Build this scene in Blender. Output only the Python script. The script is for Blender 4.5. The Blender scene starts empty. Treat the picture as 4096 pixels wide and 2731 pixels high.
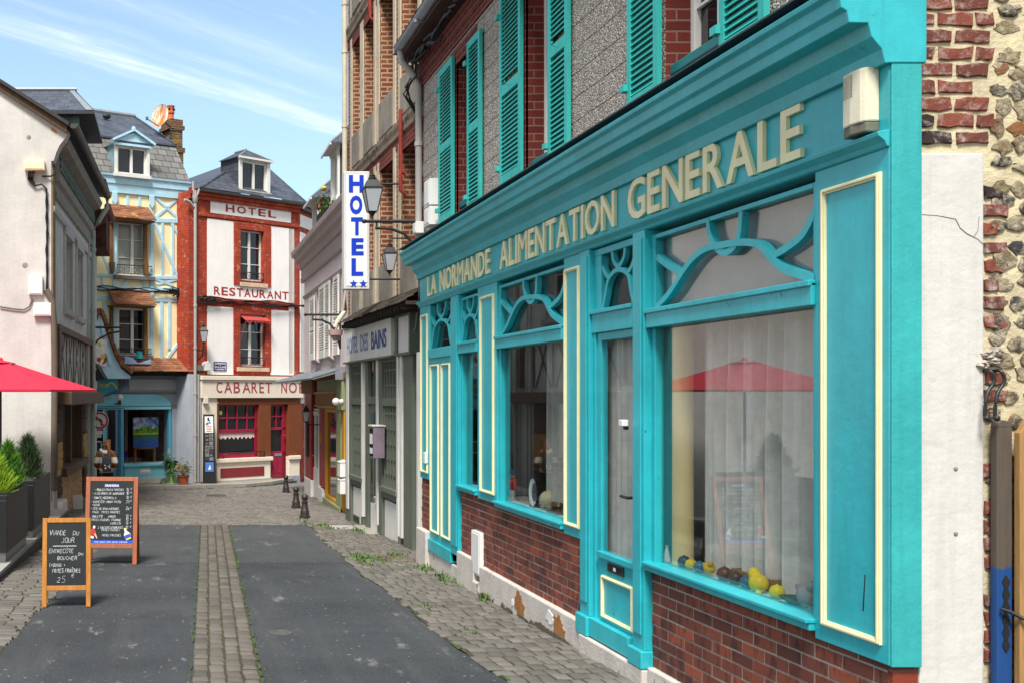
import bpy, bmesh, math, random
from mathutils import Vector, Matrix
random.seed(7)
R=math.radians
SC=bpy.context.scene
COL=SC.collection
# ---------------------------------------------------------------- camera
FPX,CX,CY=4266.7,684.4,1576.0           # focal length and axis of the lens in photograph pixels
cam=bpy.data.cameras.new('Camera'); co=bpy.data.objects.new('Camera',cam); COL.objects.link(co)
cam.sensor_width=36; cam.lens=FPX/4096*36; cam.shift_x=(2048-CX)/4096; cam.shift_y=(CY-1365.5)/4096
cam.clip_start=.05; cam.clip_end=2000
co.rotation_euler=(R(90),0,0); co.location=(0,0,0); SC.camera=co
def gz(y): return -1.75-.03*y           # the street falls gently away from the viewer
# ---------------------------------------------------------------- frames
def zf(sc,ox,oy): return lambda x,y=0:(ox+x/sc,oy+y/sc)
Zd=zf(.57422,0,0); Z1=zf(1.5675,0,300); Z2=zf(1.2057,0,1200); Z3=zf(1.96,300,400); Z4=zf(1.742,300,1150)
Z5=zf(1.568,1150,0); Z6=zf(1.2067,1150,950); Z7=zf(1.045,1600,900); Z8=zf(1.4255,1600,0)
Y1=zf(1.3064,2500,0); Y2=zf(.9617,2300,1100); Y5=zf(1.568,0,0); Y6=zf(1.68,1300,2000)
Q3=zf(3.135,350,1500); Q4=zf(1.2248,3500,1450); Q5=zf(1.569,0,1350); Q6=zf(1.961,1180,1150)
class Fr:
    """a vertical plane: s runs along it, o out of it, z up"""
    def __init__(f,x0,y0,dx,dy,side):
        l=math.hypot(dx,dy); f.x0,f.y0=x0,y0; f.dx,f.dy=dx/l,dy/l
        f.nx,f.ny=(f.dy,-f.dx) if side>0 else (-f.dy,f.dx)
    def w(f,s,o,z): return (f.x0+s*f.dx+o*f.nx, f.y0+s*f.dy+o*f.ny, z)
    def pt(f,zm,x,y,o=0):
        px,py=zm(x,y); a=(px-CX)/FPX; b=(CY-py)/FPX
        ox,oy=f.x0+o*f.nx,f.y0+o*f.ny
        t=(ox*f.nx+oy*f.ny)/(a*f.nx+f.ny)
        return ((a*t-ox)*f.dx+(t-oy)*f.dy, b*t)
    def S(f,zm,x,o=0): return f.pt(zm,x,0,o)[0]
    def Z(f,zm,x,y,o=0): return f.pt(zm,x,y,o)[1]
    def rect(f,zm,xl,xr,yt,yb,o=0):
        a,zt=f.pt(zm,xl,yt,o); _,zb=f.pt(zm,xl,yb,o); b=f.S(zm,xr,o)
        return (min(a,b),max(a,b),zb,zt)
W=Fr(0,0,1,0,1)     # world frame: s=x, o=-y
class WF:
    def w(f,s,o,z): return (s,o,z)
WF=WF()             # plain world coordinates
def rot(x,y,a):
    class L:
        def w(f,s,o,z): return (x+s*math.cos(a)-o*math.sin(a), y+s*math.sin(a)+o*math.cos(a), z)
    return L()
# ---------------------------------------------------------------- objects
def tag(o,label=None,cat=None,group=None,kind=None):
    if label: o['label']=label
    if cat: o['category']=cat
    if group: o['group']=group
    if kind: o['kind']=kind
    return o
def thing(name,label,cat,loc=(0,0,0),rz=0,group=None):
    o=bpy.data.objects.new(name,None); COL.objects.link(o); o.empty_display_size=.2
    o.location=loc; o.rotation_euler=(0,0,rz); return tag(o,label,cat,group)
def top(o):
    while o.parent: o=o.parent
    return o
def inv(o):
    o=top(o); return (Matrix.Translation(o.location) @ Matrix.Rotation(o.rotation_euler[2],4,'Z')).inverted()
def dup(o,loc,rz,label,group):
    r=o.copy(); COL.objects.link(r); r.location=loc; r.rotation_euler=(0,0,rz); r['label']=label; r['group']=group
    for c in list(o.children):
        d=c.copy(); COL.objects.link(d); d.parent=r
        for g in c.children:
            e=g.copy(); COL.objects.link(e); e.parent=d
    return r
class MB:
    def __init__(b,f=WF): b.v=[]; b.f=[]; b.m=[]; b.fr=f
    def P(b,s,o,z): b.v.append(b.fr.w(s,o,z)); return len(b.v)-1
    def face(b,pts,m=0): b.f.append([b.P(*p) for p in pts]); b.m.append(m)
    def hexa(b,p,m=0):   # 8 points: bottom ring 0-3, top ring 4-7
        i=[b.P(*q) for q in p]
        for q in ((0,3,2,1),(4,5,6,7),(0,1,5,4),(1,2,6,5),(2,3,7,6),(3,0,4,7)):
            b.f.append([i[k] for k in q]); b.m.append(m)
    def box(b,s0,s1,o0,o1,z0,z1,m=0):
        b.hexa([(s0,o0,z0),(s1,o0,z0),(s1,o1,z0),(s0,o1,z0),(s0,o0,z1),(s1,o0,z1),(s1,o1,z1),(s0,o1,z1)],m)
    def prism(b,poly,o0,o1,m=0):            # polygon in (s,z)
        n=len(poly); a=[b.P(s,o0,z) for s,z in poly]; c=[b.P(s,o1,z) for s,z in poly]
        b.f+= [a[::-1],c]; b.m+=[m,m]
        for i in range(n):
            j=(i+1)%n; b.f.append([a[i],a[j],c[j],c[i]]); b.m.append(m)
    def extr(b,prof,s0,s1,m=0):             # profile in (o,z) run along s
        n=len(prof); a=[b.P(s0,o,z) for o,z in prof]; c=[b.P(s1,o,z) for o,z in prof]
        b.f+=[a[::-1],c]; b.m+=[m,m]
        for i in range(n):
            j=(i+1)%n; b.f.append([a[i],a[j],c[j],c[i]]); b.m.append(m)
    def plan(b,poly,z0,z1,m=0):             # polygon in (s,o)
        n=len(poly); a=[b.P(s,o,z0) for s,o in poly]; c=[b.P(s,o,z1) for s,o in poly]
        b.f+=[a[::-1],c]; b.m+=[m,m]
        for i in range(n):
            j=(i+1)%n; b.f.append([a[i],a[j],c[j],c[i]]); b.m.append(m)
    def beam(b,s0,z0,s1,z1,w,o0,o1,m=0):    # bar in the plane
        l=math.hypot(s1-s0,z1-z0) or 1; x=-(z1-z0)/l*w/2; y=(s1-s0)/l*w/2
        b.prism([(s0+x,z0+y),(s1+x,z1+y),(s1-x,z1-y),(s0-x,z0-y)],o0,o1,m)
    def tube(b,path,r,n=8,m=0,r1=None):
        pts=[Vector(b.fr.w(*p)) for p in path]; rings=[]; up=Vector((0,0,1)); N=len(pts)
        for i,p in enumerate(pts):
            t=(pts[min(i+1,N-1)]-pts[max(i-1,0)]).normalized()
            x=t.cross(up)
            if x.length<.1: x=t.cross(Vector((1,0,0)))
            x.normalize(); y=t.cross(x)
            rr=r if r1 is None else r+(r1-r)*i/max(1,N-1)
            ring=[]
            for k in range(n):
                a=2*math.pi*k/n; q=p+x*(math.cos(a)*rr)+y*(math.sin(a)*rr)
                b.v.append(tuple(q)); ring.append(len(b.v)-1)
            rings.append(ring)
        for i in range(N-1):
            for k in range(n):
                b.f.append([rings[i][k],rings[i][(k+1)%n],rings[i+1][(k+1)%n],rings[i+1][k]]); b.m.append(m)
        b.f+=[rings[0][::-1],rings[-1]]; b.m+=[m,m]
    def lathe(b,prof,s,o,n=16,m=0,axis='z',sq=0):
        rings=[]
        for r,h in prof:
            ring=[]
            for k in range(n):
                a=2*math.pi*(k+sq)/n; x=math.cos(a)*r; y=math.sin(a)*r
                if axis=='z': ring.append(b.P(s+x,o+y,h))
                else: ring.append(b.P(s+x,h,o+y))
            rings.append(ring)
        for i in range(len(rings)-1):
            for k in range(n):
                b.f.append([rings[i][k],rings[i][(k+1)%n],rings[i+1][(k+1)%n],rings[i+1][k]]); b.m.append(m)
        b.f+=[rings[0][::-1],rings[-1]]; b.m+=[m,m]
    def ball(b,s,o,z,rx,ry,rz,n=12,m=0):
        prof=[]; K=n//2
        rings=[]
        for i in range(K+1):
            t=-math.pi/2+math.pi*i/K; c=max(math.cos(t),.02)
            rings.append([b.P(s+rx*c*math.cos(2*math.pi*k/n),o+ry*c*math.sin(2*math.pi*k/n),z+rz*math.sin(t)) for k in range(n)])
        for i in range(K):
            for k in range(n):
                b.f.append([rings[i][k],rings[i][(k+1)%n],rings[i+1][(k+1)%n],rings[i+1][k]]); b.m.append(m)
        b.f+=[rings[0][::-1],rings[-1]]; b.m+=[m,m]
    def wire(b,path,r,n=8,m=0):             # a tube bent smoothly through its points
        Q=[]; L=len(path)
        for i in range(L-1):
            p0,p1,p2,p3=path[max(i-1,0)],path[i],path[i+1],path[min(i+2,L-1)]
            for k in range(5):
                t=k/5; Q.append(tuple(.5*(2*p1[c]+(p2[c]-p0[c])*t+(2*p0[c]-5*p1[c]+4*p2[c]-p3[c])*t*t+(-p0[c]+3*p1[c]-3*p2[c]+p3[c])*t**3) for c in range(3)))
        b.tube(Q+[path[-1]],r,n,m)
    def strip(b,pts,w,o0,o1,m=0,n=6):       # smooth ribbon bar through points of (s,z)
        P=[]; L=len(pts)
        for i in range(L-1):
            p0,p1,p2,p3=pts[max(i-1,0)],pts[i],pts[i+1],pts[min(i+2,L-1)]
            for k in range(n):
                t=k/n
                P.append(tuple(.5*((2*p1[c])+(-p0[c]+p2[c])*t+(2*p0[c]-5*p1[c]+4*p2[c]-p3[c])*t*t+(-p0[c]+3*p1[c]-3*p2[c]+p3[c])*t**3) for c in (0,1)))
        P.append(pts[-1]); A=[];B=[]
        for i,p in enumerate(P):
            q0,q1=P[max(i-1,0)],P[min(i+1,len(P)-1)]; l=math.hypot(q1[0]-q0[0],q1[1]-q0[1]) or 1
            x=-(q1[1]-q0[1])/l*w/2; y=(q1[0]-q0[0])/l*w/2
            A.append((p[0]+x,p[1]+y)); B.append((p[0]-x,p[1]-y))
        I=[[b.P(s,o,z) for s,z in Q] for Q in (A,B) for o in (o0,o1)]  # A0 A1 B0 B1
        for i in range(len(P)-1):
            for u,v in ((0,1),(1,3),(3,2),(2,0)):
                b.f.append([I[u][i],I[u][i+1],I[v][i+1],I[v][i]]); b.m.append(m)
        for e in (0,-1): b.f.append([I[0][e],I[1][e],I[3][e],I[2][e]]); b.m.append(m)
    def wall(b,s0,s1,z0,z1,holes=(),o=0,depth=.2,m=0,mr=None):
        mr=m if mr is None else mr
        ss=sorted({s0,s1}|{h[i] for h in holes for i in (0,1)}); zz=sorted({z0,z1}|{h[i] for h in holes for i in (2,3)})
        ss=[x for x in ss if s0<=x<=s1]; zz=[x for x in zz if z0<=x<=z1]
        for i in range(len(ss)-1):
            for j in range(len(zz)-1):
                cs,cz=(ss[i]+ss[i+1])/2,(zz[j]+zz[j+1])/2
                if any(h[0]<cs<h[1] and h[2]<cz<h[3] for h in holes): continue
                b.face([(ss[i],o,zz[j]),(ss[i+1],o,zz[j]),(ss[i+1],o,zz[j+1]),(ss[i],o,zz[j+1])],m)
        for a,c,d,e in holes:
            q=o-depth
            b.face([(a,o,d),(a,q,d),(a,q,e),(a,o,e)],mr); b.face([(c,o,d),(c,o,e),(c,q,e),(c,q,d)],mr)
            b.face([(a,o,e),(a,q,e),(c,q,e),(c,o,e)],mr); b.face([(a,o,d),(c,o,d),(c,q,d),(a,q,d)],mr)
    def text(b,txt,sa,sb,z0,z1,o,ext=.004,bold=0,m=0,font=None):
        cu=bpy.data.curves.new('t','FONT'); cu.body=txt; cu.size=1; cu.extrude=.5; cu.offset=bold; cu.resolution_u=3
        ob=bpy.data.objects.new('t',cu); me=bpy.data.meshes.new_from_object(ob)
        if me.vertices:
            xs=[v.co.x for v in me.vertices]; ys=[v.co.y for v in me.vertices]
            x0,x1,y0,y1=min(xs),max(xs),min(ys),max(ys); base=len(b.v)
            for v in me.vertices:
                b.v.append(b.fr.w(sa+(sb-sa)*(v.co.x-x0)/(x1-x0), o+(v.co.z+.5)*ext, z0+(z1-z0)*(v.co.y-y0)/(y1-y0)))
            for p in me.polygons: b.f.append([base+i for i in p.vertices]); b.m.append(m)
        bpy.data.objects.remove(ob); bpy.data.curves.remove(cu); bpy.data.meshes.remove(me)
    def build(b,name,mats,parent=None,smooth=None,bevel=0,recalc=True,**kw):
        me=bpy.data.meshes.new(name); V=b.v
        if parent is not None:
            I=inv(parent); V=[I@Vector(p) for p in V]
        me.from_pydata([tuple(p) for p in V],[],b.f)
        mats=mats if isinstance(mats,(list,tuple)) else [mats]
        for mt in mats: me.materials.append(mt)
        if len(mats)>1: me.polygons.foreach_set('material_index',b.m)
        if recalc:
            bm=bmesh.new(); bm.from_mesh(me); bmesh.ops.recalc_face_normals(bm,faces=bm.faces); bm.to_mesh(me); bm.free()
        if smooth:
            me.polygons.foreach_set('use_smooth',[True]*len(me.polygons)); me.set_sharp_from_angle(angle=R(smooth))
        ob=bpy.data.objects.new(name,me); COL.objects.link(ob)
        if parent is not None: ob.parent=parent
        if bevel:
            md=ob.modifiers.new('b','BEVEL'); md.width=bevel; md.segments=2; md.limit_method='ANGLE'; md.angle_limit=R(40)
        return tag(ob,**kw)
def solo(mb,name,mats,label,cat,group=None,kind=None,**kw):
    """a thing that is one mesh, its origin at its base"""
    xs=[v[0] for v in mb.v]; ys=[v[1] for v in mb.v]; zs=[v[2] for v in mb.v]
    c=((min(xs)+max(xs))/2,(min(ys)+max(ys))/2,min(zs))
    mb.v=[(v[0]-c[0],v[1]-c[1],v[2]-c[2]) for v in mb.v]
    o=mb.build(name,mats,None,**kw); o.location=c
    return tag(o,label,cat,group,kind)
# ---------------------------------------------------------------- materials
class NT:
    def __init__(n,name):
        n.mat=bpy.data.materials.new(name); n.mat.use_nodes=True; n.t=n.mat.node_tree; n.n=n.t.nodes; n.n.clear()
    def a(n,typ,ins=None,**kw):
        d=n.n.new(typ)
        for k,v in kw.items(): setattr(d,k,v)
        for k,v in (ins or {}).items():
            s=d.inputs[k]
            if hasattr(v,'is_output'): n.t.links.new(v,s)
            else: s.default_value=v
        return d
    def math(n,op,a,b=0,c=0): return n.a('ShaderNodeMath',{0:a,1:b,2:c},operation=op).outputs[0]
    def mix(n,f,a,b,t='MIX'):
        d=n.a('ShaderNodeMix',data_type='RGBA',blend_type=t)
        for k,v in ((0,f),(6,a),(7,b)):
            s=d.inputs[k]
            if hasattr(v,'is_output'): n.t.links.new(v,s)
            else: s.default_value=v if k==0 else (*v[:3],1)
        return d.outputs[2]
    def noise(n,vec,scale,detail=4,rough=.6,dist=0): return n.a('ShaderNodeTexNoise',{'Vector':vec,'Scale':scale,'Detail':detail,'Roughness':rough,'Distortion':dist}).outputs[0]
    def ramp(n,f,a,b): return n.a('ShaderNodeMapRange',{0:f,1:a,2:b},clamp=True).outputs[0]
    def obj(n): return n.a('ShaderNodeTexCoord').outputs['Object']
    def uv(n):
        """flat wall coordinates: along the wall and up, whichever way the face looks"""
        tc=n.a('ShaderNodeTexCoord'); p=n.a('ShaderNodeSeparateXYZ',{0:tc.outputs['Object']}); q=n.a('ShaderNodeSeparateXYZ',{0:tc.outputs['Normal']})
        f=n.math('GREATER_THAN',n.math('ABSOLUTE',q.outputs[0]),.7)
        u=n.math('ADD',n.math('MULTIPLY',p.outputs[0],n.math('SUBTRACT',1,f)),n.math('MULTIPLY',p.outputs[1],f))
        return n.a('ShaderNodeCombineXYZ',{0:u,1:p.outputs[2]}).outputs[0]
    def out(n,col,rough=.6,h=None,hs=.3,hd=.01,metal=0,spec=.5,**ex):
        b=n.a('ShaderNodeBsdfPrincipled',{'Roughness':rough,'Metallic':metal,'Specular IOR Level':spec})
        s=b.inputs['Base Color']
        if hasattr(col,'is_output'): n.t.links.new(col,s)
        else: s.default_value=(*col,1)
        for k,v in ex.items():
            b.inputs[k].default_value=v
        if h is not None:
            bp=n.a('ShaderNodeBump',{'Strength':hs,'Distance':hd,'Height':h}); n.t.links.new(bp.outputs[0],b.inputs['Normal'])
        o=n.a('ShaderNodeOutputMaterial'); n.t.links.new(b.outputs[0],o.inputs[0]); return n.mat
def sr(*c):
    r=[]
    for x in c:
        x=x/255; r.append(x/12.92 if x<=.04045 else ((x+.055)/1.055)**2.4)
    return tuple(r)
def mul(c,k): return tuple(min(1,x*k) for x in c)
def plain(name,c,rough=.6,var=.18,sc=5,bump=.15,bsc=60,metal=0,spec=.4,wear=None,wc=None,wsc=9,isl=0,streak=0,**ex):
    """a painted or mineral surface: blotchy tone, fine grain, optional worn patches"""
    n=NT(name); p=n.obj()
    a=n.ramp(n.noise(p,sc,6,.65),.3,.7)
    col=n.mix(a,mul(c,1-var),mul(c,1+var))
    if isl:
        r=n.a('ShaderNodeNewGeometry').outputs['Random Per Island']
        col=n.mix(1,col,n.a('ShaderNodeHueSaturation',{'Color':(.5,.5,.5,1),'Value':n.math('ADD',n.math('MULTIPLY',r,2*isl),1-isl)}).outputs[0],'MULTIPLY')
        col=n.mix(1,col,(2,2,2),'MULTIPLY')
    h=n.noise(p,bsc,4)
    if streak:      # rain streaks and rubbed grime, long down the face
        q=n.a('ShaderNodeMapping',{'Vector':p,'Scale':(11,11,.7)}).outputs[0]
        col=n.mix(n.math('MULTIPLY',n.ramp(n.noise(q,1.6,6,.7,.3),.48,.72),streak),col,mul(c,.5))
        col=n.mix(n.math('MULTIPLY',n.ramp(n.noise(p,17,7,.78),.58,.70),streak),col,mul(c,.55))
    if wear:
        k=n.ramp(n.math('ADD',n.noise(p,wsc,8,.75),n.math('MULTIPLY',n.noise(p,wsc/5,2),.35)),wear,wear+.04)
        col=n.mix(k,col,wc or (.3,.28,.25)); h=n.math('SUBTRACT',h,n.math('MULTIPLY',k,.5))
    return n.out(col,rough,h,bump,.01,metal,spec,**ex)
def brick(name,c1,c2,mortar,w=.22,hh=.065,gap=.011,var=.5,hs=.5,extra=None,dirt=.25):
    n=NT(name); v=n.uv()
    wob=n.a('ShaderNodeVectorMath',{0:v,1:n.a('ShaderNodeVectorMath',{0:n.a('ShaderNodeTexNoise',{'Vector':v,'Scale':9.0}).outputs['Color'],1:(.012,.012,0)},operation='MULTIPLY').outputs[0]},operation='ADD').outputs[0]
    t=n.a('ShaderNodeTexBrick',{'Vector':wob,'Scale':1,'Color1':(*c1,1),'Color2':(*c2,1),'Mortar':(*mortar,1),'Mortar Size':gap,'Mortar Smooth':.3,'Bias':0,'Brick Width':w,'Row Height':hh})
    col=n.mix(n.math('MULTIPLY',n.noise(v,14,6,.7),var),t.outputs[0],mul(c1,.45))
    col=n.mix(n.math('MULTIPLY',n.ramp(n.noise(v,2.2,5,.7),.5,.75),dirt),col,extra or (.12,.1,.085))
    h=n.math('ADD',n.math('MULTIPLY',n.math('SUBTRACT',1,t.outputs[1]),1),n.math('MULTIPLY',n.noise(v,70,3),.4))
    return n.out(col,.85,h,hs,.012,spec=.2)
def slate(name,c,w=.22,hh=.13):
    n=NT(name); v=n.uv()
    t=n.a('ShaderNodeTexBrick',{'Vector':v,'Scale':1,'Color1':(*mul(c,.75),1),'Color2':(*mul(c,1.35),1),'Mortar':(*mul(c,.3),1),'Mortar Size':.006,'Mortar Smooth':.1,'Brick Width':w,'Row Height':hh})
    col=n.mix(n.math('MULTIPLY',n.ramp(n.noise(v,3,6,.7),.45,.8),.35),t.outputs[0],mul(c,2.2))
    sz=n.a('ShaderNodeSeparateXYZ',{0:v}).outputs[1]
    saw=n.math('FRACT',n.math('DIVIDE',sz,hh))
    h=n.math('ADD',n.math('SUBTRACT',1,saw),n.math('MULTIPLY',n.noise(v,40,3),.3))
    return n.out(col,.5,h,.6,.015,spec=.5)
def wood(name,c,var=.4,rough=.6,axis=2):
    n=NT(name); p=n.obj(); s=[14,14,14]; s[axis]=1.2
    q=n.a('ShaderNodeMapping',{'Vector':p,'Scale':s}).outputs[0]
    g=n.noise(q,2.5,6,.7,.6); col=n.mix(n.ramp(g,.3,.7),mul(c,1-var),mul(c,1+var*.6))
    return n.out(col,rough,g,.25,.006,spec=.3)
def glassm(name,tint=(.9,.95,.95),k=1.6,rough=.0,base=.03):
    n=NT(name)
    g=n.a('ShaderNodeNewGeometry'); c=n.math('ABSOLUTE',n.a('ShaderNodeVectorMath',{0:g.outputs['Incoming'],1:g.outputs['Normal']},operation='DOT_PRODUCT').outputs['Value'])
    f=n.math('MULTIPLY_ADD',n.math('POWER',n.math('SUBTRACT',1,c),5),.96,.04); f=n.math('MINIMUM',n.math('MULTIPLY_ADD',f,k,base),.9)
    tr=n.a('ShaderNodeBsdfTransparent',{'Color':(*tint,1)}); gl=n.a('ShaderNodeBsdfGlossy',{'Roughness':rough,'Color':(1,1,1,1)})
    m=n.a('ShaderNodeMixShader',{0:f,1:tr.outputs[0],2:gl.outputs[0]}); o=n.a('ShaderNodeOutputMaterial'); n.t.links.new(m.outputs[0],o.inputs[0]); return n.mat
TEAL=sr(22,160,172)
m_teal=plain('turquoise_paint',sr(40,174,184),.38,.16,1.7,.3,12,wear=.85,wc=sr(12,104,112),wsc=18,spec=.6,streak=.30)
m_teal2=plain('turquoise_paint_weathered',sr(54,164,166),.55,.12,3,.5,12,wear=.84,wc=sr(40,140,148),wsc=10,spec=.3,streak=.3)
m_tealsh=plain('turquoise_shutter_paint',sr(52,178,170),.5,.14,3,.2,20,streak=.3)
m_cream=plain('cream_paint',sr(238,226,182),.5,.08,6,.1,40,wear=.98,wc=sr(190,175,120))
m_letter=plain('letter_paint',sr(250,232,186),.5,.1,6,.1,40)
m_glass=glassm('shop_glass',(.97,.98,.98),1.15,0,.0); 
m_pane=plain('dark_window_pane',(.012,.014,.017),.06,.2,2,0,10,spec=.6)
m_curt=plain('net_curtain',sr(204,202,196),.9,.14,9,.2,120,streak=.3)
m_curtd=plain('grey_curtain',sr(168,166,160),.9,.18,5,.3,160)
m_white=plain('white_paint',sr(226,224,218),.5,.06,5,.1,40)
m_whitew=plain('weathered_white_paint',sr(222,221,214),.6,.1,5,.2,30,wear=.93,wc=sr(150,150,140))
m_black=plain('black_iron',(.014,.014,.015),.45,.3,8,.15,60,spec=.5)
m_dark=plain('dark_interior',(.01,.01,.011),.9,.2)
m_zinc=plain('zinc',sr(150,156,162),.45,.15,5,.1,30,metal=.5)
m_pvc=plain('grey_plastic_pipe',sr(170,168,164),.45,.1,4,.05,30)
m_creampipe=plain('cream_pipe',sr(196,190,168),.5,.15,4,.1,30)
m_plast=plain('white_plastic',sr(226,226,222),.35,.04,4,.03,30)
m_cable=plain('black_cable',(.012,.012,.013),.5,.2)
m_bluesign=plain('sign_blue',sr(16,60,190),.4,.05)
EXPO=.72
# ================================================================ GROUND
def asphalt():
    n=NT('asphalt'); p=n.obj()
    col=n.mix(n.ramp(n.noise(p,.7,5,.6),.3,.7),sr(51,54,57),sr(70,73,76))
    col=n.mix(n.math('MULTIPLY',n.ramp(n.noise(p,95,3,.8),.56,.70),.75),col,sr(128,128,126)); col=n.mix(n.math('MULTIPLY',n.ramp(n.noise(p,70,3,.8),.56,.68),.6),col,sr(34,36,38))
    vo=n.a('ShaderNodeTexVoronoi',{'Vector':p,'Scale':16.0}); cr=n.a('ShaderNodeSeparateColor',{0:vo.outputs['Color']}); dot=n.math('MULTIPLY',n.math('LESS_THAN',vo.outputs['Distance'],n.math('MULTIPLY',cr.outputs[1],.2)),n.math('GREATER_THAN',cr.outputs[0],.66)); col=n.mix(n.math('MULTIPLY',dot,.8),col,sr(150,148,142))
    st=n.a('ShaderNodeMapping',{'Vector':p,'Scale':(2.6,.9,1)}).outputs[0]
    k=n.math('MULTIPLY',n.ramp(n.noise(st,1.5,7,.72),.60,.72),n.ramp(n.noise(p,38,3,.8),.34,.6))
    col=n.mix(n.math('MULTIPLY',k,.75),col,sr(176,174,166))
    wt=n.a('ShaderNodeMapping',{'Vector':p,'Scale':(2.2,.16,1)}).outputs[0]; col=n.mix(n.math('MULTIPLY',n.ramp(n.noise(wt,1.6,5,.6),.5,.7),.35),col,sr(88,88,86))
    yy=n.math('ADD',n.a('ShaderNodeSeparateXYZ',{0:p}).outputs[1],n.math('MULTIPLY',n.noise(p,3,3),.12)); seam=n.math('SUBTRACT',1,n.ramp(n.math('ABSOLUTE',n.math('SUBTRACT',yy,13.75)),.012,.05)); col=n.mix(n.math('MULTIPLY',seam,.6),col,sr(40,41,43)); col=n.mix(n.math('MULTIPLY',n.ramp(yy,13.74,13.8),.22),col,sr(92,92,92))
    col=n.mix(n.math('MULTIPLY',n.ramp(n.noise(p,1.7,6,.7),.55,.75),.4),col,sr(40,42,44))
    return n.out(col,.85,n.math('ADD',n.noise(p,90,4,.8),n.math('MULTIPLY',n.noise(p,5,4),2)),.9,.008,spec=.25)
m_asph=asphalt()
def settm(name,c,c2,green=.25):
    n=NT(name); p=n.obj(); r=n.a('ShaderNodeNewGeometry').outputs['Random Per Island']
    col=n.mix(r,c,c2); col=n.mix(n.ramp(n.math('FRACT',n.math('MULTIPLY',r,7.3)),.55,1),col,mul(c,1.45))
    col=n.mix(n.math('MULTIPLY',n.noise(p,30,5,.7),.5),col,mul(c,.5))
    col=n.mix(n.math('MULTIPLY',n.ramp(n.noise(p,1.6,5,.7),.5,.7),green),col,sr(72,74,44))
    return n.out(col,.78,n.noise(p,45,5,.7),.5,.01,spec=.3)
m_sett=settm('grey_setts',sr(96,92,86),sr(126,120,112),.25)
m_sett2=settm('gutter_setts',sr(88,83,76),sr(118,111,102),.2)
m_sett3=settm('street_setts',sr(104,99,93),sr(134,128,121),.06)
m_joint=plain('joint_sand',sr(66,60,44),.95,.3,7,.4,80,wear=.8,wc=sr(70,80,30),wsc=4)
m_jointg=plain('joint_dirt',sr(70,66,58),.95,.3,7,.4,80)
m_stone=plain('kerb_granite',sr(152,147,136),.8,.15,6,.3,60)
m_earth=plain('earth',sr(90,84,72),.95)
b=MB()
ys=[-40,31.5,60,400]
for x0,x1 in ((-300,300),):
    for i in range(3):
        z=[gz(min(y,31.5))-.06 for y in ys]
        b.face([(x0,ys[i],z[i]),(x1,ys[i],z[i]),(x1,ys[i+1],z[i+1]),(x0,ys[i+1],z[i+1])])
b.build('ground',m_earth,kind='structure')
def sheet(name,left,right,y0,y1,dz,m,n=40):
    b=MB(); L=[]
    for i in range(n+1):
        y=y0+(y1-y0)*i/n; L.append((b.P(left(y),y,gz(y)+dz),b.P(right(y),y,gz(y)+dz)))
    for i in range(n): b.f.append([L[i][0],L[i][1],L[i+1][1],L[i+1][0]]); b.m.append(0)
    return b.build(name,m,kind='structure')
def wig(y,a=.02,k=0): return a*(math.sin(y*1.7+k)+.6*math.sin(y*4.1+k*2)+.5*math.sin(y*9.3+k))
LA=lambda y:-1.62+.036*y+wig(y,.02,1)
RA=lambda y:2.27+wig(y,.025,2)+(max(0,y-14)*.03)
GL=lambda y:-.10+.0335*y
GR=lambda y:.365+.0345*y
sheet('road',LA,RA,-6,18.9,0,m_asph,120)
b=MB()  # bedding under every sett
for (l,r,y0,y1,dz) in ((GL,GR,-6,18.95,.004),(RA,lambda y:3.9,-6,18.95,.004),(lambda y:-2.6,LA,-6,18.95,.004)):
    for i in range(60):
        ya=y0+(y1-y0)*i/60; yb=y0+(y1-y0)*(i+1)/60
        b.face([(l(ya),ya,gz(ya)+dz),(r(ya),ya,gz(ya)+dz),(r(yb),yb,gz(yb)+dz),(l(yb),yb,gz(yb)+dz)])
b.build('setts_bedding',m_joint,kind='structure')
b=MB()
for i in range(20):
    ya=18.9+i*1.0; yb=ya+1.0
    b.face([(-16,ya,gz(ya)+.002),(14,ya,gz(ya)+.002),(14,yb,gz(yb)+.002),(-16,yb,gz(yb)+.002)])
b.build('street_bedding',m_jointg,kind='structure')
def sett(b,x0,x1,y0,y1,h,rnd,ch=.014):
    j=lambda k=.006: rnd.uniform(-k,k)
    hh=h+rnd.uniform(-.006,.006); t=[rnd.uniform(-.004,.004) for _ in range(4)]
    P=[(x0+j(),y0+j()),(x1+j(),y0+j()),(x1+j(),y1+j()),(x0+j(),y1+j())]
    cx=sum(p[0] for p in P)/4; cy=sum(p[1] for p in P)/4
    a=[b.P(x,y,gz(y)-.02) for x,y in P]; m_=[b.P(x,y,gz(y)+hh-.009) for x,y in P]
    c=[]
    for i,(x,y) in enumerate(P):
        dx=cx-x; dy=cy-y
        c.append(b.P(x+math.copysign(ch,dx),y+math.copysign(ch,dy),gz(y)+hh+t[i]))
    for i in range(4):
        k=(i+1)%4; b.f+=[[a[i],a[k],m_[k],m_[i]],[m_[i],m_[k],c[k],c[i]]]; b.m+=[0,0]
    b.f.append(c); b.m.append(0)
rnd=random.Random(3)
b=MB(); y=-1.5                                           # pavement along the shops: courses across
while y<18.9:
    d=rnd.uniform(.14,.17); x=RA(y)+rnd.uniform(-.02,.05)
    first=True
    while x<3.9:
        w=rnd.uniform(.09,.135) if not first else rnd.uniform(.1,.16)
        sk=(x-2.3)*.10
        sett(b,x,x+w-.012,y+sk,y+sk+d-.013,.016,rnd); x+=w; first=False
    y+=d
b.build('pavement',m_sett,kind='structure',smooth=50)
b=MB(); 
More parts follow.
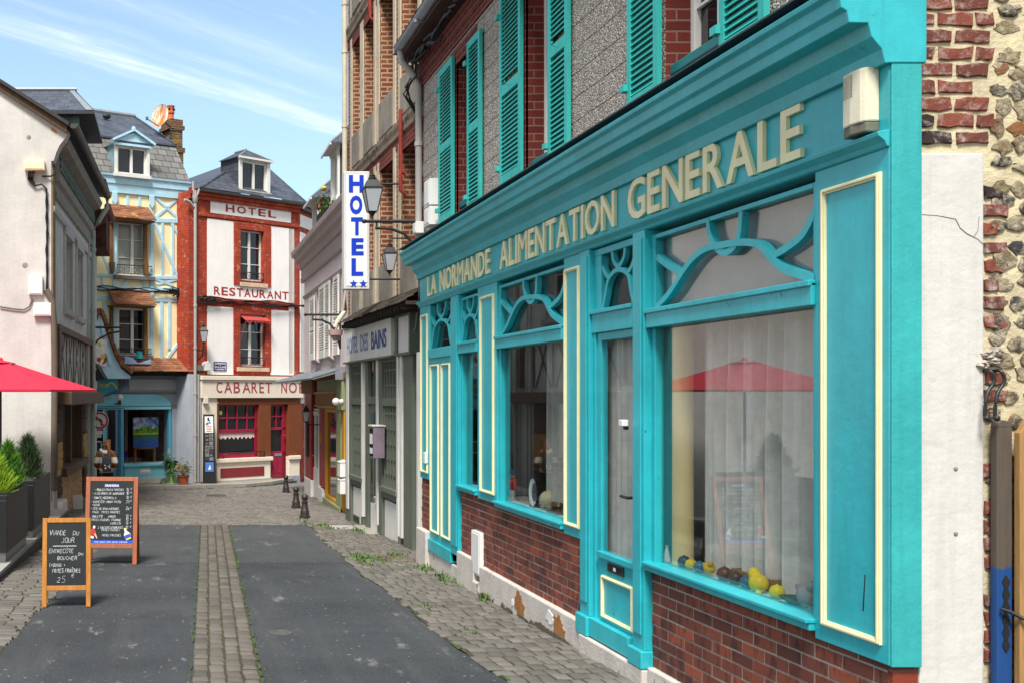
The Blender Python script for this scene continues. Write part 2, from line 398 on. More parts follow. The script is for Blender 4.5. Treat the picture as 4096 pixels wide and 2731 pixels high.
for k in range(4):                                       # the drainage strip down the middle
    y=-1.5+rnd.uniform(0,.2)
    while y<18.9:
        d=rnd.uniform(.12,.22); f=lambda yy,q: GL(yy)+(GR(yy)-GL(yy))*q/4
        sett(b,f(y,k)+.008,f(y,k+1)-.010,y,y+d-.014,.02-(.005 if k in(1,2) else 0),rnd); y+=d
b.build('drainage_strip',m_sett2,kind='structure',smooth=50)
b=MB(); y=3.0
while y<18.9:                                            # pavement by the terrace
    d=rnd.uniform(.10,.13); x=-2.3
    while x<LA(y)-.03:
        w=rnd.uniform(.17,.24); sett(b,x,min(x+w-.01,LA(y)+.02),y,y+d-.010,.015,rnd,.008); x+=w
    y+=d
b.build('terrace_pavement',m_sett,kind='structure',smooth=50)
b=MB(); y=18.92
while y<33.5:                                            # the cobbled cross street
    d=rnd.uniform(.12,.16); x=-7.0
    while x<8.5:
        w=rnd.uniform(.13,.22)
        if GL(y)-.1<x+w/2<GR(y)+.1 and y<29: w=.11
        sett(b,x,x+w-.012,y,y+d-.012,.014,rnd,.012); x+=w
    y+=d
b.build('cobbled_street',m_sett3,kind='structure',smooth=50)
# far kerb and pavement
kp=[(-9,25.2),(-4,27.9),(-2.2,28.75),(-1.2,29.2),(-.18,29.5),(1.0,29.95),(2.13,30.6),(3.0,31.6),(4.2,33.7),(5.4,37.0),(7,42)]
def kz(i): return gz(kp[i][1] if kp[i][1]<31 else 31)
b=MB(); r2=random.Random(5)
for i in range(len(kp)-1):
    (x0,y0),(x1,y1)=kp[i],kp[i+1]; L=math.hypot(x1-x0,y1-y0); nx,ny=-(y1-y0)/L*.16,(x1-x0)/L*.16
    N=max(1,int(L/.95)); 
    for k in range(N):
        a,c=k/N+.006/L,(k+1)/N-.006/L; q=lambda t:(x0+(x1-x0)*t,y0+(y1-y0)*t,kz(i)+(kz(i+1)-kz(i))*t)
        A,B=q(a),q(c); h=.115+r2.uniform(-.008,.008)
        b.hexa([(A[0],A[1],A[2]-.1),(B[0],B[1],B[2]-.1),(B[0]+nx,B[1]+ny,B[2]-.1),(A[0]+nx,A[1]+ny,A[2]-.1),
                (A[0],A[1],A[2]+h),(B[0],B[1],B[2]+h),(B[0]+nx,B[1]+ny,B[2]+h),(A[0]+nx,A[1]+ny,A[2]+h)])
b.build('kerb',m_stone,kind='structure',bevel=.012)
b=MB()
for i in range(len(kp)-1):
    (x0,y0),(x1,y1)=kp[i],kp[i+1]; z0,z1=kz(i)+.105,kz(i+1)+.105
    b.face([(x0-.02,y0+.12,z0),(x1-.02,y1+.12,z1),(x1-1.6,y1+4,z1),(x0-1.6,y0+4,z0)])
b.build('far_pavement',plain('pavement_concrete',sr(140,130,116),.9,.2,4,.3,60),kind='structure')
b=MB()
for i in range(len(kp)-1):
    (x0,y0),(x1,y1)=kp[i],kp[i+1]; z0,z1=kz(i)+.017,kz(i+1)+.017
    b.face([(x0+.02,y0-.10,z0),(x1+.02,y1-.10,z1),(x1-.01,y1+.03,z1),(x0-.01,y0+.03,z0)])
b.build('kerb_shadow_channel',plain('shadowed_channel',sr(34,32,29),.7,.3,6),kind='structure')  # narrow channel under the kerb, its shadow painted in as a dark strip
PZ=lambda y:gz(min(y,31))+.105
# moss and grass in the edges
m_moss=plain('moss',sr(66,82,34),.95,.4,12,.6,60); m_blade=plain('grass_blade',sr(78,108,40),.7,.4,9,isl=.35)
b=MB(); r3=random.Random(11)
def tuft(x,y,z,h,n):
    for _ in range(n):
        a=r3.uniform(0,6.28); l=h*r3.uniform(.5,1.2); ox,oy=r3.gauss(0,.02),r3.gauss(0,.03); t=r3.uniform(.2,.9)
        w=.004+.12*h*.2; px,py=-math.sin(a)*w,math.cos(a)*w
        q=(x+ox+math.cos(a)*l*t*.5,y+oy+math.sin(a)*l*t*.5,z+l*.6); e=(x+ox+math.cos(a)*l*t,y+oy+math.sin(a)*l*t,z+l*.8)
        b.face([(x+ox-px,y+oy-py,z),(x+ox+px,y+oy+py,z),(q[0]+px,q[1]+py,q[2]),(q[0]-px,q[1]-py,q[2])]); b.face([(q[0]-px,q[1]-py,q[2]),(q[0]+px,q[1]+py,q[2]),e])
for i in range(520):
    y=r3.uniform(6,19); side=r3.random()
    if math.sin(y*2.3)+math.sin(y*5.1+1)+r3.gauss(0,.6)<.1: continue
    x=(GR(y)+.008 if side<.75 else GL(y)-.008)+r3.gauss(0,.008)
    tuft(x,y,gz(y),.014,3)
for (cx,cy,n,h) in ((2.52,14.1,34,.06),(2.65,13.9,20,.05),(2.45,13.6,20,.05),(2.62,18.6,24,.05),(2.75,18.2,18,.05),(3.12,17.6,24,.06),(3.15,12.2,20,.07),(3.14,11.7,14,.05),(3.16,10.7,12,.10),(3.0,14.3,24,.06),(2.5,8.9,6,.04),(2.44,10.2,8,.04),(2.4,19.2,20,.05),(3.12,13.0,24,.06)):
    for _ in range(n): tuft(cx+r3.gauss(0,.07),cy+r3.gauss(0,.16),gz(cy)+.01,h,4)
b.build('weeds',m_blade,kind='stuff',recalc=False,label='small green weeds and grass growing from the joints of the road and walls',cat='weeds')
b=MB()
for side,f in ((1,GR),(-1,GL)):
    y=4.0
    while y<18.9:
        l=r3.uniform(.06,.35); w=r3.uniform(.004,.013)*(1 if side>0 else .7)
        if r3.random()<.8:
            x=f(y)+side*.012
            b.face([(x-w,y,gz(y)+.012),(x+w*.8,y+l*.2,gz(y)+.012),(x+w,y+l*.7,gz(y+l)+.012),(x-w*.7,y+l,gz(y+l)+.012)])
        y+=l
y=4.0
while y<18.9:
    l=r3.uniform(.08,.35); w=r3.uniform(.005,.02)
    if r3.random()<.45:
        x=RA(y)+.01; b.face([(x-w,y,gz(y)+.01),(x+w,y+l*.2,gz(y)+.01),(x+w,y+l*.7,gz(y+l)+.01),(x-w,y+l,gz(y+l)+.01)])
    y+=l
b.build('moss',m_moss,kind='stuff',label='moss lining the edges of the drainage strip',cat='moss')
# covers and grate
def grate(x,y,w,d,bars,label,name='drain_grate'):
    b=MB(); z=gz(y)+.022
    b.box(x-w/2,x+w/2,y-d/2,y+d/2,z-.03,z-.012,1)
    for a,c,e,f in ((x-w/2,x+w/2,y-d/2,y-d/2+.03),(x-w/2,x+w/2,y+d/2-.03,y+d/2),(x-w/2,x-w/2+.03,y-d/2+.03,y+d/2-.03),(x+w/2-.03,x+w/2,y-d/2+.03,y+d/2-.03)): b.box(a,c,e,f,z-.02,z)
    for k in range(bars):
        q=x-w/2+.03+(w-.06)*(k+.7)/(bars+.4); b.box(q-.012,q+.012,y-d/2+.03,y+d/2-.03,z-.02,z-.003)
    b.box(x-w/2+.03,x+w/2-.03,y-.012,y+.012,z-.02,z-.004)
    solo(b,name,[plain('cast_iron',sr(92,88,80),.7,.2),m_dark],label,'drain')
grate(1.13,26.4,.5,1.1,9,'cast iron drain grate at the foot of the cobbled drainage strip')
def cover(x,y,r,label,m,sq=False):
    b=MB(); z=gz(y)+.006
    if sq: b.box(x-r,x+r,y-r*1.3,y+r*1.3,z-.02,z+.014)
    else: b.lathe([(r,z-.02),(r,z),(r-.02,z+.004),(r-.022,z),(r*.6,z+.001),(r*.58,z+.005),(.01,z+.005)],x,y,20)
    solo(b,'manhole_cover',m,label,'cover',smooth=30)
m_cov=plain('rusty_cover',sr(92,82,66),.8,.35,15,.4,40)
cover(.93,9.05,.10,'small round cover sunk in the asphalt near the drainage strip',plain('asphalt_cover',sr(80,80,78),.8,.3,20,.4,60))
cover(2.95,14.0,.2,'square rusty cover in the pavement by the dark hotel doorway',m_cov,True)
cover(2.95,18.35,.2,'pale concrete cover plate in the pavement before the grey hotel front',plain('pale_concrete',sr(160,158,150),.85),True)
b=MB(); b.box(-1.35,-.6,28.0,28.35,gz(28.2)-.01,gz(28.2)+.02); solo(b,'drain_cover',plain('green_iron',sr(62,72,60),.7,.3),'flat green iron cover in the street below the blue shop','cover')
# ================================================================ TURQUOISE SHOP
SH=Fr(3.2,0,0,1,-1)
S=lambda x:7840/(x-393)
shop=thing('shop_building','turquoise painted shop front with cream letters under a grey pebbledash upper floor','shop',(3.2,9.3,gz(9.3)),R(90))
def gravel():
    n=NT('pebbledash'); v=n.uv()
    vo=n.a('ShaderNodeTexVoronoi',{'Vector':v,'Scale':75.0}); 
    g=n.a('ShaderNodeSeparateColor',{0:vo.outputs['Color']}).outputs[0]
    col=n.mix(n.ramp(g,.2,1),sr(128,120,112),sr(248,240,230)); col=n.mix(n.ramp(vo.outputs['Distance'],.2,.75),col,sr(146,136,126))
    sep=n.a('ShaderNodeSeparateXYZ',{0:v}); ff=n.math('FRACT',n.math('DIVIDE',n.math('ADD',sep.outputs[1],n.math('MULTIPLY',n.noise(v,5,3),.03)),.2))
    ln=n.math('SUBTRACT',1,n.ramp(n.math('ABSOLUTE',n.math('SUBTRACT',ff,.5)),.015,.04))
    fx=n.math('FRACT',n.math('ADD',n.math('DIVIDE',sep.outputs[0],.62),n.math('MULTIPLY',n.math('FLOOR',n.math('ADD',n.math('DIVIDE',sep.outputs[1],.2),.5)),.5)))
    lx=n.math('SUBTRACT',1,n.ramp(n.math('ABSOLUTE',n.math('SUBTRACT',fx,.5)),.004,.012))
    l=n.math('MAXIMUM',ln,n.math('MULTIPLY',lx,.7))
    col=n.mix(n.math('MULTIPLY',l,.65),col,sr(124,92,82))
    h=n.math('SUBTRACT',n.math('SUBTRACT',1,vo.outputs['Distance']),n.math('MULTIPLY',l,1.2))
    return n.out(col,.9,h,.9,.012,spec=.2)
m_grav=gravel()
m_bred=brick('dark_red_brick',sr(126,52,44),sr(100,42,38),sr(140,110,98),.23,.075,.008,.5,.6)
m_bhot=brick('old_orange_brick',sr(150,80,52),sr(112,58,44),sr(184,160,128),.2,.075,.016,.5,.9,extra=(.16,.12,.09))
BO=-.16
open1=(11.94,12.55,2.0,3.86); open2=(9.38,10.1,1.9,4.0); open3=(6.44,7.25,1.9,4.0)
b=MB(SH); b.wall(4.79,14.45,1.5,4.45,[open1,open2,open3],BO,.22,0,1); b.box(4.8,14.44,BO-1.2,BO-.9,1.5,4.5,2)
b.build('upper_wall',[m_grav,m_bred,m_dark],shop)
b=MB(SH)                                                # toothed brick quoins
for a,c,d,e in (open1,open2,open3):
    z=1.5; k=0
    while z<e:
        w=.13 if k%2 else .24; z1=min(z+.2,e)
        if a>7: b.box(c+.0,c+w,BO-.02,BO+.006,z,z1)
        b.box(a-w,a,BO-.02,BO+.006,z,z1); z=z1; k+=1
    b.box(a-.24,c+.24,BO-.02,BO+.012,e,e+.2)
z=1.5;k=0
while z<4.0: w=.14 if k%2 else .26; b.box(14.45-w,14.45,BO-.02,BO+.006,z,z+.2); z+=.2;k+=1
b.box(4.79,14.45,BO-.02,BO+.03,4.2,4.45)
b.box(4.79,14.45,BO-.02,BO+.018,4.10,4.2)
b.build('brick_trim',m_bred,shop)
def casement(root,F,s0,s1,z0,z1,o,mat,leaves=2,rows=3,fw=.055,dp=.05,pane=None,name='window',barw=.022,smat=None):
    b=MB(F); fo=o-dp
    b.box(s0,s0+fw,fo,o,z0,z1); b.box(s1-fw,s1,fo,o,z0,z1); b.box(s0+fw,s1-fw,fo,o-.002,z1-fw,z1); b.box(s0+fw,s1-fw,fo,o-.002,z0,z0+fw*1.2)
    for k in range(1,leaves):
        x=s0+(s1-s0)*k/leaves; b.box(x-fw*.75,x+fw*.75,fo,o+.006,z0+fw*1.2,z1-fw)
    for k in range(1,rows):
        z=z0+(z1-z0)*k/rows; b.box(s0+fw,s1-fw,fo+.01,o-.012,z-barw/2,z+barw/2)
    f=b.build(name,mat,root,bevel=.004)
    b=MB(F); b.box(s0+fw*.5,s1-fw*.5,fo-.012,fo+.004,z0+fw*.5,z1-fw*.5); b.build('pane',pane or m_pane,f)
    return f
for a,c,d,e in (open1,open2,open3): casement(shop,SH,a,c,d,e,BO-.17,m_white,2,3)
def louvre(root,F,s0,s1,z0,z1,o,mat,th=.035,fw=.06,gap=.045,name='shutter',mid=True):
    b=MB(F); b.box(s0,s0+fw,o,o+th,z0,z1); b.box(s1-fw,s1,o,o+th,z0,z1)
    zs=[(z0,z0+.16),(z1-.08,z1)]+([((z0+z1)/2-.05,(z0+z1)/2+.05)] if mid else [])
    for p,q in zs: b.box(s0+fw,s1-fw,o,o+th-.003,p,q)
    z=z0+.17
    while z<z1-.1:
        if not(mid and abs(z-(z0+z1)/2)<.08):
            b.hexa([(s0+fw,o+th-.002,z),(s1-fw,o+th-.002,z),(s1-fw,o+th-.010,z-.004),(s0+fw,o+th-.010,z-.004),
                    (s0+fw,o+.006,z+gap*.9),(s1-fw,o+.006,z+gap*.9),(s1-fw,o-.0,z+gap*.9),(s0+fw,o-.0,z+gap*.9)])
        z+=gap
    return b.build(name,mat,root)
for (a,c,zb,zt) in ((12.56,13.2,2.02,3.98),(11.44,11.93,1.95,3.92),(10.11,10.75,2.02,4.02),(8.91,9.37,1.93,4.02),(7.26,7.74,1.97,4.02),(5.95,6.44,1.95,4.02)):
    sh=louvre(shop,SH,a,c,zb,zt,-.14,m_tealsh)
    for z in (zb+.22,zt-.25): b=MB(SH); b.box(c-.02,c+.05,-.12,-.075,z,z+.05); b.build('hinge',m_tealsh,sh)
    b=MB(SH); b.tube([((a+c)/2,-.105,(zb+zt)/2),((a+c)/2,-.06,(zb+zt)/2+.01),((a+c)/2-.05,-.045,(zb+zt)/2+.02)],.006,6)
    b.build('catch',m_tealsh,sh)
m_rail=plain('dark_teal_rail',sr(10,110,112),.4,.1)                                               # guard rails across the windows
for a,c,z in ((11.94,12.55,2.18),(9.38,10.1,2.12),(6.44,7.25,2.16)):
    b=MB(SH); b.box(a,c,BO-.10,BO-.03,z,z+.07); b.build('window_rail',m_rail,shop,bevel=.01)
b=MB(SH); EA=.32                                        # eaves gutter and soffit
b.box(4.79,14.5,BO-.02,.12,4.5,4.56); b.build('soffit',plain('dark_soffit',sr(70,50,44),.8,.2),shop)
b=MB(SH); prof=[]
for k in range(9):
    t=math.pi+math.pi*k/8; prof.append((.15+.075*math.cos(t),4.62+.075*math.sin(t)))
prof+=[(.15+.065,4.62)]+[(.15+.065*math.cos(math.pi*2-math.pi*k/8),4.62+.065*math.sin(2*math.pi-math.pi*k/8)) for k in range(1,9)]
b.extr(prof,4.8,14.25); b.prism([(14.25,4.55),(14.26,4.55),(14.26,4.62),(14.25,4.62)],.08,.22)
for s in (5.5,7,8.5,10,11.5,13): b.box(s,s+.03,.06,.235,4.53,4.57)
b.build('gutter',m_zinc,shop,smooth=40)
b=MB(SH); b.face([(4.6,.2,4.68),(14.5,.2,4.68),(14.5,-4,8.5),(4.6,-4,8.5)]); b.face([(14.5,.2,4.6),(14.5,-6,4.6),(14.5,-4,8.5)]); b.face([(4.6,.2,4.6),(4.6,-6,4.6),(4.6,-4,8.5)])
m_slate=slate('slate',sr(66,70,79))
b.build('roof',m_slate,shop)
b=MB(SH)
b.tube([(14.18,.15,4.55),(14.18,.14,4.42),(14.2,-.02,4.25),(14.22,-.10,4.1),(14.22,-.10,1.55)],.045,10)
for z in (3.3,2.0): b.lathe([(.056,z),(.056,z+.06)],14.22,-.10,10)
b.build('downpipe',m_pvc,shop,smooth=40)
# fascia, cornice, mouldings
b=MB(SH); b.box(4.754,13.706,-.14,0,1.10,1.52); b.build('fascia',m_teal,shop)
b=MB(SH); b.extr([(0,1.47),(.03,1.468),(.045,1.53),(.09,1.585),(.105,1.646),(.19,1.648),(.2,1.70),(.225,1.715),(.232,1.77),(.26,1.785),(.265,1.81),(.05,1.84),(-.155,1.85),(-.155,1.47)],4.735,13.76)
b.build('cornice',m_teal,shop,bevel=.004)
b=MB(SH); b.extr([(0,1.10),(.012,1.105),(.02,1.125),(.05,1.15),(.055,1.168),(.02,1.176),(0,1.176)],4.75,13.72); b.build('moulding',m_teal,shop,bevel=.003)
b=MB(SH); b.box(4.73,13.77,-.15,.268,1.852,1.862); b.build('cornice_flashing',plain('lead',sr(60,66,68),.6,.2),shop)
# end return facing up the street
b=MB(); b.box(3.203,3.337,4.740,4.753,-1.213,2.6); b.box(3.21,3.337,4.753,4.80,-1.212,1.47); b.box(3.365,3.337,4.753,4.80,1.86,2.6); b.build('end_board',m_teal2,shop,bevel=.003)
b=MB(); b.box(3.222,3.335,4.764,4.797,-2.1,-1.215); b.build('end_brick',brick('brick_end',sr(140,62,44),sr(116,50,40),sr(120,104,96),.24,.1,.008),shop)
def frame_mould(par,F,s0,s1,z0,z1,o,w=.028,mat=m_cream):
    b=MB(F)
    for a,c,d,e in ((s0,s0+w,z0,z1),(s1-w,s1,z0,z1),(s0+w,s1-w,z1-w,z1),(s0+w,s1-w,z0,z0+w)):
        b.box(a,c,o-.005,o+.012,d,e); g=w*.3
    for a,c,d,e in ((s0+.006,s0+w-.009,z0+.006,z1-.006),(s1-w+.009,s1-.006,z0+.006,z1-.006),(s0+w-.009,s1-w+.009,z1-w+.009,z1-.006),(s0+w-.009,s1-w+.009,z0+.006,z0+w-.009)): b.box(a,c,o+.012,o+.02,d,e)
    return b.build('panel_moulding',mat,par,bevel=.003)
def pilaster(s0,s1,z0,fs=None):
    b=MB(SH); b.box(s0,s1,-.1,0,z0,1.10); p=b.build('pilaster',m_teal,shop,bevel=.004)
    if fs: frame_mould(p,SH,*fs,0)
    return p
pilaster(4.754,5.301,-1.21,(4.80,5.235,-1.13,1.0))
b=MB(SH); b.prism([(4.915,-.83),(4.921,-.83),(4.936,-1.0),(4.928,-1.0)],0,.0012); b.build('scratch',m_black,shop)
pilaster(8.30,8.692,-1.13,(8.345,8.655,-1.055,1.005))
pilaster(10.481,11.136,-1.08,(10.56,11.02,-1.0,.995))
pilaster(13.226,13.706,-1.06,(13.29,13.64,-.985,1.0))
def post(s0,s1,z0,o=.03,name='post'):
    b=MB(SH); b.box(s0,s1,-.1,o,z0,1.10); b.box(s0+.03,s1-.03,o,o+.012,z0+.1,1.05); return b.build(name,m_teal,shop,bevel=.005)
post(8.12,8.30,-1.69,.02); post(7.15,7.33,-1.72,.03)
for q in ((8.10,8.32,-.1,.05,-1.84,-1.69),(7.13,7.35,-.1,.06,-1.84,-1.72)):
    b=MB(SH); b.box(*q); b.build('post_base',m_teal,shop,bevel=.008)
post(11.843,12.155,-1.80,.015); 
TR=[[(1500,705),(1530,672),(1560,625),(1585,592),(1615,570),(1650,562),(1700,555),(1740,562),(1765,590),(1800,618),(1870,640)],
    [(1500,590),(1525,610),(1558,628)],[(1617,503),(1622,540),(1640,572),(1665,577),(1688,548),(1695,484)],[(1765,588),(1800,568),(1840,535),(1869,478)]]
def norm(big):
    s0,s1,z0,z1=5.33,7.12,.555,1.035; o=[]
    for L in TR: o.append([((SH.pt(Zd,x,y)[0]-s0)/(s1-s0),(SH.pt(Zd,x,y)[1]-z0)/(z1-z0)) for x,y in L])
    return o
NTR=norm(True)
TRS=[[(.02,0),(.10,.2),(.2,.5),(.5,.62),(.78,.5),(.9,.2),(.98,0)],[(0,.75),(.1,.6),(.22,.52)],[(1,.75),(.9,.6),(.78,.52)],[(.3,1.0),(.34,.8),(.5,.68),(.66,.8),(.7,1.0)]]
def shopwin(s0,s1,zb,zt,ztr,tr,frame=.05,glass_top=True,name='shop_window'):
    b=MB(SH); f=frame; o=-.02
    b.box(s0,s0+f,-.08,o,zb,zt); b.box(s1-f,s1,-.08,o,zb,zt); b.box(s0+f,s1-f,-.08,o,zt-.03,zt)
    b.box(s0,s1,-.08,.02,ztr-.115,ztr); b.box(s0,s1,-.08,.035,ztr-.02,ztr+.012); b.box(s0,s1,-.12,.03,zb-.055,zb); b.box(s0-.005,s1+.005,-.1,.05,zb-.018,zb+.004)
    fr=b.build(name,m_teal,shop,bevel=.005)
    b=MB(SH); b.box(s0+f*.5,s1-f*.5,-.068,-.064,zb,zt-.02); b.build('pane',m_glass,fr)
    b=MB(SH); w=s1-s0-2*f; h=zt-.03-ztr
    for i_,L in enumerate(tr): b.strip([(s0+f+x*w,ztr+y*h) for x,y in L],.040 if w>.9 else .034,-.06-.001*i_,-.012-.0025*i_,n=5)
    b.build('tracery',m_teal,fr,smooth=35)
    return fr
w_big=shopwin(5.301,7.15,-1.12,1.06,.555,NTR)
w_mid=shopwin(8.692,10.481,-1.045,1.06,.555,NTR)
w_nar=shopwin(11.136,11.843,-1.0,1.06,.56,TRS,.04)
# left double door with its fanlight
b=MB(SH); b.box(12.155,12.685,-.07,-.005,-1.90,.50); b.box(12.695,13.226,-.07,-.005,-1.90,.50); b.box(12.155,13.226,-.075,.02,-1.92,-1.78); b.box(12.155,13.226,-.08,.02,.44,.555)
b.box(12.155,12.2,-.08,0,.555,1.09); b.box(13.18,13.226,-.08,0,.555,1.09)
d=b.build('door',m_teal,shop,bevel=.004)
frame_mould(d,SH,12.24,12.62,-1.68,.36,-.005,.024); frame_mould(d,SH,12.76,13.15,-1.68,.36,-.005,.024)
b=MB(SH); [b.strip([(12.2+x*.98,.555+y*.53) for x,y in L],.034,-.05-.001*i_,-.005-.0025*i_,n=5) for i_,L in enumerate(TRS)]; b.build('tracery',m_teal,d,smooth=35)
b=MB(SH); b.box(12.19,13.19,-.07,-.066,.55,1.08); b.build('pane',m_glass,d)
# glazed shop door
b=MB(SH); b.box(7.40,8.12,-.09,0,.46,.62); b.box(7.40,8.12,-.09,.02,.6,.63); b.box(7.40,8.12,-.08,-.02,1.04,1.09); b.box(7.99,8.12,-.08,-.02,.63,1.04)
fl=b.build('door_transom',m_teal,shop,bevel=.004)
b=MB(SH); [b.strip([(7.42+x*.56,.63+y*.43) for x,y in L],.034,-.06-.001*i_,-.02-.0025*i_,n=5) for i_,L in enumerate(TRS)]; b.build('tracery',m_teal,fl,smooth=35)
b=MB(SH); b.box(7.40,8.0,-.07,-.066,.62,1.06); b.build('pane',m_glass,fl)
b=MB(SH); o=-.025
b.box(7.26,7.34,-.08,o,-1.80,.46); b.box(8.0,8.07,-.08,o,-1.80,.46); b.box(8.072,8.12,-.08,o+.015,-1.80,.46); b.box(7.37,8.0,-.08,o,.40,.46); b.box(7.37,8.0,-.08,o,-1.80,-1.19); b.box(7.37,8.02,-.06,o+.03,-1.215,-1.17); b.box(7.41,8.10,-.07,.03,-1.83,-1.69)
dr=b.build('door',m_teal,shop,bevel=.005)
b=MB(SH); b.box(7.34,8.01,-.05,-.046,-1.2,.41); b.build('pane',m_glass,dr)
frame_mould(dr,SH,7.43,7.97,-1.66,-1.345,o,.026)
b=MB(SH); b.box(7.59,7.86,o,o+.012,-1.30,-1.235,0); b.box(7.615,7.835,o+.012,o+.016,-1.288,-1.247,1); b.box(7.70,7.74,o+.016,o+.018,-1.28,-1.255,2); b.build('letterbox',[plain('pewter',sr(84,82,80),.4,.1,metal=.7),m_dark,m_white],dr)
b=MB(SH); b.tube([(7.43,o,-.72),(7.43,o+.05,-.72),(7.52,o+.055,-.715)],.011,8); b.build('handle',m_black,dr,smooth=40)
b=MB(SH); b.box(7.37,7.43,.04,.085,-.22,-.175); b.box(7.385,7.415,.03,.06,-.245,-.22,1); b.build('door_sensor',[m_plast,m_black],shop,bevel=.005)
b=MB(SH); b.box(13.28,13.38,0,.04,-.86,-.72); b.build('bell_box',m_plast,shop,bevel=.006)
# brick stall riser: each brick laid in the mesh of its panel
m_riser=None
def riserm():
    n=NT('stall_brick'); p=n.obj(); r=n.a('ShaderNodeNewGeometry').outputs['Random Per Island']
    col=n.mix(r,sr(146,76,56),sr(106,60,50)); r2=n.math('FRACT',n.math('MULTIPLY',r,9.7)); col=n.mix(n.math('MULTIPLY',n.ramp(r2,.6,1),.6),col,sr(66,40,36))
    q=n.a('ShaderNodeMapping',{'Vector':p,'Scale':(13,13,5)}).outputs[0]
    col=n.mix(n.math('MULTIPLY',n.ramp(n.noise(q,1.3,4,.6),.5,.62),.62),col,sr(52,34,34))
    col=n.mix(n.math('MULTIPLY',n.ramp(n.noise(p,3,5,.7),.6,.8),.25),col,sr(150,130,118))
    return n.out(col,.75,n.noise(p,60,4),.35,.006,spec=.3)
m_riser=riserm(); m_mort=plain('grey_mortar',sr(150,142,132),.95,.15,10,.4,90)
def brickpanel(F,s0,s1,z0,z1,o,par,name='brick_riser',bw=.225,bh=.0717,mats=None,seed=1,zfun=None):
    r=random.Random(seed); b=MB(F); b.box(s0,s1,o-.12,o-.004,z0,z1,1)
    z=z1; row=0
    while z>z0+.01:
        s=s0-(bw/2 if row%2 else 0); za=max(z-bh+.011,z0)
        while s<s1-.02:
            a=max(s+.005,s0+.001); c=min(s+bw-.006,s1-.001)
            if c-a>.02:
                q=o+r.uniform(-.002,.002); b.box(a,c,o-.03,q,za,z)
            s+=bw
        z-=bh; row+=1
    return b.build(name,mats or [m_riser,m_mort],par,bevel=.003)
brickpanel(SH,4.78,7.145,-2.05,-1.18,-.02,shop,seed=1); brickpanel(SH,8.23,11.84,-1.78,-1.07,-.02,shop,seed=2); brickpanel(SH,13.23,13.70,-1.75,-1.07,-.02,shop,seed=3)
m_plinth=plain('flaking_white_render',sr(198,189,180),.85,.16,4,.5,30,wear=.80,wc=sr(112,102,88),wsc=5,streak=.25)
b=MB(SH)
def pl(s0,s1,zt,o=.02): b.hexa([(s0,-.1,gz(s0)-.1),(s1,-.1,gz(s1)-.1),(s1,o,gz(s1)-.1),(s0,o,gz(s0)-.1),(s0,-.1,zt),(s1,-.1,zt),(s1,o,zt),(s0,o,zt)])
pl(4.79,7.13,-1.82); pl(7.13,8.24,-1.842,.055); pl(8.24,10.98,-1.765,.03); pl(11.2,11.85,-1.735,.03); pl(11.85,13.22,-1.93,.0); pl(13.22,13.72,-1.70,.05); pl(10.98,11.2,-1.95,.04)
b.build('plinth',m_plinth,shop,bevel=.012)
b=MB(SH); r=random.Random(4)
po=[.0335]
m_pat=[plain('ochre_undercoat',sr(150,102,56),.9,.25,14,.4,40),plain('white_flake',sr(224,222,220),.8),plain('damp_grime',sr(92,84,70),.95,.3,16,.5,40)]
def patch(s,z,w,h,m):
    po[0]+=.0004
    pts=[]; b=MB(SH)
    for k in range(30):
        a=6.283*k/30; q=r.uniform(.7,1.2); pts.append((s+math.cos(a)*w*q,z+math.sin(a)*h*q))
    b.prism(pts,.02,po[0]); b.build('bare_render_patch',m_pat[m],shop)
patch(9.72,-1.90,.14,.10,0); patch(9.66,-1.96,.09,.06,0); patch(8.73,-1.90,.12,.10,0); patch(8.66,-1.95,.09,.07,0); patch(8.92,-1.86,.09,.055,1); patch(9.9,-1.93,.03,.03,1)
for q in range(16): s=r.uniform(8.3,11); patch(s,gz(s)+.02,r.uniform(.04,.16),r.uniform(.02,.05),2)
b=MB(SH); b.box(10.99,11.3,-.03,.02,-1.88,-1.43); b.box(11.01,11.28,.02,.027,-1.86,-1.45); b.build('meter_hatch',m_plast,shop,bevel=.006)
# letters, each its own
def word(txt,xa,xb,za,zb,o=0):
    sa,sb=S(xa),S(xb); gap=.09
    ws=[]
    for ch in txt:
        cu=bpy.data.curves.new('t','FONT'); cu.body=ch; ob=bpy.data.objects.new('t',cu); me=bpy.data.meshes.new_from_object(ob)
        xs=[v.co.x for v in me.vertices]; w=max(xs)-min(xs)
        ws.append(w+.03 if ch!='I' else .13); bpy.data.objects.remove(ob); bpy.data.curves.remove(cu); bpy.data.meshes.remove(me)
    tot=sum(ws)+gap*(len(ws)-1); k=(sa-sb)/tot; c=sa
    for ch,w in zip(txt,ws):
        b=MB(SH); b.text(ch,c,c-w*k,za,zb,.002,.022,0 if ch=='M' else .012); b.build('letter',m_letter,shop); c-=(w+gap)*k
word('LA',985.5,1005,1.205,1.445); word('NORMANDE',1014,1130,1.205,1.455); word('ALIMENTATION',1153,1418,1.20,1.46); word('GENERALE',1449,1849,1.195,1.475)
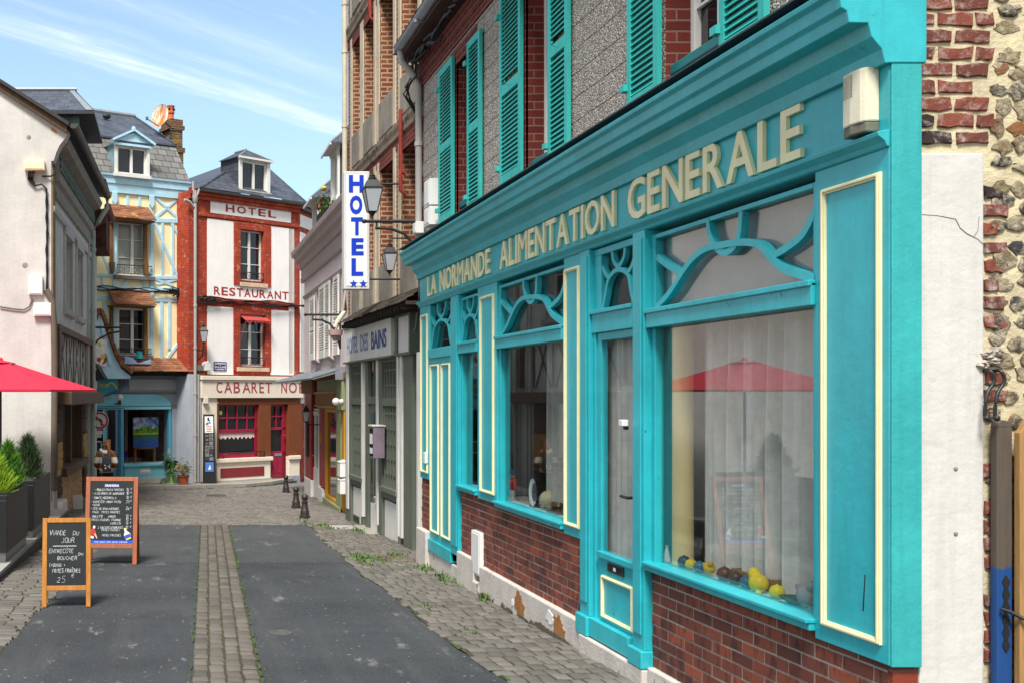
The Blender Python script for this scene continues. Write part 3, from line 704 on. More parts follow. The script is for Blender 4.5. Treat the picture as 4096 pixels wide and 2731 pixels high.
# alarm box
b=MB(SH); al=thing('alarm_box','cream plastic alarm sounder box at the end of the turquoise fascia','alarm',SH.w(4.9,0,1.185),R(90))
b.plan([(4.815,0),(4.985,0),(4.985,.06),(4.96,.075),(4.90,.082),(4.84,.075),(4.815,.06)],1.23,1.478); b.build('case',plain('alarm_plastic',sr(226,216,190),.4,.04),al,bevel=.008)
b=MB(SH); b.plan([(4.818,0),(4.982,0),(4.982,.06),(4.90,.080),(4.818,.06)],1.185,1.229); b.build('strobe_base',plain('alarm_grey',sr(110,108,92),.5),al,bevel=.006)
b=MB(SH)
for k in range(13):
    z=1.36+k*.008; b.hexa([(4.885,.08,z),(4.96,.073,z),(4.96,.0765,z+.002),(4.885,.0838,z+.002),(4.885,.08,z+.004),(4.96,.073,z+.004),(4.96,.0765,z+.0042),(4.885,.0838,z+.0042)])
b.build('grille',plain('alarm_slot',sr(150,142,118),.6),al)
# ---- inside the windows
b=MB(SH); b.box(4.85,13.7,-2.6,-2.5,-2.2,1.5); b.box(4.80,4.84,-2.5,-.1,-2.2,1.5); b.box(13.66,13.7,-2.5,-.15,-2.2,1.5); b.box(4.84,13.66,-2.5,-.15,1.42,1.5); b.box(4.84,13.66,-2.5,-.15,-2.2,-2.1)
for s in (5.28,8.14): b.box(s-.01,s+.01,-.5,-.1,-2.1,1.4)
b.build('interior',plain('room_grey',sr(150,146,138),.9,.1),shop)
m_sill=plain('display_board',sr(190,188,180),.6,.1)
b=MB(SH); b.box(5.30,7.15,-.6,-.085,-1.16,-1.125); b.box(8.69,11.0,-.6,-.085,-1.09,-1.05); b.box(11.13,11.85,-.6,-.085,-1.045,-1.005); b.build('display_shelf',m_sill,shop)
b=MB(SH); b.box(5.31,7.14,-.14,-.11,.5,1.08); b.build('fanlight_blind',plain('grey_blind',sr(150,148,146),.95,.06,4),shop)
def curtain(s0,s1,z0,z1,o,label,mat,seed,per=.16,amp=.035):
    b=MB(SH); r=random.Random(seed); N=int((s1-s0)/.012); c=[]; ph=0
    for i in range(N+1):
        s=s0+(s1-s0)*i/N; ph+=.012/per*6.28*r.uniform(.6,1.4)
        c.append([b.P(s,o+amp*math.sin(ph)*(1 if j else .7)+amp*.35*math.sin(ph*2.3+1),z) for j,z in enumerate((z1,(z0+z1)/2,z0))])
    for i in range(N):
        for j in (0,1): b.f.append([c[i][j],c[i+1][j],c[i+1][j+1],c[i][j+1]]); b.m.append(0)
    solo(b,'curtain',mat,label,'curtain',smooth=80,recalc=False)
curtain(5.32,6.98,-1.124,.52,-.30,'long grey net curtain hanging behind the big shop window',m_curt,1,.15,.075)
curtain(7.22,8.12,-1.7,.5,-.13,'sheer grey curtain behind the glass of the turquoise shop door',m_curt,2,.12,.02)
curtain(8.72,9.75,-1.048,.52,-.24,'grey curtain drawn at the right side of the middle shop window',m_curtd,3)
b=MB(SH); cs=SH.S(Y2,415,-.16); b.lathe([(.07,-1.124),(.066,-1.1),(.064,.54)],cs,-.16,18); solo(b,'column',plain('column_cream',sr(214,196,140),.6,.06),'cream painted column standing inside the big shop window','column',smooth=60)
def item(kind,zm,x,o,zs,col,r,label,cat,group=None,shape='ball'):
    b=MB(SH); s=SH.S(zm,x,o); mt=plain(kind,col,.42,.22,8,.15,40,spec=.4)
    if shape=='ball': b.lathe([(r*.25,zs),(r*.7,zs+r*.18),(r*.98,zs+r*.65),(r,zs+r*.95),(r*.85,zs+r*1.45),(r*.5,zs+r*1.75),(r*.15,zs+r*1.86),(r*.1,zs+r*2.0)],s,o,18)
    elif shape=='vase': b.lathe([(r,zs),(r*1.02,zs+r*.5),(r*.7,zs+r*2),(r*.38,zs+r*3.3),(r*.34,zs+r*3.8),(r*.5,zs+r*4.1),(r*.4,zs+r*4.1)],s,o,18)
    elif shape=='bird':
        b.ball(s,o,zs+r*1.25,r*1.25,r,r*1.05,14); b.ball(s-r*.9,o+.01,zs+r*2.3,r*.55,r*.5,r*.55,12); b.lathe([(r*.4,zs+r*1.2),(r*.5,zs+r*1.8),(r*.4,zs+r*2.3)],s-r*.75,o,10)
        b.lathe([(.15*r,0),(.01,r*.4)],s-r*1.5,o,6) if 0 else None
        b.hexa([(s+r*.9,o-.02,zs+r*1.3),(s+r*1.1,o-.02,zs+r*1.1),(s+r*1.1,o+.02,zs+r*1.1),(s+r*.9,o+.02,zs+r*1.3),(s+r*1.7,o-.01,zs+r*2.1),(s+r*1.9,o-.01,zs+r*1.9),(s+r*1.9,o+.01,zs+r*1.9),(s+r*1.7,o+.01,zs+r*2.1)])
        for q in (-.3,.3): b.lathe([(r*.3,zs),(r*.14,zs+.01),(r*.14,zs+r*.5)],s+q*r,o,8)
    elif shape=='dish': b.lathe([(r*.5,zs),(r*.7,zs+.01),(r*1.5,zs+.035),(r*1.55,zs+.04),(r*1.3,zs+.035),(r*.3,zs+.015)],s,o,20)
    elif shape=='gourd':
        b.ball(s,o,zs+r,r*1.1,r,r,14); b.ball(s+r*.9,o,zs+r*1.9,r*.62,r*.6,r*.7,12); b.ball(s+r*.5,o,zs+r*1.5,r*.75,r*.7,r*.75,12)
        for q in (-.5,.4): b.lathe([(r*.35,zs),(r*.25,zs+r*.4)],s+q*r,o+r*.3,8)
    solo(b,kind,mt,label,cat,group,smooth=60)
Zs=-1.122
item('ceramic_vase',Y2,353,-.135,Zs,sr(226,222,214),.026,'small white ceramic bottle vase at the left of the big window display','vase',shape='vase')
item('grey_figurine',Y2,385,-.135,Zs,sr(150,152,152),.022,'small grey figurine beside the white vase in the shop window','figurine',shape='vase')
item('glass_float',Y2,420,-.135,Zs,sr(14,70,86),.04,'dark blue ornamental ball beside the grey figurine','ornament')
item('ceramic_lemon',Y2,446,-.135,Zs,sr(214,186,20),.036,'yellow ceramic fruit between two blue balls in the window','ornament')
item('glass_float',Y2,480,-.135,Zs,sr(20,96,118),.038,'bright blue ornamental ball right of the small yellow fruit','ornament')
item('owl_figurine',Y2,517,-.135,Zs,sr(206,164,24),.034,'yellow and brown owl figurine in the shop window','figurine',shape='bird')
item('wooden_ball',Y2,575,-.135,Zs,sr(88,44,26),.045,'brown polished wooden ball nearer the owl figurine','ornament')
item('wooden_ball',Y2,618,-.135,Zs,sr(60,30,24),.041,'dark brown ball beside the lighter wooden one','ornament')
item('teal_ball',Y2,660,-.135,Zs,sr(18,92,112),.038,'teal ball just left of the yellow gourd','ornament')
item('yellow_gourd',Y2,706,-.135,Zs,sr(222,196,20),.052,'bright yellow gourd shaped animal ornament in the window','ornament',shape='gourd')
item('ceramic_lemon',Y2,777,-.135,Zs,sr(216,200,24),.04,'yellow ceramic lemon standing alone near the window edge','ornament')
item('green_dish',Y2,845,-.135,Zs,sr(14,84,72),.05,'dark green glazed dish beside the speckled hen','dish',shape='dish')
item('hen_figurine',Y2,897,-.135,Zs,sr(140,146,146),.055,'speckled grey hen figurine at the right end of the window','figurine',shape='bird')
b=MB(SH); s0,s1=SH.S(Y2,750,-.2),SH.S(Y2,600,-.2); b.v=[]; b.box(s0,s1,-.30,-.20,Zs,Zs+.012); b.box(s0,s1,-.21,-.20,Zs+.012,Zs+.07); b.box(s0,s1,-.30,-.29,Zs+.012,Zs+.07); b.box(s0,s0+.01,-.29,-.21,Zs+.012,Zs+.07); b.box(s1-.01,s1,-.29,-.21,Zs+.012,Zs+.07)
solo(b,'wooden_tray',wood('tray_wood',sr(150,116,60)),'open wooden tray at the foot of the net curtain','tray')
Zm=-1.048
b=MB(SH); s=SH.S(Z7,470,-.2); sf=thing('sailor_figurine','painted sailor figurine in blue and red in the middle shop window','figurine',SH.w(s,-.2,Zm),R(90))
b.lathe([(.05,Zm),(.052,Zm+.015),(.03,Zm+.02),(.035,Zm+.1)],s,-.2,12); b.build('trousers',plain('fig_white',sr(210,214,216),.4),sf,smooth=50)
b=MB(SH); b.lathe([(.036,Zm+.1),(.05,Zm+.15),(.052,Zm+.19),(.025,Zm+.215)],s,-.2,12); b.beam(s-.05,Zm+.19,s-.09,Zm+.11,.028,-.215,-.185); b.beam(s+.05,Zm+.19,s+.08,Zm+.12,.028,-.215,-.185); b.build('jacket',plain('fig_red',sr(176,30,28),.4),sf,smooth=50)
b=MB(SH); b.ball(s,-.2,Zm+.24,.03,.03,.034,12); b.build('head',plain('fig_skin',sr(206,156,124),.5),sf,smooth=60)
b=MB(SH); b.lathe([(.04,Zm+.258),(.036,Zm+.28),(.03,Zm+.295),(.01,Zm+.3)],s,-.2,12); b.ball(s+.05,-.15,Zm+.07,.055,.03,.055,10); b.build('cap',plain('fig_blue',sr(24,76,140),.4),sf,smooth=50)
b=MB(SH); s=SH.S(Z7,572,-.2); n=28
for k in range(n):
    a0,a1=6.283*k/n,6.283*(k+1)/n
    for (r0,r1,o0,o1) in ((.13,.088,-.16,-.175),(.088,.0,-.175,-.18)):
        f=lambda r_,a,o_: (s+r_*.8*math.cos(a),o_,Zm+.14+r_*math.sin(a))
        b.face([f(r0,a0,o0),f(r0,a1,o0),f(r1,a1,o1),f(r1,a0,o1)],0 if r0>.1 else 1)
for q in (-.05,.05): b.box(s+q-.008,s+q+.008,-.26,-.15,Zm,Zm+.02,2)
b.box(s-.06,s+.06,-.2,-.19,Zm,Zm+.1,2)
solo(b,'oval_plate',[m_white,plain('plate_blue',sr(60,66,80),.4,.5,40),m_black],'oval plate with a dark painted centre on a stand in the window','plate',smooth=40)
item('ostrich_egg',Z7,622,-.22,Zm+.02,sr(196,184,150),.085,'pale globe ornament marked in red beside the oval plate','globe')
b=MB(SH); s=SH.S(Z7,655,-.2); b.box(s-.12,s+.12,-.25,-.15,Zm,Zm+.02); b.lathe([(.05,Zm+.02),(.02,Zm+.03),(.02,Zm+.05),(.045,Zm+.07),(.03,Zm+.1)],s-.05,-.2,12); b.ball(s+.07,-.2,Zm+.06,.05,.03,.04,10)
solo(b,'brass_ornament',plain('dark_brass',sr(90,74,48),.35,.3,metal=.6),'dark brass ornament at the right edge of the middle window','ornament',smooth=50)
# ================================================================ GABLE END: white render, brick quoins, flint
RW=Fr(0,4.79,1,0,1)
gab=thing('flint_wall','flint and red brick gable wall with a tall white rendered strip','wall',(4.4,4.79,gz(4.8)),0)
m_lime=plain('lime_mortar',sr(198,186,154),.95,.25,7,.7,50)
b=MB(RW); b.box(3.337,5.65,-.4,0,-2.3,4.2); b.build('mortar_core',m_lime,gab)
b=MB(RW); z1=1.074
b.box(3.34,3.628,-.1,.03,-2.3,z1)
b.build('white_render',plain('cracked_white_render',sr(202,200,195),.85,.09,2.0,.45,14,streak=.2,wear=.88,wc=sr(186,178,168),wsc=5),gab,bevel=.008)
b=MB(RW); b.tube([(3.50,.032,.78),(3.52,.032,.74),(3.55,.032,.715),(3.58,.032,.70),(3.60,.032,.73),(3.605,.032,.79)],.0014,5); b.tube([(3.35,.031,.80),(3.42,.031,.795),(3.50,.032,.78)],.0012,4); b.tube([(3.58,.032,.70),(3.60,.032,.69),(3.625,.032,.665)],.0012,4)
for s,z in ((3.50,-.33),(3.50,-.62)): b.lathe([(.009,.03),(.009,.034),(.005,.036)],s,z,8,axis='o')
b.build('crack',plain('crack_grey',sr(140,134,126),.9),gab)
def rough(b,s,z,w,h,o,r,m=0,n=10,lump=.35):
    """one irregular flat-faced stone"""
    ang=sorted(r.uniform(0,6.28) for _ in range(n)); ang=[6.283*k/n+r.uniform(-.25,.25) for k in range(n)]
    ring=[(math.cos(a)*w/2*r.uniform(1-lump,1+lump*.3),math.sin(a)*h/2*r.uniform(1-lump,1+lump*.3)) for a in ang]
    A=[b.P(s+x,-.02,z+y) for x,y in ring]; B=[b.P(s+x*.97,o*r.uniform(.5,.8),z+y*.97) for x,y in ring]; C=[b.P(s+x*.66,o*r.uniform(.75,1.15),z+y*.66) for x,y in ring]; D=[b.P(s+x*.3,o*r.uniform(.8,1.1),z+y*.3) for x,y in ring]
    c=b.P(s,o*r.uniform(.7,1.0),z)
    for i in range(n):
        k=(i+1)%n; b.f+=[[A[i],A[k],B[k],B[i]],[B[i],B[k],C[k],C[i]],[C[i],C[k],D[k],D[i]],[D[i],D[k],c]]; b.m+=[m]*4
def oldbrick(b,s,z,w,h,o,r,m):
    q=.012; P=[]
    for (x,y) in ((0,0),(.33,0),(.66,0),(1,0),(1,1),(.66,1),(.33,1),(0,1)): P.append((s+x*w+r.uniform(-q,q)*.6,z+y*h+r.uniform(-q,q)*.6))
    A=[b.P(x,-.02,y) for x,y in P]; B=[b.P(x,o-.006,y) for x,y in P]; cx=s+w/2; cy=z+h/2
    C=[b.P(x+(cx-x)*.06,o+r.uniform(-.004,.005),y+(cy-y)*.18) for x,y in P]
    for i in range(8):
        k=(i+1)%8; b.f+=[[A[i],A[k],B[k],B[i]],[B[i],B[k],C[k],C[i]]]; b.m+=[m,m]
    b.f+=[[C[0],C[1],C[6],C[7]],[C[1],C[2],C[5],C[6]],[C[2],C[3],C[4],C[5]]]; b.m+=[m]*3
def oldb():
    n=NT('weathered_brick'); p=n.obj(); r=n.a('ShaderNodeNewGeometry').outputs['Random Per Island']
    col=n.mix(r,sr(132,74,60),sr(102,62,54)); col=n.mix(n.ramp(n.math('FRACT',n.math('MULTIPLY',r,5.1)),.88,.93),col,sr(52,42,42))
    col=n.mix(n.math('MULTIPLY',n.ramp(n.noise(p,16,7,.75),.5,.68),.75),col,sr(190,176,168)); col=n.mix(n.math('MULTIPLY',n.ramp(n.noise(p,30,5),.55,.8),.5),col,sr(90,50,44))
    return n.out(col,.9,n.noise(p,55,6,.7),.7,.008,spec=.2)
def flintm():
    n=NT('flint'); p=n.obj(); r=n.a('ShaderNodeNewGeometry').outputs['Random Per Island']
    k=n.noise(p,14,7,.75,.8); a=n.mix(r,sr(48,48,52),sr(126,108,76)); c=n.mix(n.ramp(k,.47,.62),a,sr(192,182,158)); c=n.mix(n.ramp(n.noise(p,40,5,.7),.6,.7),c,sr(46,44,44)); c=n.mix(n.math('MULTIPLY',n.ramp(n.noise(p,9,6,.8),.48,.62),.7),c,sr(190,176,142))
    c=n.mix(n.ramp(n.math('FRACT',n.math('MULTIPLY',r,6.7)),.90,.94),c,sr(140,92,52))
    return n.out(c,.55,n.noise(p,22,7,.75),1.0,.02,spec=.4)
m_oldb=oldb(); m_flint=flintm()
b=MB(RW); r=random.Random(21); z=1.12; row=0
while z<4.1:
    s=3.345; 
    lim=3.62+(.08 if row%3 else -.02)
    if row%2: ws=(.09,.17,.09)
    else: ws=(.17,.16)
    for w in ws:
        if s+w<lim+.1 and r.random()<.93: oldbrick(b,s,z,w-.012,.057,.010,r,0)
        s+=w+.004
    z+=.0757; row+=1
z=-1.2
while z<1.05:
    w=r.choice((.06,.09,.11)); 
    if r.random()<.6: oldbrick(b,3.64+r.uniform(0,.01),z,w,.058,.012,r,0)
    z+=.083
b.build('brick_quoins',m_oldb,gab)
b=MB(RW); z=-1.3
while z<4.1:
    s=3.66+(.0 if z<1.05 else .03)+r.uniform(-.02,.02)
    while s<5.5:
        w=r.uniform(.07,.145); h=r.uniform(.06,.115)
        if r.random()<.95:
            rough(b,s+w/2,z+r.uniform(-.025,.025),w,h,r.uniform(.005,.018),r,0,13,.42)
        s+=w+r.uniform(-.012,.014)
    z+=.086
b.build('flint_stones',m_flint,gab,smooth=50)
# iron hook, gate
b=MB(RW); hk=thing('iron_hook','pair of black wrought iron hooks on the wall beside the white strip','hook',(3.6,4.75,.0),0)
for q,(dx) in enumerate((0,.045)):
    x=3.615+dx; b.wire([(x+.01,.0,.10),(x+.015,.06,.105),(x+.028,.07,.07),(x+.018,.07,.04),(x-.005,.075,.01),(x-.018,.08,-.03),(x-.022,.08,-.075),(x-.022,.08,-.10)],.0075,8); b.ball(x-.022,.09,-.105,.014,.014,.014,10)
b.tube([(3.60,.07,.045),(3.66,.07,.04)],.005,6)
b.build('hook',m_black,hk,smooth=60)
b=MB(RW); [rough(b,3.62+x,.13+y,.06,.05,.05,r) for x,y in ((0,0),(.05,.02),(.02,.05),(.07,.06))]; b.build('render_lump',plain('grey_render_lump',sr(170,160,150),.95,.2,8,.6,30),hk)
gt=thing('wooden_gate','wooden gate with one blue painted post and black iron latch','gate',(3.9,4.70,gz(4.7)),0)
m_oldw=wood('grey_weathered_board',sr(84,74,66),.3)
n=NT('half_blue_board'); p=n.obj(); sz=n.a('ShaderNodeSeparateXYZ',{0:p}).outputs[2]
q=n.a('ShaderNodeMapping',{'Vector':p,'Scale':(20,20,2)}).outputs[0]; g=n.noise(q,2,5)
fz=n.ramp(n.math('ADD',sz,n.math('MULTIPLY',n.noise(p,14,4),.12)),1.18,1.19)
m_hb=n.out(n.mix(fz,n.mix(g,sr(12,58,116),sr(18,74,136)),n.mix(g,sr(70,62,56),sr(98,86,76))),.6,g,.3,.006)
b=MB(RW); b.box(3.655,3.722,.03,.07,-2.2,-.145); b.prism([(3.655,-.145),(3.722,-.145),(3.715,-.12),(3.68,-.112),(3.66,-.125)],.03,.07); b.build('edge_post',m_hb,gt,bevel=.003)
m_pine=wood('new_pine',sr(164,126,78),.3)
b=MB(RW); b.prism([(3.725,-2.2),(3.83,-2.2),(3.83,-.02),(3.80,-.055),(3.725,-.17)],.075,.11); b.prism([(3.834,-2.2),(3.95,-2.2),(3.95,.06),(3.834,-.015)],.075,.11); b.prism([(3.954,-2.2),(4.08,-2.2),(4.08,.10),(3.954,.065)],.075,.11); b.build('boards',m_pine,gt,bevel=.004)
b=MB(RW); pts=[]
for k in range(0,13):
    z=-.80-.34*k/12; pts.append((3.693+(.006+.010*abs(math.sin(k*1.57)))*(1 if 0<k<12 else .2),z))
pl2=[(2*3.693-x,z) for x,z in pts[::-1]]; b.prism(pts+pl2,.07,.075); b.tube([(3.66,.085,-.945),(3.69,.10,-.955),(3.72,.12,-.975),(3.742,.14,-.99)],.008,8); b.ball(3.745,.145,-.992,.012,.012,.012,8); b.build('latch',m_black,gt,smooth=50)
# ================================================================ BRICK HOTEL
HT=Fr(3.5,14.6,-.03,1,-1); HA=math.atan2(1,-.03)
hz=lambda s:gz(14.6+s)
hot=thing('brick_hotel','tall old brick hotel with cream render strips above a grey-green timber front','hotel',HT.w(2.7,0,hz(2.7)),HA)
HE=HT.S(Zd,800)                                   # far corner
g=lambda x:HT.S(Z5,x)
cols=[(g(810)-.05,g(722)),(g(662),g(586)),(g(541),g(486)),(g(456),g(414))]
cols=[(min(a),max(a)) for a in cols]
F1=(2.08,3.62); F2=(4.72,6.38); F3=(7.35,9.0)
holes=[(a,c,*f) for a,c in cols for f in (F1,F2,F3)]
b=MB(HT); b.wall(-.4,HE,1.2,9.6,holes,0,.32,0,1); b.face([(HE,0,-2.6),(HE,-6,-2.6),(HE,-6,9.6),(HE,0,9.6)]); b.face([(-.4,0,9.6),(HE,0,9.6),(HE,-6,9.6),(-.4,-6,9.6)]); b.face([(-.4,0,4.5),(-.4,-6,4.5),(-.4,-6,9.6),(-.4,0,9.6)])
b.build('brick_wall',[m_bhot,m_bhot],hot)
m_strip=plain('cream_render_strip',sr(192,178,154),.9,.16,3,.3,30,streak=.25,wear=.84,wc=sr(136,104,84),wsc=6)
m_grend=plain('stained_grey_render',sr(132,125,113),.95,.35,1.6,.4,25)
b=MB(HT)
for a,c in cols:
    for q0,q1 in ((c+.07,c+.21),(a-.21,a-.07)):
        if q1<HE-.02 and q0>-.3: b.box(q0,q1,-.02,.02,1.3,3.78); b.box(q0,q1,-.02,.02,4.14,6.55); b.box(q0,q1,-.02,.02,6.95,9.6)
b.build('render_strip',m_strip,hot)
for a,c in cols:
    for p0,p1 in ((1.45,F1[0]),(4.14,F2[0]),(6.95,F3[0])):
        b=MB(HT); b.box(a-.04,c+.04,-.28,.03,p0,p1); b.build('sill_panel',m_grend,hot,bevel=.01)
b=MB(HT)
for z in (3.98,6.72): b.extr([(-.02,z-.12),(.035,z-.1),(.04,z-.02),(.06,z+.04),(.065,z+.1),(.02,z+.13),(-.02,z+.15)],-.4,HE+.03,0)
b.build('string_course',plain('mossy_stone',sr(140,122,106),.95,.3,5,.6,30,wear=.72,wc=sr(86,84,62),wsc=10),hot,bevel=.008)
b=MB(HT)
for z in (3.72,6.45): b.box(-.4,HE,-.02,.012,z,z+.14)
for a,c in cols:
    for f in (F1,F2): b.box(a-.06,c+.06,-.02,.016,f[1],f[1]+.1)
b.build('brick_band',m_bred,hot)
for a,c in cols:
    for f in (F1,F2,F3): casement(hot,HT,a,c,f[0],f[1],-.26,m_white,2,3,.045)
m_rox=plain('red_oxide',sr(150,56,48),.5)
for s,z0,z1 in ((1.15,3.3,4.2),(1.15,3.0,3.3),(3.25,6.3,7.0)): b=MB(HT); b.tube([(s,.08,z1),(s,.08,z0),(s,.0,z0-.06)],.03,8); b.build('red_drain',m_rox,hot,smooth=50)
b=MB(HT); b.tube([(HE-.02,.07,9.6),(HE-.02,.07,2.1)],.05,10)
for z in (3.2,5.0,6.4,7.3): b.lathe([(.06,z),(.06,z+.05)],HE-.02,.07,10)
b.tube([(HE-.02,.07,2.1),(HE-.02,.07,1.55),(HE-.06,.2,1.38),(HE-.05,.25,1.25)],.05,10)
b.build('downpipe',m_creampipe,hot,smooth=40)
b=MB(HT); b.lathe([(.05,1.0),(.08,1.08),(.13,1.1),(.14,1.2),(.12,1.2)],HE-.05,.25,12); b.build('rain_hopper',plain('pink_plastic',sr(176,142,140),.5),hot,smooth=40)
# ground-floor timber front
m_gg=plain('grey_green_paint',sr(98,104,92),.55,.1,4,.15,30)
m_gw=plain('front_white_paint',sr(216,214,208),.6,.08,4,.15,30,wear=.98,wc=sr(170,168,160))
h=lambda x:HT.S(Z6,x,.1)
def zz(x,y): return HT.Z(Z6,x,y,.1)
e0,e1=h(640),h(277)
ztop=1.42; zsb=.62; zst=1.16
b=MB(HT); b.wall(e0-.1,e1,-2.75,1.42,[(h(562)-.85+.33,h(562),-2.75,.62)],0,.4,0,1); b.build('front_wall',[m_gg,m_dark],hot)
zt_=.60
def rail(b,x0,x1,z0,z1,o=.1): b.box(min(h(x0),h(x1)),max(h(x0),h(x1)),0,o,z0,z1)
L=[277,362,366,372,432,446,530,556]
b=MB(HT)
for x0,x1 in ((277,303),(352,362),(372,384),(437,452),(530,536),(556,600)): rail(b,x0,x1,-2.42,.62,.09)
for s0,s1 in ((h(362),h(303)),(h(530),h(452))): b.box(min(s0,s1),max(s0,s1),0,.08,.5,.62); b.box(min(s0,s1),max(s0,s1),0,.085,-.18,-.06); b.box(min(s0,s1),max(s0,s1),0,.085,-1.62,-1.5); b.box(min(s0,s1),max(s0,s1),0,.1,-2.45,-2.3); b.box(min(s0,s1),max(s0,s1),0,.13,-1.52,-1.44)
b.box(h(437),h(372),0,.085,.55,.62); b.box(h(437),h(372),0,.085,-.16,-.04); b.box(h(600),h(277),0,.11,.60,.66)
b.build('front_frame',m_gg,hot,bevel=.006)
b=MB(HT)
for x0,x1 in ((284,294),(357,363),(428,436),(528,536),(543,553),(625,634)): rail(b,x0,x1,-2.1 if x0>280 else -1.6,.58,.108)
for s0,s1 in ((h(352),h(303)),(h(530),h(452))): b.box(min(s0,s1)+.03,max(s0,s1)-.03,0,.05,-2.28,-1.66)
b.build('white_batten',m_gw,hot,bevel=.004)
for s0,s1 in ((h(352),h(308)),(h(524),h(458))):
    s0,s1=min(s0,s1),max(s0,s1)
    for z0,z1 in ((-.06,.5),(-1.44,-.18)):
        b=MB(HT); n_=4 if s1-s0>.6 else 4
        b.box(s0,s1,.01,.02,z0,z1,1)
        for k in range(n_+2): x=s0+(s1-s0)*k/(n_+1); b.box(x-.018,x+.018,.03,.07,z0,z1)
        k=z0+.2
        while k<z1-.05: b.box(s0,s1,.025,.06,k-.016,k+.016); k+=.235
        b.build('grille',[m_gg,m_pane],hot)
s0,s1=h(430),h(386)
b=MB(HT); b.box(s0,s1,.02,.06,-2.35,-.16); b.box(s0+.12,s1-.1,.06,.066,-1.75,-.3,1); b.box(s0+.12,s1-.1,.06,.068,-2.25,-1.8,2); b.box((s0+s1)/2-.02,(s0+s1)/2+.02,.06,.08,-1.75,-.25); dd=b.build('door',[m_gg,m_pane,m_gw],hot)
b=MB(HT); b.box(s0+.06,s0+.2,.07,.10,-1.78,-1.66); b.box(s0+.08,s0+.18,.10,.102,-1.76,-1.68,1); b.build('letterbox',[m_plast,m_zinc],dd)
b=MB(HT); b.box(s0+.03,s1-.03,.02,.05,-.04,.55,0); b.box((s0+s1)/2-.02,(s0+s1)/2+.02,.05,.07,-.04,.55,1); b.build('transom_window',[m_pane,m_gg],hot)
m_tile=lambda nm,c1,c2,w=.17,hh=.1: slate(nm,c1,w,hh)
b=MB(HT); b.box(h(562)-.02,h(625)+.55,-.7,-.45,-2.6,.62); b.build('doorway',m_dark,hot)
b=MB(HT); b.box(h(600)-.0,h(577),-.3,.05,-.06,.05); b.box(h(596),h(582),-.3,-.25,.05,.6); b.build('doorway_rail',m_gg,hot)
# sign boards and tile canopy
b=MB(HT); o=.16; t0,t1=HT.S(Z6,498,o),HT.S(Z6,274,o); b.box(t0,t1,0,o,.58,1.17); sb=b.build('sign_board',m_gw,hot,bevel=.008)
b=MB(HT); b.box(t0-.02,t1+.02,0,o+.02,.555,.585); b.box(t0-.02,t1+.02,0,o+.02,1.165,1.2); b.build('board_trim',m_gg,sb)
m_let1=plain('faded_blue_letters',sr(132,144,172),.7,.3,20,.1,40,wear=.8,wc=sr(210,210,206),wsc=8); m_let2=plain('blue_letters',sr(66,84,130),.7,.15,20,.1,40,wear=.8,wc=sr(200,202,206),wsc=9)
b=MB(HT)
for tx,x0,x1,m in (('HOTEL',288,340,0),('DES',352,390,0),('BAINS',405,478,1)): b.text(tx,HT.S(Z6,x0,o),HT.S(Z6,x1,o),.72,1.01,o,.006,.02,m)
b.build('lettering',[m_let1,m_let2],sb)
b=MB(HT); t2,t3=HT.S(Z6,594,.12),HT.S(Z6,535,.12); b.box(t2,t3,0,.12,.60,1.12); pb=b.build('blank_board',m_gw,hot,bevel=.008)
b=MB(HT); b.box(t2-.07,t2,0,.15,.56,1.2); b.box(t3,t3+.10,0,.15,.56,1.2); b.box(t2,t3,0,.15,1.12,1.2); b.box(t2,t3,0,.15,.56,.60); b.build('board_frame',m_gg,pb)
b=MB(HT); e2,e3=e0-.25,HT.S(Z6,243,.45)
b.box(e2,e3-.05,0,.36,1.20,1.25)
for k in range(22): s=e2+.1+(e3-e2-.2)*k/21; b.box(s-.025,s+.025,.05,.40,1.14,1.2)
b.build('canopy_rafters',plain('dark_timber',sr(52,44,38),.8,.3),hot)
def tiles(F,par,s0,s1,o0,z0,o1,z1,rows,tw,mat,seed,name='tile_roof',th=.018,lift=.02):
    """plain tiles: every tile is a slab, courses lapping from eave to top"""
    r=random.Random(seed); b=MB(F)
    for k in range(rows):
        f0,f1=k/rows,(k+1.25)/rows
        oa,za=o0+(o1-o0)*f0,z0+(z1-z0)*f0; ob,zb=o0+(o1-o0)*min(f1,1.05),z0+(z1-z0)*min(f1,1.05)
        s=s0-(tw/2 if k%2 else 0)
        while s<s1-.01:
            a,c=max(s+.003,s0),min(s+tw-.003,s1); q=r.uniform(-.006,.006)
            if c-a>.01:
                b.hexa([(a,oa,za+lift+q-th),(c,oa,za+lift+q-th),(c,ob,zb-th),(a,ob,zb-th),(a,oa,za+lift+q),(c,oa,za+lift+q),(c,ob,zb+.003),(a,ob,zb+.003)])
            s+=tw
    return b.build(name,mat,par)
def tilem(name,c1,c2,moss,amt=.66):
    n=NT(name); p=n.obj(); r=n.a('ShaderNodeNewGeometry').outputs['Random Per Island']
    col=n.mix(r,c1,c2); col=n.mix(n.math('MULTIPLY',n.noise(p,20,5,.7),.4),col,mul(c1,.5))
    col=n.mix(n.ramp(n.noise(p,4.5,6,.72),amt,amt+.06),col,moss)
    return n.out(col,.85,n.noise(p,40,5),.4,.008,spec=.2)
m_tgrey=tilem('mossy_grey_tiles',sr(96,86,74),sr(70,64,58),sr(130,124,70),.64)
tiles(HT,hot,e2,e3,.46,1.22,0,1.5,5,.17,m_tgrey,3,'tile_canopy')
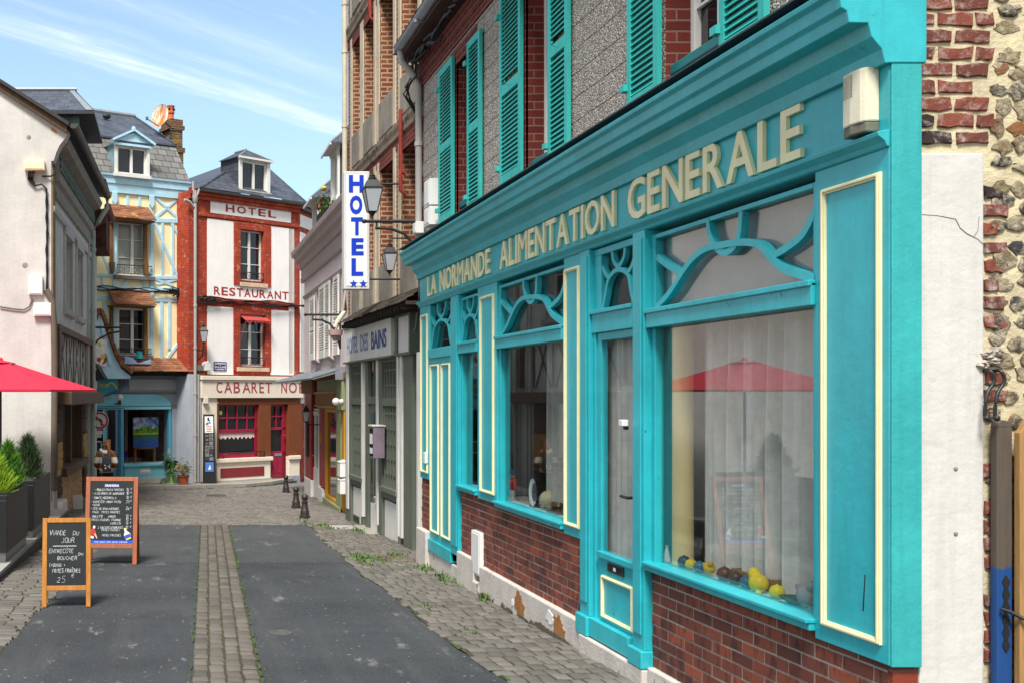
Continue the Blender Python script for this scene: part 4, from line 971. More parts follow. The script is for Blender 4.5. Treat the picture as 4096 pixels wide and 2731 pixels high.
# stone base and step
b=MB(HT)
def hb(s0,s1,zt,o): b.hexa([(s0,-.05,hz(s0)-.1),(s1,-.05,hz(s1)-.1),(s1,o,hz(s1)-.1),(s0,o,hz(s0)-.1),(s0,-.05,zt),(s1,-.05,zt),(s1,o,zt),(s0,o,zt)])
hb(h(336)+.02,e1,-2.15+0*.1,.05); 
b.build('mossy_base',plain('mossy_base_stone',sr(92,90,70),.95,.35,4,.6,25,wear=.7,wc=sr(70,80,36),wsc=5),hot,bevel=.015)
b=MB(HT); hb(h(430),h(360),-2.24,.25); b.build('door_step',m_stone,hot,bevel=.015)
# notice cabinet
b=MB(HT); nb=thing('notice_case','mauve menu case with glazed front on the grey hotel door','notice case',HT.w(h(412),.1,-1.0),HA)
q0,q1=HT.S(Z6,415,.27),HT.S(Z6,395,.27); b.box(q0,q1,.09,.27,-1.0,-.5); b.build('case',plain('mauve_paint',sr(132,116,128),.5),nb,bevel=.008)
b=MB(HT); b.box(q0+.03,q1-.04,.27,.274,-.97,-.54); b.box(q0-.012,q1+.01,.08,.29,-.5,-.48,1); b.build('glass',[m_pane,m_gw],nb)
b=MB(HT)
for a,c in ((.05,.13),(.16,.24)): b.box(q0+a,q0+c,.2745,.277,-.93,-.84); b.box(q0+a,q0+c,.2745,.277,-.78,-.62)
b.build('card',m_white,nb)
# hanging sign
sx=lambda px,y:((px-CX)/FPX*y)
SY=15.9; bs=thing('hotel_sign','white vertical illuminated HOTEL blade sign with two blue stars','sign',(sx(1426,SY),SY,1.55),0)
D=1.7415; X0,X1=sx(790*D,SY),sx(849*D,SY); ZT=(CY-394*D)/FPX*SY; ZB=(CY-665*D)/FPX*SY
b=MB(); b.box(X0,X1,SY,SY+.2,ZB,ZT); b.build('box',plain('sign_grey',sr(204,204,200),.5,.05),bs,bevel=.012)
b=MB(); b.box(X0+.035,X1-.035,SY-.006,SY+.001,ZB+.05,ZT-.05); b.build('face',plain('sign_white',sr(226,228,230),.35,.03),bs)
FS=Fr(0,SY-.006,1,0,1); xx=lambda x:sx((x)*D,SY); zy=lambda y:(CY-y*D)/FPX*SY
b=MB(FS)
for ch,x0,x1,y0,y1 in (('H',801,835,403,443),('O',803,832,450,493),('T',806,833,500,541),('E',807,835,548,587)): b.text(ch,xx(x0),xx(x1),zy(y1),zy(y0),.0,.005,.045)
b.text('L',xx(807),xx(834),zy(634),zy(594),0,.005,.045)
for cx_ in (812,834):
    pts=[]
    for k in range(10): a=math.pi/2+k*math.pi/5; q=(9.5 if k%2==0 else 4)/1.0; pts.append((xx(cx_+math.cos(a)*q),zy(652-math.sin(a)*q)))
    b.prism(pts,0,.005)
b.build('lettering',m_bluesign,bs)
b=MB(); b.tube([(X1,SY+.1,zy(420)),(3.5,SY+.1,zy(420))],.015,8); b.tube([(X1,SY+.1,zy(640)),(3.5,SY+.1,zy(640))],.015,8); b.build('bracket',m_black,bs)
# ---------------------------------------------------------------- street lamps
m_lamp=glassm('lamp_glass',(.7,.72,.75),2.5,.1,.25)
m_opal=plain('lamp_panel',sr(176,178,182),.3,.06)
def lantern(x,y,z,k,par,hexn=4):
    """four sided tapering lantern; z is the bottom of the glass, k its height"""
    q=.5
    b=MB(); b.lathe([(k*.03,z-k*.34),(k*.05,z-k*.30),(k*.03,z-k*.22),(k*.10,z-k*.16),(k*.20,z-k*.05),(k*.28,z)],x,y,hexn,0,'z',q)
    b.lathe([(k*.56,z+k),(k*.58,z+k*1.03),(k*.50,z+k*1.08),(k*.34,z+k*1.38),(k*.17,z+k*1.46)],x,y,hexn,0,'z',q); b.lathe([(k*.17,z+k*1.4),(k*.19,z+k*1.5),(k*.13,z+k*1.55),(k*.15,z+k*1.6),(k*.06,z+k*1.68),(.004,z+k*1.72)],x,y,12)
    for i in range(hexn):
        a=2*math.pi*(i+q)/hexn; b.tube([(x+math.cos(a)*k*.28,y+math.sin(a)*k*.28,z),(x+math.cos(a)*k*.55,y+math.sin(a)*k*.55,z+k*1.01)],k*.025,6)
    f=b.build('lantern_frame',m_black,par)
    b=MB(); b.lathe([(k*.26,z+.005),(k*.53,z+k)],x,y,hexn,0,'z',q); b.build('lamp_panes',m_opal,f,recalc=True)
def arm(par,x0,x1,y,z,drop=.32,chain=True):
    b=MB(); b.tube([(x0,y,z),(x1,y,z)],.022,8); b.ball(x0-.01,y,z,.035,.035,.03,10); b.tube([(x0+.18*(x1-x0),y,z-.09),(x0+.45*(x1-x0),y,z-.10),(x0+.68*(x1-x0),y,z-.17),(x0+.86*(x1-x0),y,z-.33),(x1-.02,y,z-.62 if drop>.5 else z-.5)],.02,8)
    b.tube([(x0+.2*(x1-x0),y,z),(x0+.2*(x1-x0),y,z-.09)],.014,6); b.box(x1-.03,x1,y-.03,y+.03,z-.65,z+.06)
    b.build('bracket_arm',m_black,par,smooth=50)
LY=14.25; lx=lambda x:sx(x*D,LY); lz=lambda y:(CY-y*D)/FPX*LY
sl=thing('street_lamp','black four sided street lantern on a wall bracket before the HOTEL sign','street lamp',(3.37,LY,lz(580)),0)
arm(sl,lx(838),3.37,LY,lz(509),.6); lantern(lx(855),LY,lz(487),.30,sl)
LY2=15.6; sx2=sx(895*D,LY2); zz2=(CY-622*D)/FPX*LY2
sl2=thing('wall_lantern','small dark lantern hanging on the brick above the tiled canopy','lantern',(3.46,LY2,zz2),0)
lantern(sx2,LY2,zz2,.24,sl2)
b=MB(); zt=zz2+.24*1.72; b.tube([(sx2,LY2,zt-.02),(sx2,LY2,zt+.06),(3.47,LY2,zt+.06)],.012,6); b.build('bracket_arm',m_black,sl2)
# electrical boxes and cables on the shop's end wall
for (x,y0,y1,w_,lab) in ((993,415,475,.11,'upper white plastic meter box beside the grey downpipe'),(993,478,520,.13,'lower white plastic meter box just beneath the upper one')):
    s=SH.S(Zd,x,-.1); za=SH.Z(Zd,x,y1,-.1); zb=SH.Z(Zd,x,y0,-.1)
    b=MB(SH); b.box(s-.14,s+.14,-.155,-.03,za,zb); b.box(s-.1,s+.1,-.03,-.022,za+.03,zb-.03); solo(b,'meter_box',m_plast,lab,'meter box',bevel=.012)
b=MB(SH); s=SH.S(Zd,966,-.1); b.box(s-.1,s+.1,-.12,-.02,SH.Z(Zd,966,538,-.1),SH.Z(Zd,966,512,-.1)); b.box(s-.07,s+.07,-.02,-.012,SH.Z(Zd,966,535,-.1),SH.Z(Zd,966,515,-.1)); solo(b,'junction_box',m_plast,'small white junction box under the lamp bracket arm','junction box',bevel=.01)
b=MB(); r=random.Random(8)
for q in range(4):
    pts=[]; 
    for k in range(9):
        t=k/8; pts.append((3.22+.05*math.sin(k*2+q)+r.uniform(-.02,.02),13.0+1.5*t,4.42-.05*math.sin(t*6+q)-.04*q-(.25*max(0,t-.7)/.3)+r.uniform(-.03,.03)))
    pts+=[(3.32+.02*q,14.36+.02*q,3.7),(3.34+.015*q,14.4,3.1+.1*q),(3.36,14.5,2.95)]
    b.tube(pts,.012,6)
for k in range(14):
    y=11.5+k*.2; b.tube([(3.2+r.uniform(-.05,.05),y,4.4+r.uniform(-.06,.06)),(3.14,y+.15,4.33+r.uniform(-.06,.06)),(3.24,y+.3,4.42)],.014,5)
solo(b,'cable_bundle',m_cable,'tangled black cables running under the eaves gutter and down the wall','cable',smooth=60)
b=MB(); b.tube([(3.30,14.05,.98),(3.28,14.1,1.12),(3.30,14.2,1.45),(3.31,14.3,1.9),(3.33,14.35,2.0)],.012,6); b.tube([(3.17,13.75,1.05),(3.15,13.74,.85),(3.1,13.7,.78),(3.16,13.6,.74)],.012,6); solo(b,'wall_cable',m_cable,'thin black cable drooping at the left end of the turquoise cornice','cable',smooth=60)
# ================================================================ PINK HOUSE WITH RED AND YELLOW SHOPS
PK=Fr(3.6,20.0,0,1,-1); PE=PK.S(Zd,699)
pk=thing('pink_house','pale pink rendered house with white shutters and slate dormers above two small shops','house',(3.6,24,gz(24)),R(90))
m_pink=plain('pale_pink_render',sr(222,206,206),.85,.1,2,.3,30,wear=.92,wc=sr(196,184,178),wsc=3)
m_pinkst=plain('pink_stone',sr(186,170,166),.85,.12,4,.3,40)
p=lambda x,o=0:PK.S(Z6,x,o)
def pz(x,y,o=0): return PK.Z(Z6,x,y,o)
sh=[(p(140),p(117)),(p(190),p(163)),(p(214),p(192)),(p(258),p(233))]
win=[(p(163),p(140)),(p(233),p(214))]
zs0,zs1=pz(165,585),pz(165,243)
b=MB(PK); b.wall(0,PE,-2.8,3.75,[(a,c,zs0,zs1) for a,c in [(min(w_),max(w_)) for w_ in win]],0,.2,0); b.face([(PE,0,-2.8),(PE,-6,-2.8),(PE,-6,3.75),(PE,0,3.75)]); b.face([(0,0,-2.8),(0,-6,-2.8),(0,-6,3.75),(0,0,3.75)]); b.build('wall',m_pink,pk)
for a,c in win: casement(pk,PK,min(a,c),max(a,c),zs0,zs1,-.12,plain('dark_red_window',sr(112,28,32),.5,.1),2,3)
for i,(a,c) in enumerate(sh): louvre(pk,PK,min(a,c)+.01,max(a,c)-.01,zs0,zs1+(.0 if i!=0 else -.1),.03,m_whitew,.04,.06,.055)
for a,c in win:
    b=MB(PK); b.extr([(0,zs0-.12),(.1,zs0-.06),(.14,zs0-.02),(.14,zs0),(0,zs0)],min(a,c)-.05,max(a,c)+.05); b.build('window_sill',m_pinkst,pk)
b=MB(PK); b.extr([(0,3.0),(.06,3.02),(.08,3.12),(.05,3.14),(.05,3.34),(.1,3.38),(.14,3.5),(.22,3.56),(.24,3.66),(.32,3.72),(.34,3.84),(.0,3.88)],-.1,PE+.3); b.build('cornice',m_pinkst,pk,bevel=.01)
b=MB(PK); b.extr([(0,2.55),(.03,2.56),(.05,2.62),(.0,2.66)],0,PE+.02); b.build('string_course',m_pinkst,pk)
b=MB(PK); b.face([(-.3,.30,3.88),(PE+.3,.30,3.88),(PE-.6,-1.5,6.0),(-.3,-1.5,6.0)]); b.face([(PE+.3,.3,3.88),(PE+.3,-5,3.88),(PE-.6,-1.5,6.0)]); b.face([(-.3,-1.5,6.0),(PE-.6,-1.5,6.0),(PE-.6,-4,6.4),(-.3,-4,6.4)]); b.build('slate_roof',m_slate,pk)
def dormer(par,F,sc,w,z0,zh,of,ob,mat,over=.18,rh=.7,cheek=None,win=True,hip=.5,leaves=2,rows=1,wm=None,ow=None,name='dormer',mg=.12):
    """window box standing out of a roof: face at o=of, reaching back to o=ob"""
    a,c=sc-w/2,sc+w/2; b=MB(F); b.wall(a,c,z0,z0+zh,[(a+mg,c-mg,z0+mg*.7,z0+zh-mg-.02)],of,.1,0,0)
    b.face([(a,of,z0),(a,ob,z0),(a,ob,z0+zh),(a,of,z0+zh)],1); b.face([(c,of,z0),(c,ob,z0),(c,ob,z0+zh),(c,of,z0+zh)],1)
    for x0,x1,p0,p1 in ((a-.03,a+mg-.01,z0,z0+zh),(c-mg+.01,c+.03,z0,z0+zh)): b.box(x0,x1,of-.02,of+.03,p0,p1)
    b.box(a-.05,c+.05,of-.03,of+.05,z0+zh-mg,z0+zh); b.box(a-.06,c+.06,of-.03,of+.07,z0-.04,z0+.06)
    d=b.build(name,[mat,cheek or m_slate],par)
    casement(d,F,a+mg,c-mg,z0+mg*.7,z0+zh-mg-.02,of-.04,wm or mat,leaves,rows,.05)
    zt=z0+zh; e=over; b=MB(F)
    A=(a-e,of+e,zt-.02);B=(c+e,of+e,zt-.02);Cc=(c+e,ob,zt-.02);Dd=(a-e,ob,zt-.02);P=(sc,of-hip,zt+rh);Q=(sc,ob,zt+rh)
    for f in ((A,B,P),(B,Cc,Q,P),(Dd,A,P,Q)): b.face(list(f),0)
    b.face([A,B,Cc,Dd],1); b.box(a-e-.01,c+e+.01,of+e-.02,of+e+.015,zt-.07,zt-.01,1)
    b.tube([(sc,of-hip,zt+rh+.01),(sc,ob,zt+rh+.01)],.04,8,2); b.tube([A,P],.025,6,2); b.tube([B,P],.025,6,2)
    b.build('dormer_roof',[m_slate,m_white if not ow else ow,m_zinc],par)
def at_o(F,zm,x,y,o): return F.pt(zm,x,y,o)
q0,q1=PK.S(Z5,378,-.2),PK.S(Z5,272,-.2); sc=PK.S(Z5,320,.0)
for (xl,yt,yb,w_) in ((300,935,1270,.85),(178,1265,1520,.85)):
    of=-.15; s,zt=PK.pt(Z5,xl,yt,of); _,zb=PK.pt(Z5,xl,yb,of)
    dormer(pk,PK,s,1.0,max(zb,3.95),zt-max(zb,3.95),of,-2.2,m_white,.22,.75,plain('slate_cheek',sr(66,68,76),.6,.2),hip=.6)
# window box with flowers on the roof edge
fb=thing('flower_box','small planter with red and yellow flowers on the pink house cornice','flower box',PK.w(PK.S(Z5,235,.2),.2,3.88),R(90))
fs=PK.S(Z5,230,.2); b=MB(PK); b.box(fs-.5,fs+.5,.08,.3,3.885,4.05); b.build('box',m_dark,fb,bevel=.02)
b=MB(PK); r=random.Random(2)
for k in range(150):
    s=fs+r.uniform(-.55,.55); o=.2+r.gauss(0,.07); z=4.05+abs(r.gauss(0,.16)); a=r.uniform(0,6.28); l=.06
    b.face([(s,o,z),(s+l*math.cos(a),o+l*math.sin(a)*.6,z+.03),(s+l*1.4*math.cos(a+.5),o,z+.08),(s-l*.4,o+.03,z+.06)],0 if k%9 else (1 if k%2 else 2))
for s,m in ((fs+.45,1),(fs+.38,1),(fs-.25,2),(fs-.35,2),(fs-.3,2)): b.ball(s,.25,4.2+.3*(m-1),.06,.06,.05,8,m)
b.build('foliage',[plain('box_leaf',sr(60,84,40),.8,.4,9),plain('red_petal',sr(190,20,40),.6),plain('yellow_petal',sr(210,190,40),.6)],fb,recalc=False)
# shops
m_red=plain('dark_red_paint',sr(146,22,36),.45,.1,3); m_ochre=plain('ochre_yellow_paint',sr(196,142,36),.5,.12,4); m_sage=plain('sage_green_paint',sr(140,146,106),.55,.1,4)
m_signw=plain('sign_wood',sr(150,106,62),.7,.2,6)
PO=.12; p=lambda x,o=PO:PK.S(Z6,x,o)
b=MB(PK); zc=pz(150,712,.6)
b.box(p(285),p(75)+.2,0,.14,-.02+.35,.45); b.build('shop_soffit',plain('soffit_wood',sr(146,108,66),.7,.2),pk)
b=MB(PK); s0,s1=PK.S(Z6,278,.1),PE+.25
b.hexa([(s0,.0,.50),(s1,0,.50),(s1,.75,.30),(s0,.75,.30),(s0,0,.56),(s1,0,.56),(s1,.76,.335),(s0,.76,.335)])
for k in range(9): s=s0+(s1-s0)*k/8; b.hexa([(s-.015,0,.56),(s+.015,0,.56),(s+.015,.765,.335),(s-.015,.765,.335),(s-.015,0,.59),(s+.015,0,.59),(s+.015,.765,.36),(s-.015,.765,.36)])
b.prism([(s0-.012,.30),(s0,.30),(s0,.56),(s0-.012,.56)],0,.3)
b.build('zinc_canopy',m_zinc,pk)
# red shop
zb=-1.98
zz=lambda x,y:pz(x,y,PO)
b=MB(PK)
for x0,x1 in ((115,86),(178,153)): b.box(p(x0),p(x1),0,PO,zz(100,1160),.33)
b.box(p(178),p(86),0,PO-.02,.0,.33); b.build('red_shop_front',m_red,pk,bevel=.01)
for q in ((p(115)-.01,p(85)+.02,0,PO+.02,-2.75,zz(100,1160)),(p(170),p(152),0,PO+.02,-2.6,zz(160,1205))): b=MB(PK); b.box(*q); b.build('pillar_base',m_white,pk,bevel=.01)
b=MB(PK); b.box(p(133),p(80),PO,PO+.08,.02,.33); bsn=b.build('shop_sign',m_signw,pk,bevel=.008)
b=MB(PK); d0,d1=p(153,.05),p(118,.05); dz0,dz1=-2.55,zz(135,838)
b.box(d0,d0+.1,0,.07,dz0,dz1); b.box(d1-.1,d1,0,.07,dz0,dz1); b.box(d0+.1,d1-.1,0,.07,dz1-.1,dz1); b.box(d0+.1,d1-.1,0,.07,dz0,dz0+.75); b.box((d0+d1)/2-.05,(d0+d1)/2+.05,0,.07,dz0+.75,dz1-.1)
b.box(d0,d1,0,.06,dz1+.02,dz1+.07); dd=b.build('door',m_white,pk,bevel=.006)
b=MB(PK); b.box(d0+.05,d1-.05,.015,.03,dz0+.7,dz1-.05); b.box(d0+.02,d1-.02,.015,.03,dz1+.08,.0); b.build('pane',m_pane,dd)
b=MB(PK); b.tube([((d0+d1)/2+.02,.07,-1.5),((d0+d1)/2+.02,.12,-1.5),((d0+d1)/2-.08,.12,-1.5)],.012,6); b.build('handle',m_zinc,dd)
b=MB(PK); b.box(d0-.02,d1+.02,0,.2,-2.75,-2.55); b.build('door_step',plain('terracotta_step',sr(170,120,100),.8),pk,bevel=.01)
# yellow shop
b=MB(PK); y0,y1=p(240),p(180); zt=zz(200,825); zb=zz(200,1262)
for a,c,d,e in ((y0,y0+.07,zb,zt),(y1-.1,y1,zb,zt),(y0+.07,y1-.1,zt-.07,zt),(y0+.07,y1-.1,zb,zb+.07)): b.box(a,c,0,PO,d,e)
b.box(p(272),p(263),0,PO,zz(265,1320),zt); yf=b.build('yellow_window_frame',m_ochre,pk,bevel=.008)
b=MB(PK); b.box(y0+.05,y1-.08,.05,.06,zb+.05,zt-.05); b.build('pane',m_pane,yf)
b=MB(PK); b.box(p(262),p(241),0,PO+.03,zz(250,1330),.33); b.box(p(272)-.02,p(152),0,PO+.05,zt,.33); b.box(p(262),p(180),0,PO+.06,zz(200,1300)-.1,zb); gsn=b.build('green_shop_front',m_sage,pk,bevel=.01)
b=MB(PK); b.box(p(243),p(152),PO+.05,PO+.09,zz(200,815)+.02,zz(200,750)); ys=b.build('shop_sign',m_signw,pk,bevel=.006)
b=MB(PK)
for a,c,d,e in ((p(243)-.02,p(152)+.02,zz(200,750),zz(200,750)+.03),(p(243)-.02,p(152)+.02,zz(200,815)-.01,zz(200,815)+.02)): b.box(a,c,PO+.05,PO+.11,d,e)
b.build('sign_trim',m_ochre,ys)
b=MB(PK); hb2=lambda s0,s1,zt,o:b.hexa([(s0,0,-2.9),(s1,0,-2.9),(s1,o,-2.9),(s0,o,-2.9),(s0,0,zt),(s1,0,zt),(s1,o,zt),(s0,o,zt)])
hb2(p(275)-.5,p(180),zz(220,1300)-.08,.2); b.build('brown_base',plain('brown_base',sr(110,80,60),.9,.3),pk,bevel=.01)
gl=thing('globe_lamp','white globe wall lamp on the sage green and yellow shop front','lamp',PK.w(p(240),.2,zz(230,795)),R(90))
b=MB(PK); s,z=PK.pt(Z6,229,790,.3); b.ball(s,.28,z,.078,.078,.078,16); b.build('globe',plain('opal_glass',sr(226,226,222),.2,.02),gl,smooth=80)
b=MB(PK); b.lathe([(.05,.14),(.06,.16),(.05,.19),(.03,.22)],s,z,12,axis='o'); b.build('base',m_plast,gl,smooth=50)
for (ya,yb,lab) in ((1075,1150,'upper white letter box on the corner by the yellow shop'),(1160,1232,'lower white letter box below the other at the yellow shop')):
    s,zt=PK.pt(Z6,262,ya,.2); _,zb=PK.pt(Z6,262,yb,.2)
    b=MB(PK); b.box(s-.17,s+.17,.14,.26,zb,zt-.03); b.hexa([(s-.18,.14,zt-.03),(s+.18,.14,zt-.03),(s+.18,.27,zt-.03),(s-.18,.27,zt-.03),(s-.18,.14,zt+.02),(s+.18,.14,zt+.02),(s+.18,.27,zt-.02),(s-.18,.27,zt-.02)]); b.box(s-.1,s+.1,.26,.264,zt-.09,zt-.07)
    solo(b,'letter_box',m_plast,lab,'letter box','letter boxes by the yellow shop',bevel=.006)
b=MB(PK); s,z=PK.pt(Z6,87,950,.2); b.box(s-.02,s+.35,.13,.155,zz(88,1050),zz(88,885)); b.box(s,s+.33,.155,.158,zz(88,1045),zz(88,890)); solo(b,'menu_board',plain('slate_black',(.02,.02,.022),.6),'narrow black menu board on the red shop pillar','menu board')
b=MB(PK); s,z=PK.pt(Z6,158,965,.14); b.box(s-.05,s+.05,.12,.14,z-.12,z+.12); b.box(s-.035,s+.035,.14,.143,z-.09,z+.09); solo(b,'menu_plaque',m_ochre,'small yellow plaque on the red pillar beside the white door','plaque')
s,z=PK.pt(Z6,62,860,.55); wl=thing('wall_lantern','black wall lantern projecting from the red shop corner','lantern',PK.w(s,.1,z-.2),R(90))
X,Y_,Z_=PK.w(s,.42,z-.12); lantern(X,Y_,Z_,.22,wl); b=MB(); b.tube([(3.5,Y_,Z_-.08),(X,Y_,Z_-.09)],.015,6); b.build('bracket_arm',m_black,wl)
# bare lamp bracket
AY=20.4; ba=thing('lamp_bracket','empty black lamp bracket arm fixed above the hotel name board','bracket',(sx(783*D,AY),AY,.8),0)
arm(ba,sx(703*D,AY),sx(783*D,AY),AY,(CY-723*D)/FPX*AY,.6)
# ================================================================ RED AND WHITE HOTEL ACROSS THE CROSS STREET
RH=Fr(.5,30.65,3334,2450,1); RA_=math.atan2(2450,3334)
rh=thing('red_hotel','red painted brick and white hotel restaurant with a slate hipped roof','hotel',RH.w(2.5,0,PZ(32)),RA_)
s_=lambda zm,x,o=0:RH.S(zm,x,o)
z_=lambda zm,x,y,o=0:RH.Z(zm,x,y,o)
RE=s_(Z3,1752); ZG=z_(Z3,1300,770); R0=s_(Z3,890)
ZB=PZ(32)-.15
def redpaint():
    n=NT('red_painted_brick'); v=n.uv(); p=n.obj()
    t=n.a('ShaderNodeTexBrick',{'Vector':v,'Scale':1,'Mortar Size':.008,'Brick Width':.22,'Row Height':.068,'Color1':(*sr(182,74,48),1),'Color2':(*sr(160,60,42),1),'Mortar':(*sr(132,56,44),1)})
    col=n.mix(n.ramp(n.noise(p,2.2,7,.72),.56,.72),t.outputs[0],sr(190,96,66)); col=n.mix(n.math('MULTIPLY',n.ramp(n.noise(p,7,7,.75),.56,.68),.7),col,sr(214,176,150))
    return n.out(col,.8,n.math('SUBTRACT',1,t.outputs[1]),.35,.008,spec=.25)
m_rp=redpaint()
m_rend=plain('white_hotel_render',sr(248,243,238),.85,.06,1.5,.2,30,streak=.16,wear=.88,wc=sr(206,190,182),wsc=2.2)
uw=RH.rect(Z3,1290,1475,1015,1412); lw=RH.rect(Z4,1145,1322,188,545)
b=MB(RH); b.wall(R0,RE,z_(Z4,1300,610),ZG+.1,[uw,lw],0,.2,0); b.wall(R0,RE,ZB-.4,z_(Z4,1300,610),[(s_(Z4,980),RE-.02,ZB,z_(Z4,1000,770))],0,.3,0)
b.face([(R0,0,ZB),(R0,-7,ZB),(R0,-7,ZG),(R0,0,ZG)]); b.build('brick_wall',m_rp,rh)
b=MB(RH); 
def panel(zm,x0,x1,yt,yb,o=.02):
    a=RH.rect(zm,x0,x1,yt,yb); b.box(a[0],a[1],-.02,o,a[2],a[3]); return a
zl=z_(Z3,1035,930); zr=z_(Z4,925,98)      # upper white field with the window surround cut out of it
x0,x1,xa,xb=s_(Z3,1035),s_(Z3,1715),s_(Z3,1240),s_(Z3,1530)
zwt,zwb=z_(Z3,1240,952),z_(Z3,1240,1450)
b.box(x0,xa,-.02,.02,zr,zl); b.box(xb,x1,-.02,.02,zr,zl); b.box(xa,xb,-.02,.02,zr,zwb)
panel(Z4,920,1100,130,602); panel(Z4,1360,1520,158,606); c1=panel(Z3,1060,1690,786,886)
zx=z_(Z4,1360,165); b.box(RE-.42,RE-.2,-.02,.02,z_(Z4,1360,600),zl)
b.build('white_render',m_rend,rh)
b=MB(RH); b.box(R0-.02,s_(Z4,882,.06),-.02,.05,ZB,z_(Z4,850,602,.05)); b.box(R0-.03,R0-.02,-1.2,.05,ZB,z_(Z4,850,602,.05)); b.box(R0-.02,R0+.12,.05,.08,ZB,z_(Z4,850,602,.05)); b.build('grey_pier',plain('grey_blue_pier',sr(184,190,198),.7,.08,3,streak=.2),rh)
b=MB(RH)
for zm,x,y,w_ in ((Z3,1200,930,.10),(Z4,1200,108,.12)):
    z=z_(zm,x,y); b.box(R0+.35,RE,-.01,.05,z-w_*.3,z+w_*.7)
a=RH.rect(Z3,1285,1500,1430,1462); b.box(a[0],a[1],-.05,.08,a[2],a[3],1); a=RH.rect(Z4,1120,1345,553,580); b.box(a[0],a[1],-.05,.08,a[2],a[3],1)
a=uw; b.box(xa,a[0],-.01,.05,zwb,zwt); b.box(a[1],xb,-.01,.05,zwb,zwt); b.box(a[0],a[1],-.01,.05,a[3],zwt)
l0,l1=s_(Z4,1100),s_(Z4,1360); a=lw; zt,zb=z_(Z4,1100,128),z_(Z4,1100,578); b.box(l0,a[0],-.01,.05,zb,zt); b.box(a[1],l1,-.01,.05,zb,zt); b.box(a[0],a[1],-.01,.05,a[3],zt)
b.build('brick_surround',[m_rp,plain('worn_sill',sr(214,190,160),.8,.2,4)],rh,bevel=.006)
m_rtext=plain('red_sign_paint',sr(160,52,44),.7,.15,8,.1,40,wear=.8,wc=sr(214,150,136),wsc=10)
b=MB(RH)
def ptext(tx,zm,x0,x1,yt,yb,o,ext=.004,bold=.02,m=0):
    z1,z0=z_(zm,x0,yt,o),z_(zm,x0,yb,o); b.text(tx,s_(zm,x0,o),s_(zm,x1,o),z0,z1,o,ext,bold,m)
for ch,x0,x1 in zip('HOTEL',(1182,1270,1358,1437,1515),(1250,1340,1418,1495,1577)):
    zc=z_(Z3,1182,820,.02),z_(Z3,1182,878,.02); b.text(ch,s_(Z3,x0,.02),s_(Z3,x1,.02),zc[1],zc[0],.02,.004,.025)
b.build('painted_lettering',m_rtext,rh); b=MB(RH)
rs=(1085,1145,1205,1262,1328,1390,1458,1517,1580,1625); 
zc=z_(Z3,1085,1462,.02),z_(Z3,1085,1528,.02)
for i,ch in enumerate('RESTAURANT'):
    xx0=1085+(1680-1085)*(i/10)+4; xx1=xx0+50; b.text(ch,s_(Z3,xx0,.02),s_(Z3,xx1,.02),zc[1],zc[0],.02,.004,.02)
b.build('painted_lettering',m_rtext,rh)
casement(rh,RH,*uw,-.1,m_white,2,3,.05); casement(rh,RH,*lw,-.1,m_white,2,3,.05)
def railing(root,F,s0,s1,z0,h,o,name='railing',scroll=True):
    b=MB(F); b.tube([(s0,o,z0+h),(s1,o,z0+h)],.014,6); b.tube([(s0,o,z0+.02),(s1,o,z0+.02)],.012,6); n=5
    for k in range(n+1): s=s0+(s1-s0)*k/n; b.tube([(s,o,z0),(s,o,z0+h)],.008,5)
    if scroll:
        for k in range(n):
            s=s0+(s1-s0)*(k+.5)/n; q=(s1-s0)/n*.32
            b.tube([(s+q*math.cos(t*.7),o,z0+h*.5+q*math.sin(t*.7)*(1 if t<9 else .6)) for t in range(10)],.007,5)
    b.build(name,m_black,root)
railing(rh,RH,uw[0],uw[1],uw[2]+.02,.22,.03); railing(rh,RH,lw[0],lw[1],lw[2]+.02,.24,.03)
b=MB(RH); b.hexa([(lw[0]+.05,.05,lw[3]-.08),(lw[1]+.02,.05,lw[3]-.08),(lw[1]+.05,.24,lw[3]-.2),(lw[0]+.05,.24,lw[3]-.2),(lw[0]+.05,.05,lw[3]-.06),(lw[1]+.02,.05,lw[3]-.06),(lw[1]+.05,.25,lw[3]-.18),(lw[0]+.05,.25,lw[3]-.18)])
for k in range(7): s=lw[0]+.05+(lw[1]-lw[0])*k/7; b.prism([(s,lw[3]-.2),(s+(lw[1]-lw[0])/7,lw[3]-.2),(s+(lw[1]-lw[0])/14,lw[3]-.26)],.24,.25)
b.tube([(lw[0]+.06,.24,lw[3]-.2),(lw[0]+.02,.03,lw[3]-.75)],.01,5); b.tube([(lw[1]+.04,.24,lw[3]-.2),(lw[1],.03,lw[3]-.75)],.01,5)
b.build('small_awning',plain('red_canvas',sr(176,64,60),.8,.15),rh)
# gutter and roof
b=MB(RH); zg=ZG+.06
prof=[(.05+.07*math.cos(math.pi+math.pi*k/6),zg+.07*math.sin(math.pi+math.pi*k/6)) for k in range(7)]
b.extr([(o+.14,z) for o,z in prof],R0+.3,RE+.12); b.build('gutter',plain('grey_gutter',sr(112,116,112),.5,.2),rh,smooth=50)
b=MB(RH); b.box(R0,RE,-.05,.07,ZG-.22,ZG-.1); b.box(R0,RE,-.05,.12,ZG-.1,ZG+.0); b.build('brick_cornice',m_rp,rh)
E=.28; zr_=zg+.02; H=3.25
apexL=(s_(Z3,1250,-2.6),-2.6,z_(Z3,1250,512,-2.6)); apexR=(RE-1.2,-2.6,z_(Z3,1500,480,-2.6))
b=MB(RH); A=(R0+.25,E,zr_);B=(RE+.15,E,zr_)
zr2=apexL[2]+.35
_a=RH.pt(Z3,1385,436,-1.75); P=(_a[0],-1.75,_a[1]); Q=(_a[0]+.15,-1.75,_a[1]); zr2=_a[1]
b.face([A,B,Q,P]); b.face([A,P,(R0+.25,-6,zr_)]); b.face([(R0+.25,-6,zr_),P,Q,(RE+2,-6,zr_)]); 
WG=None
b.build('slate_roof',m_slate,rh)
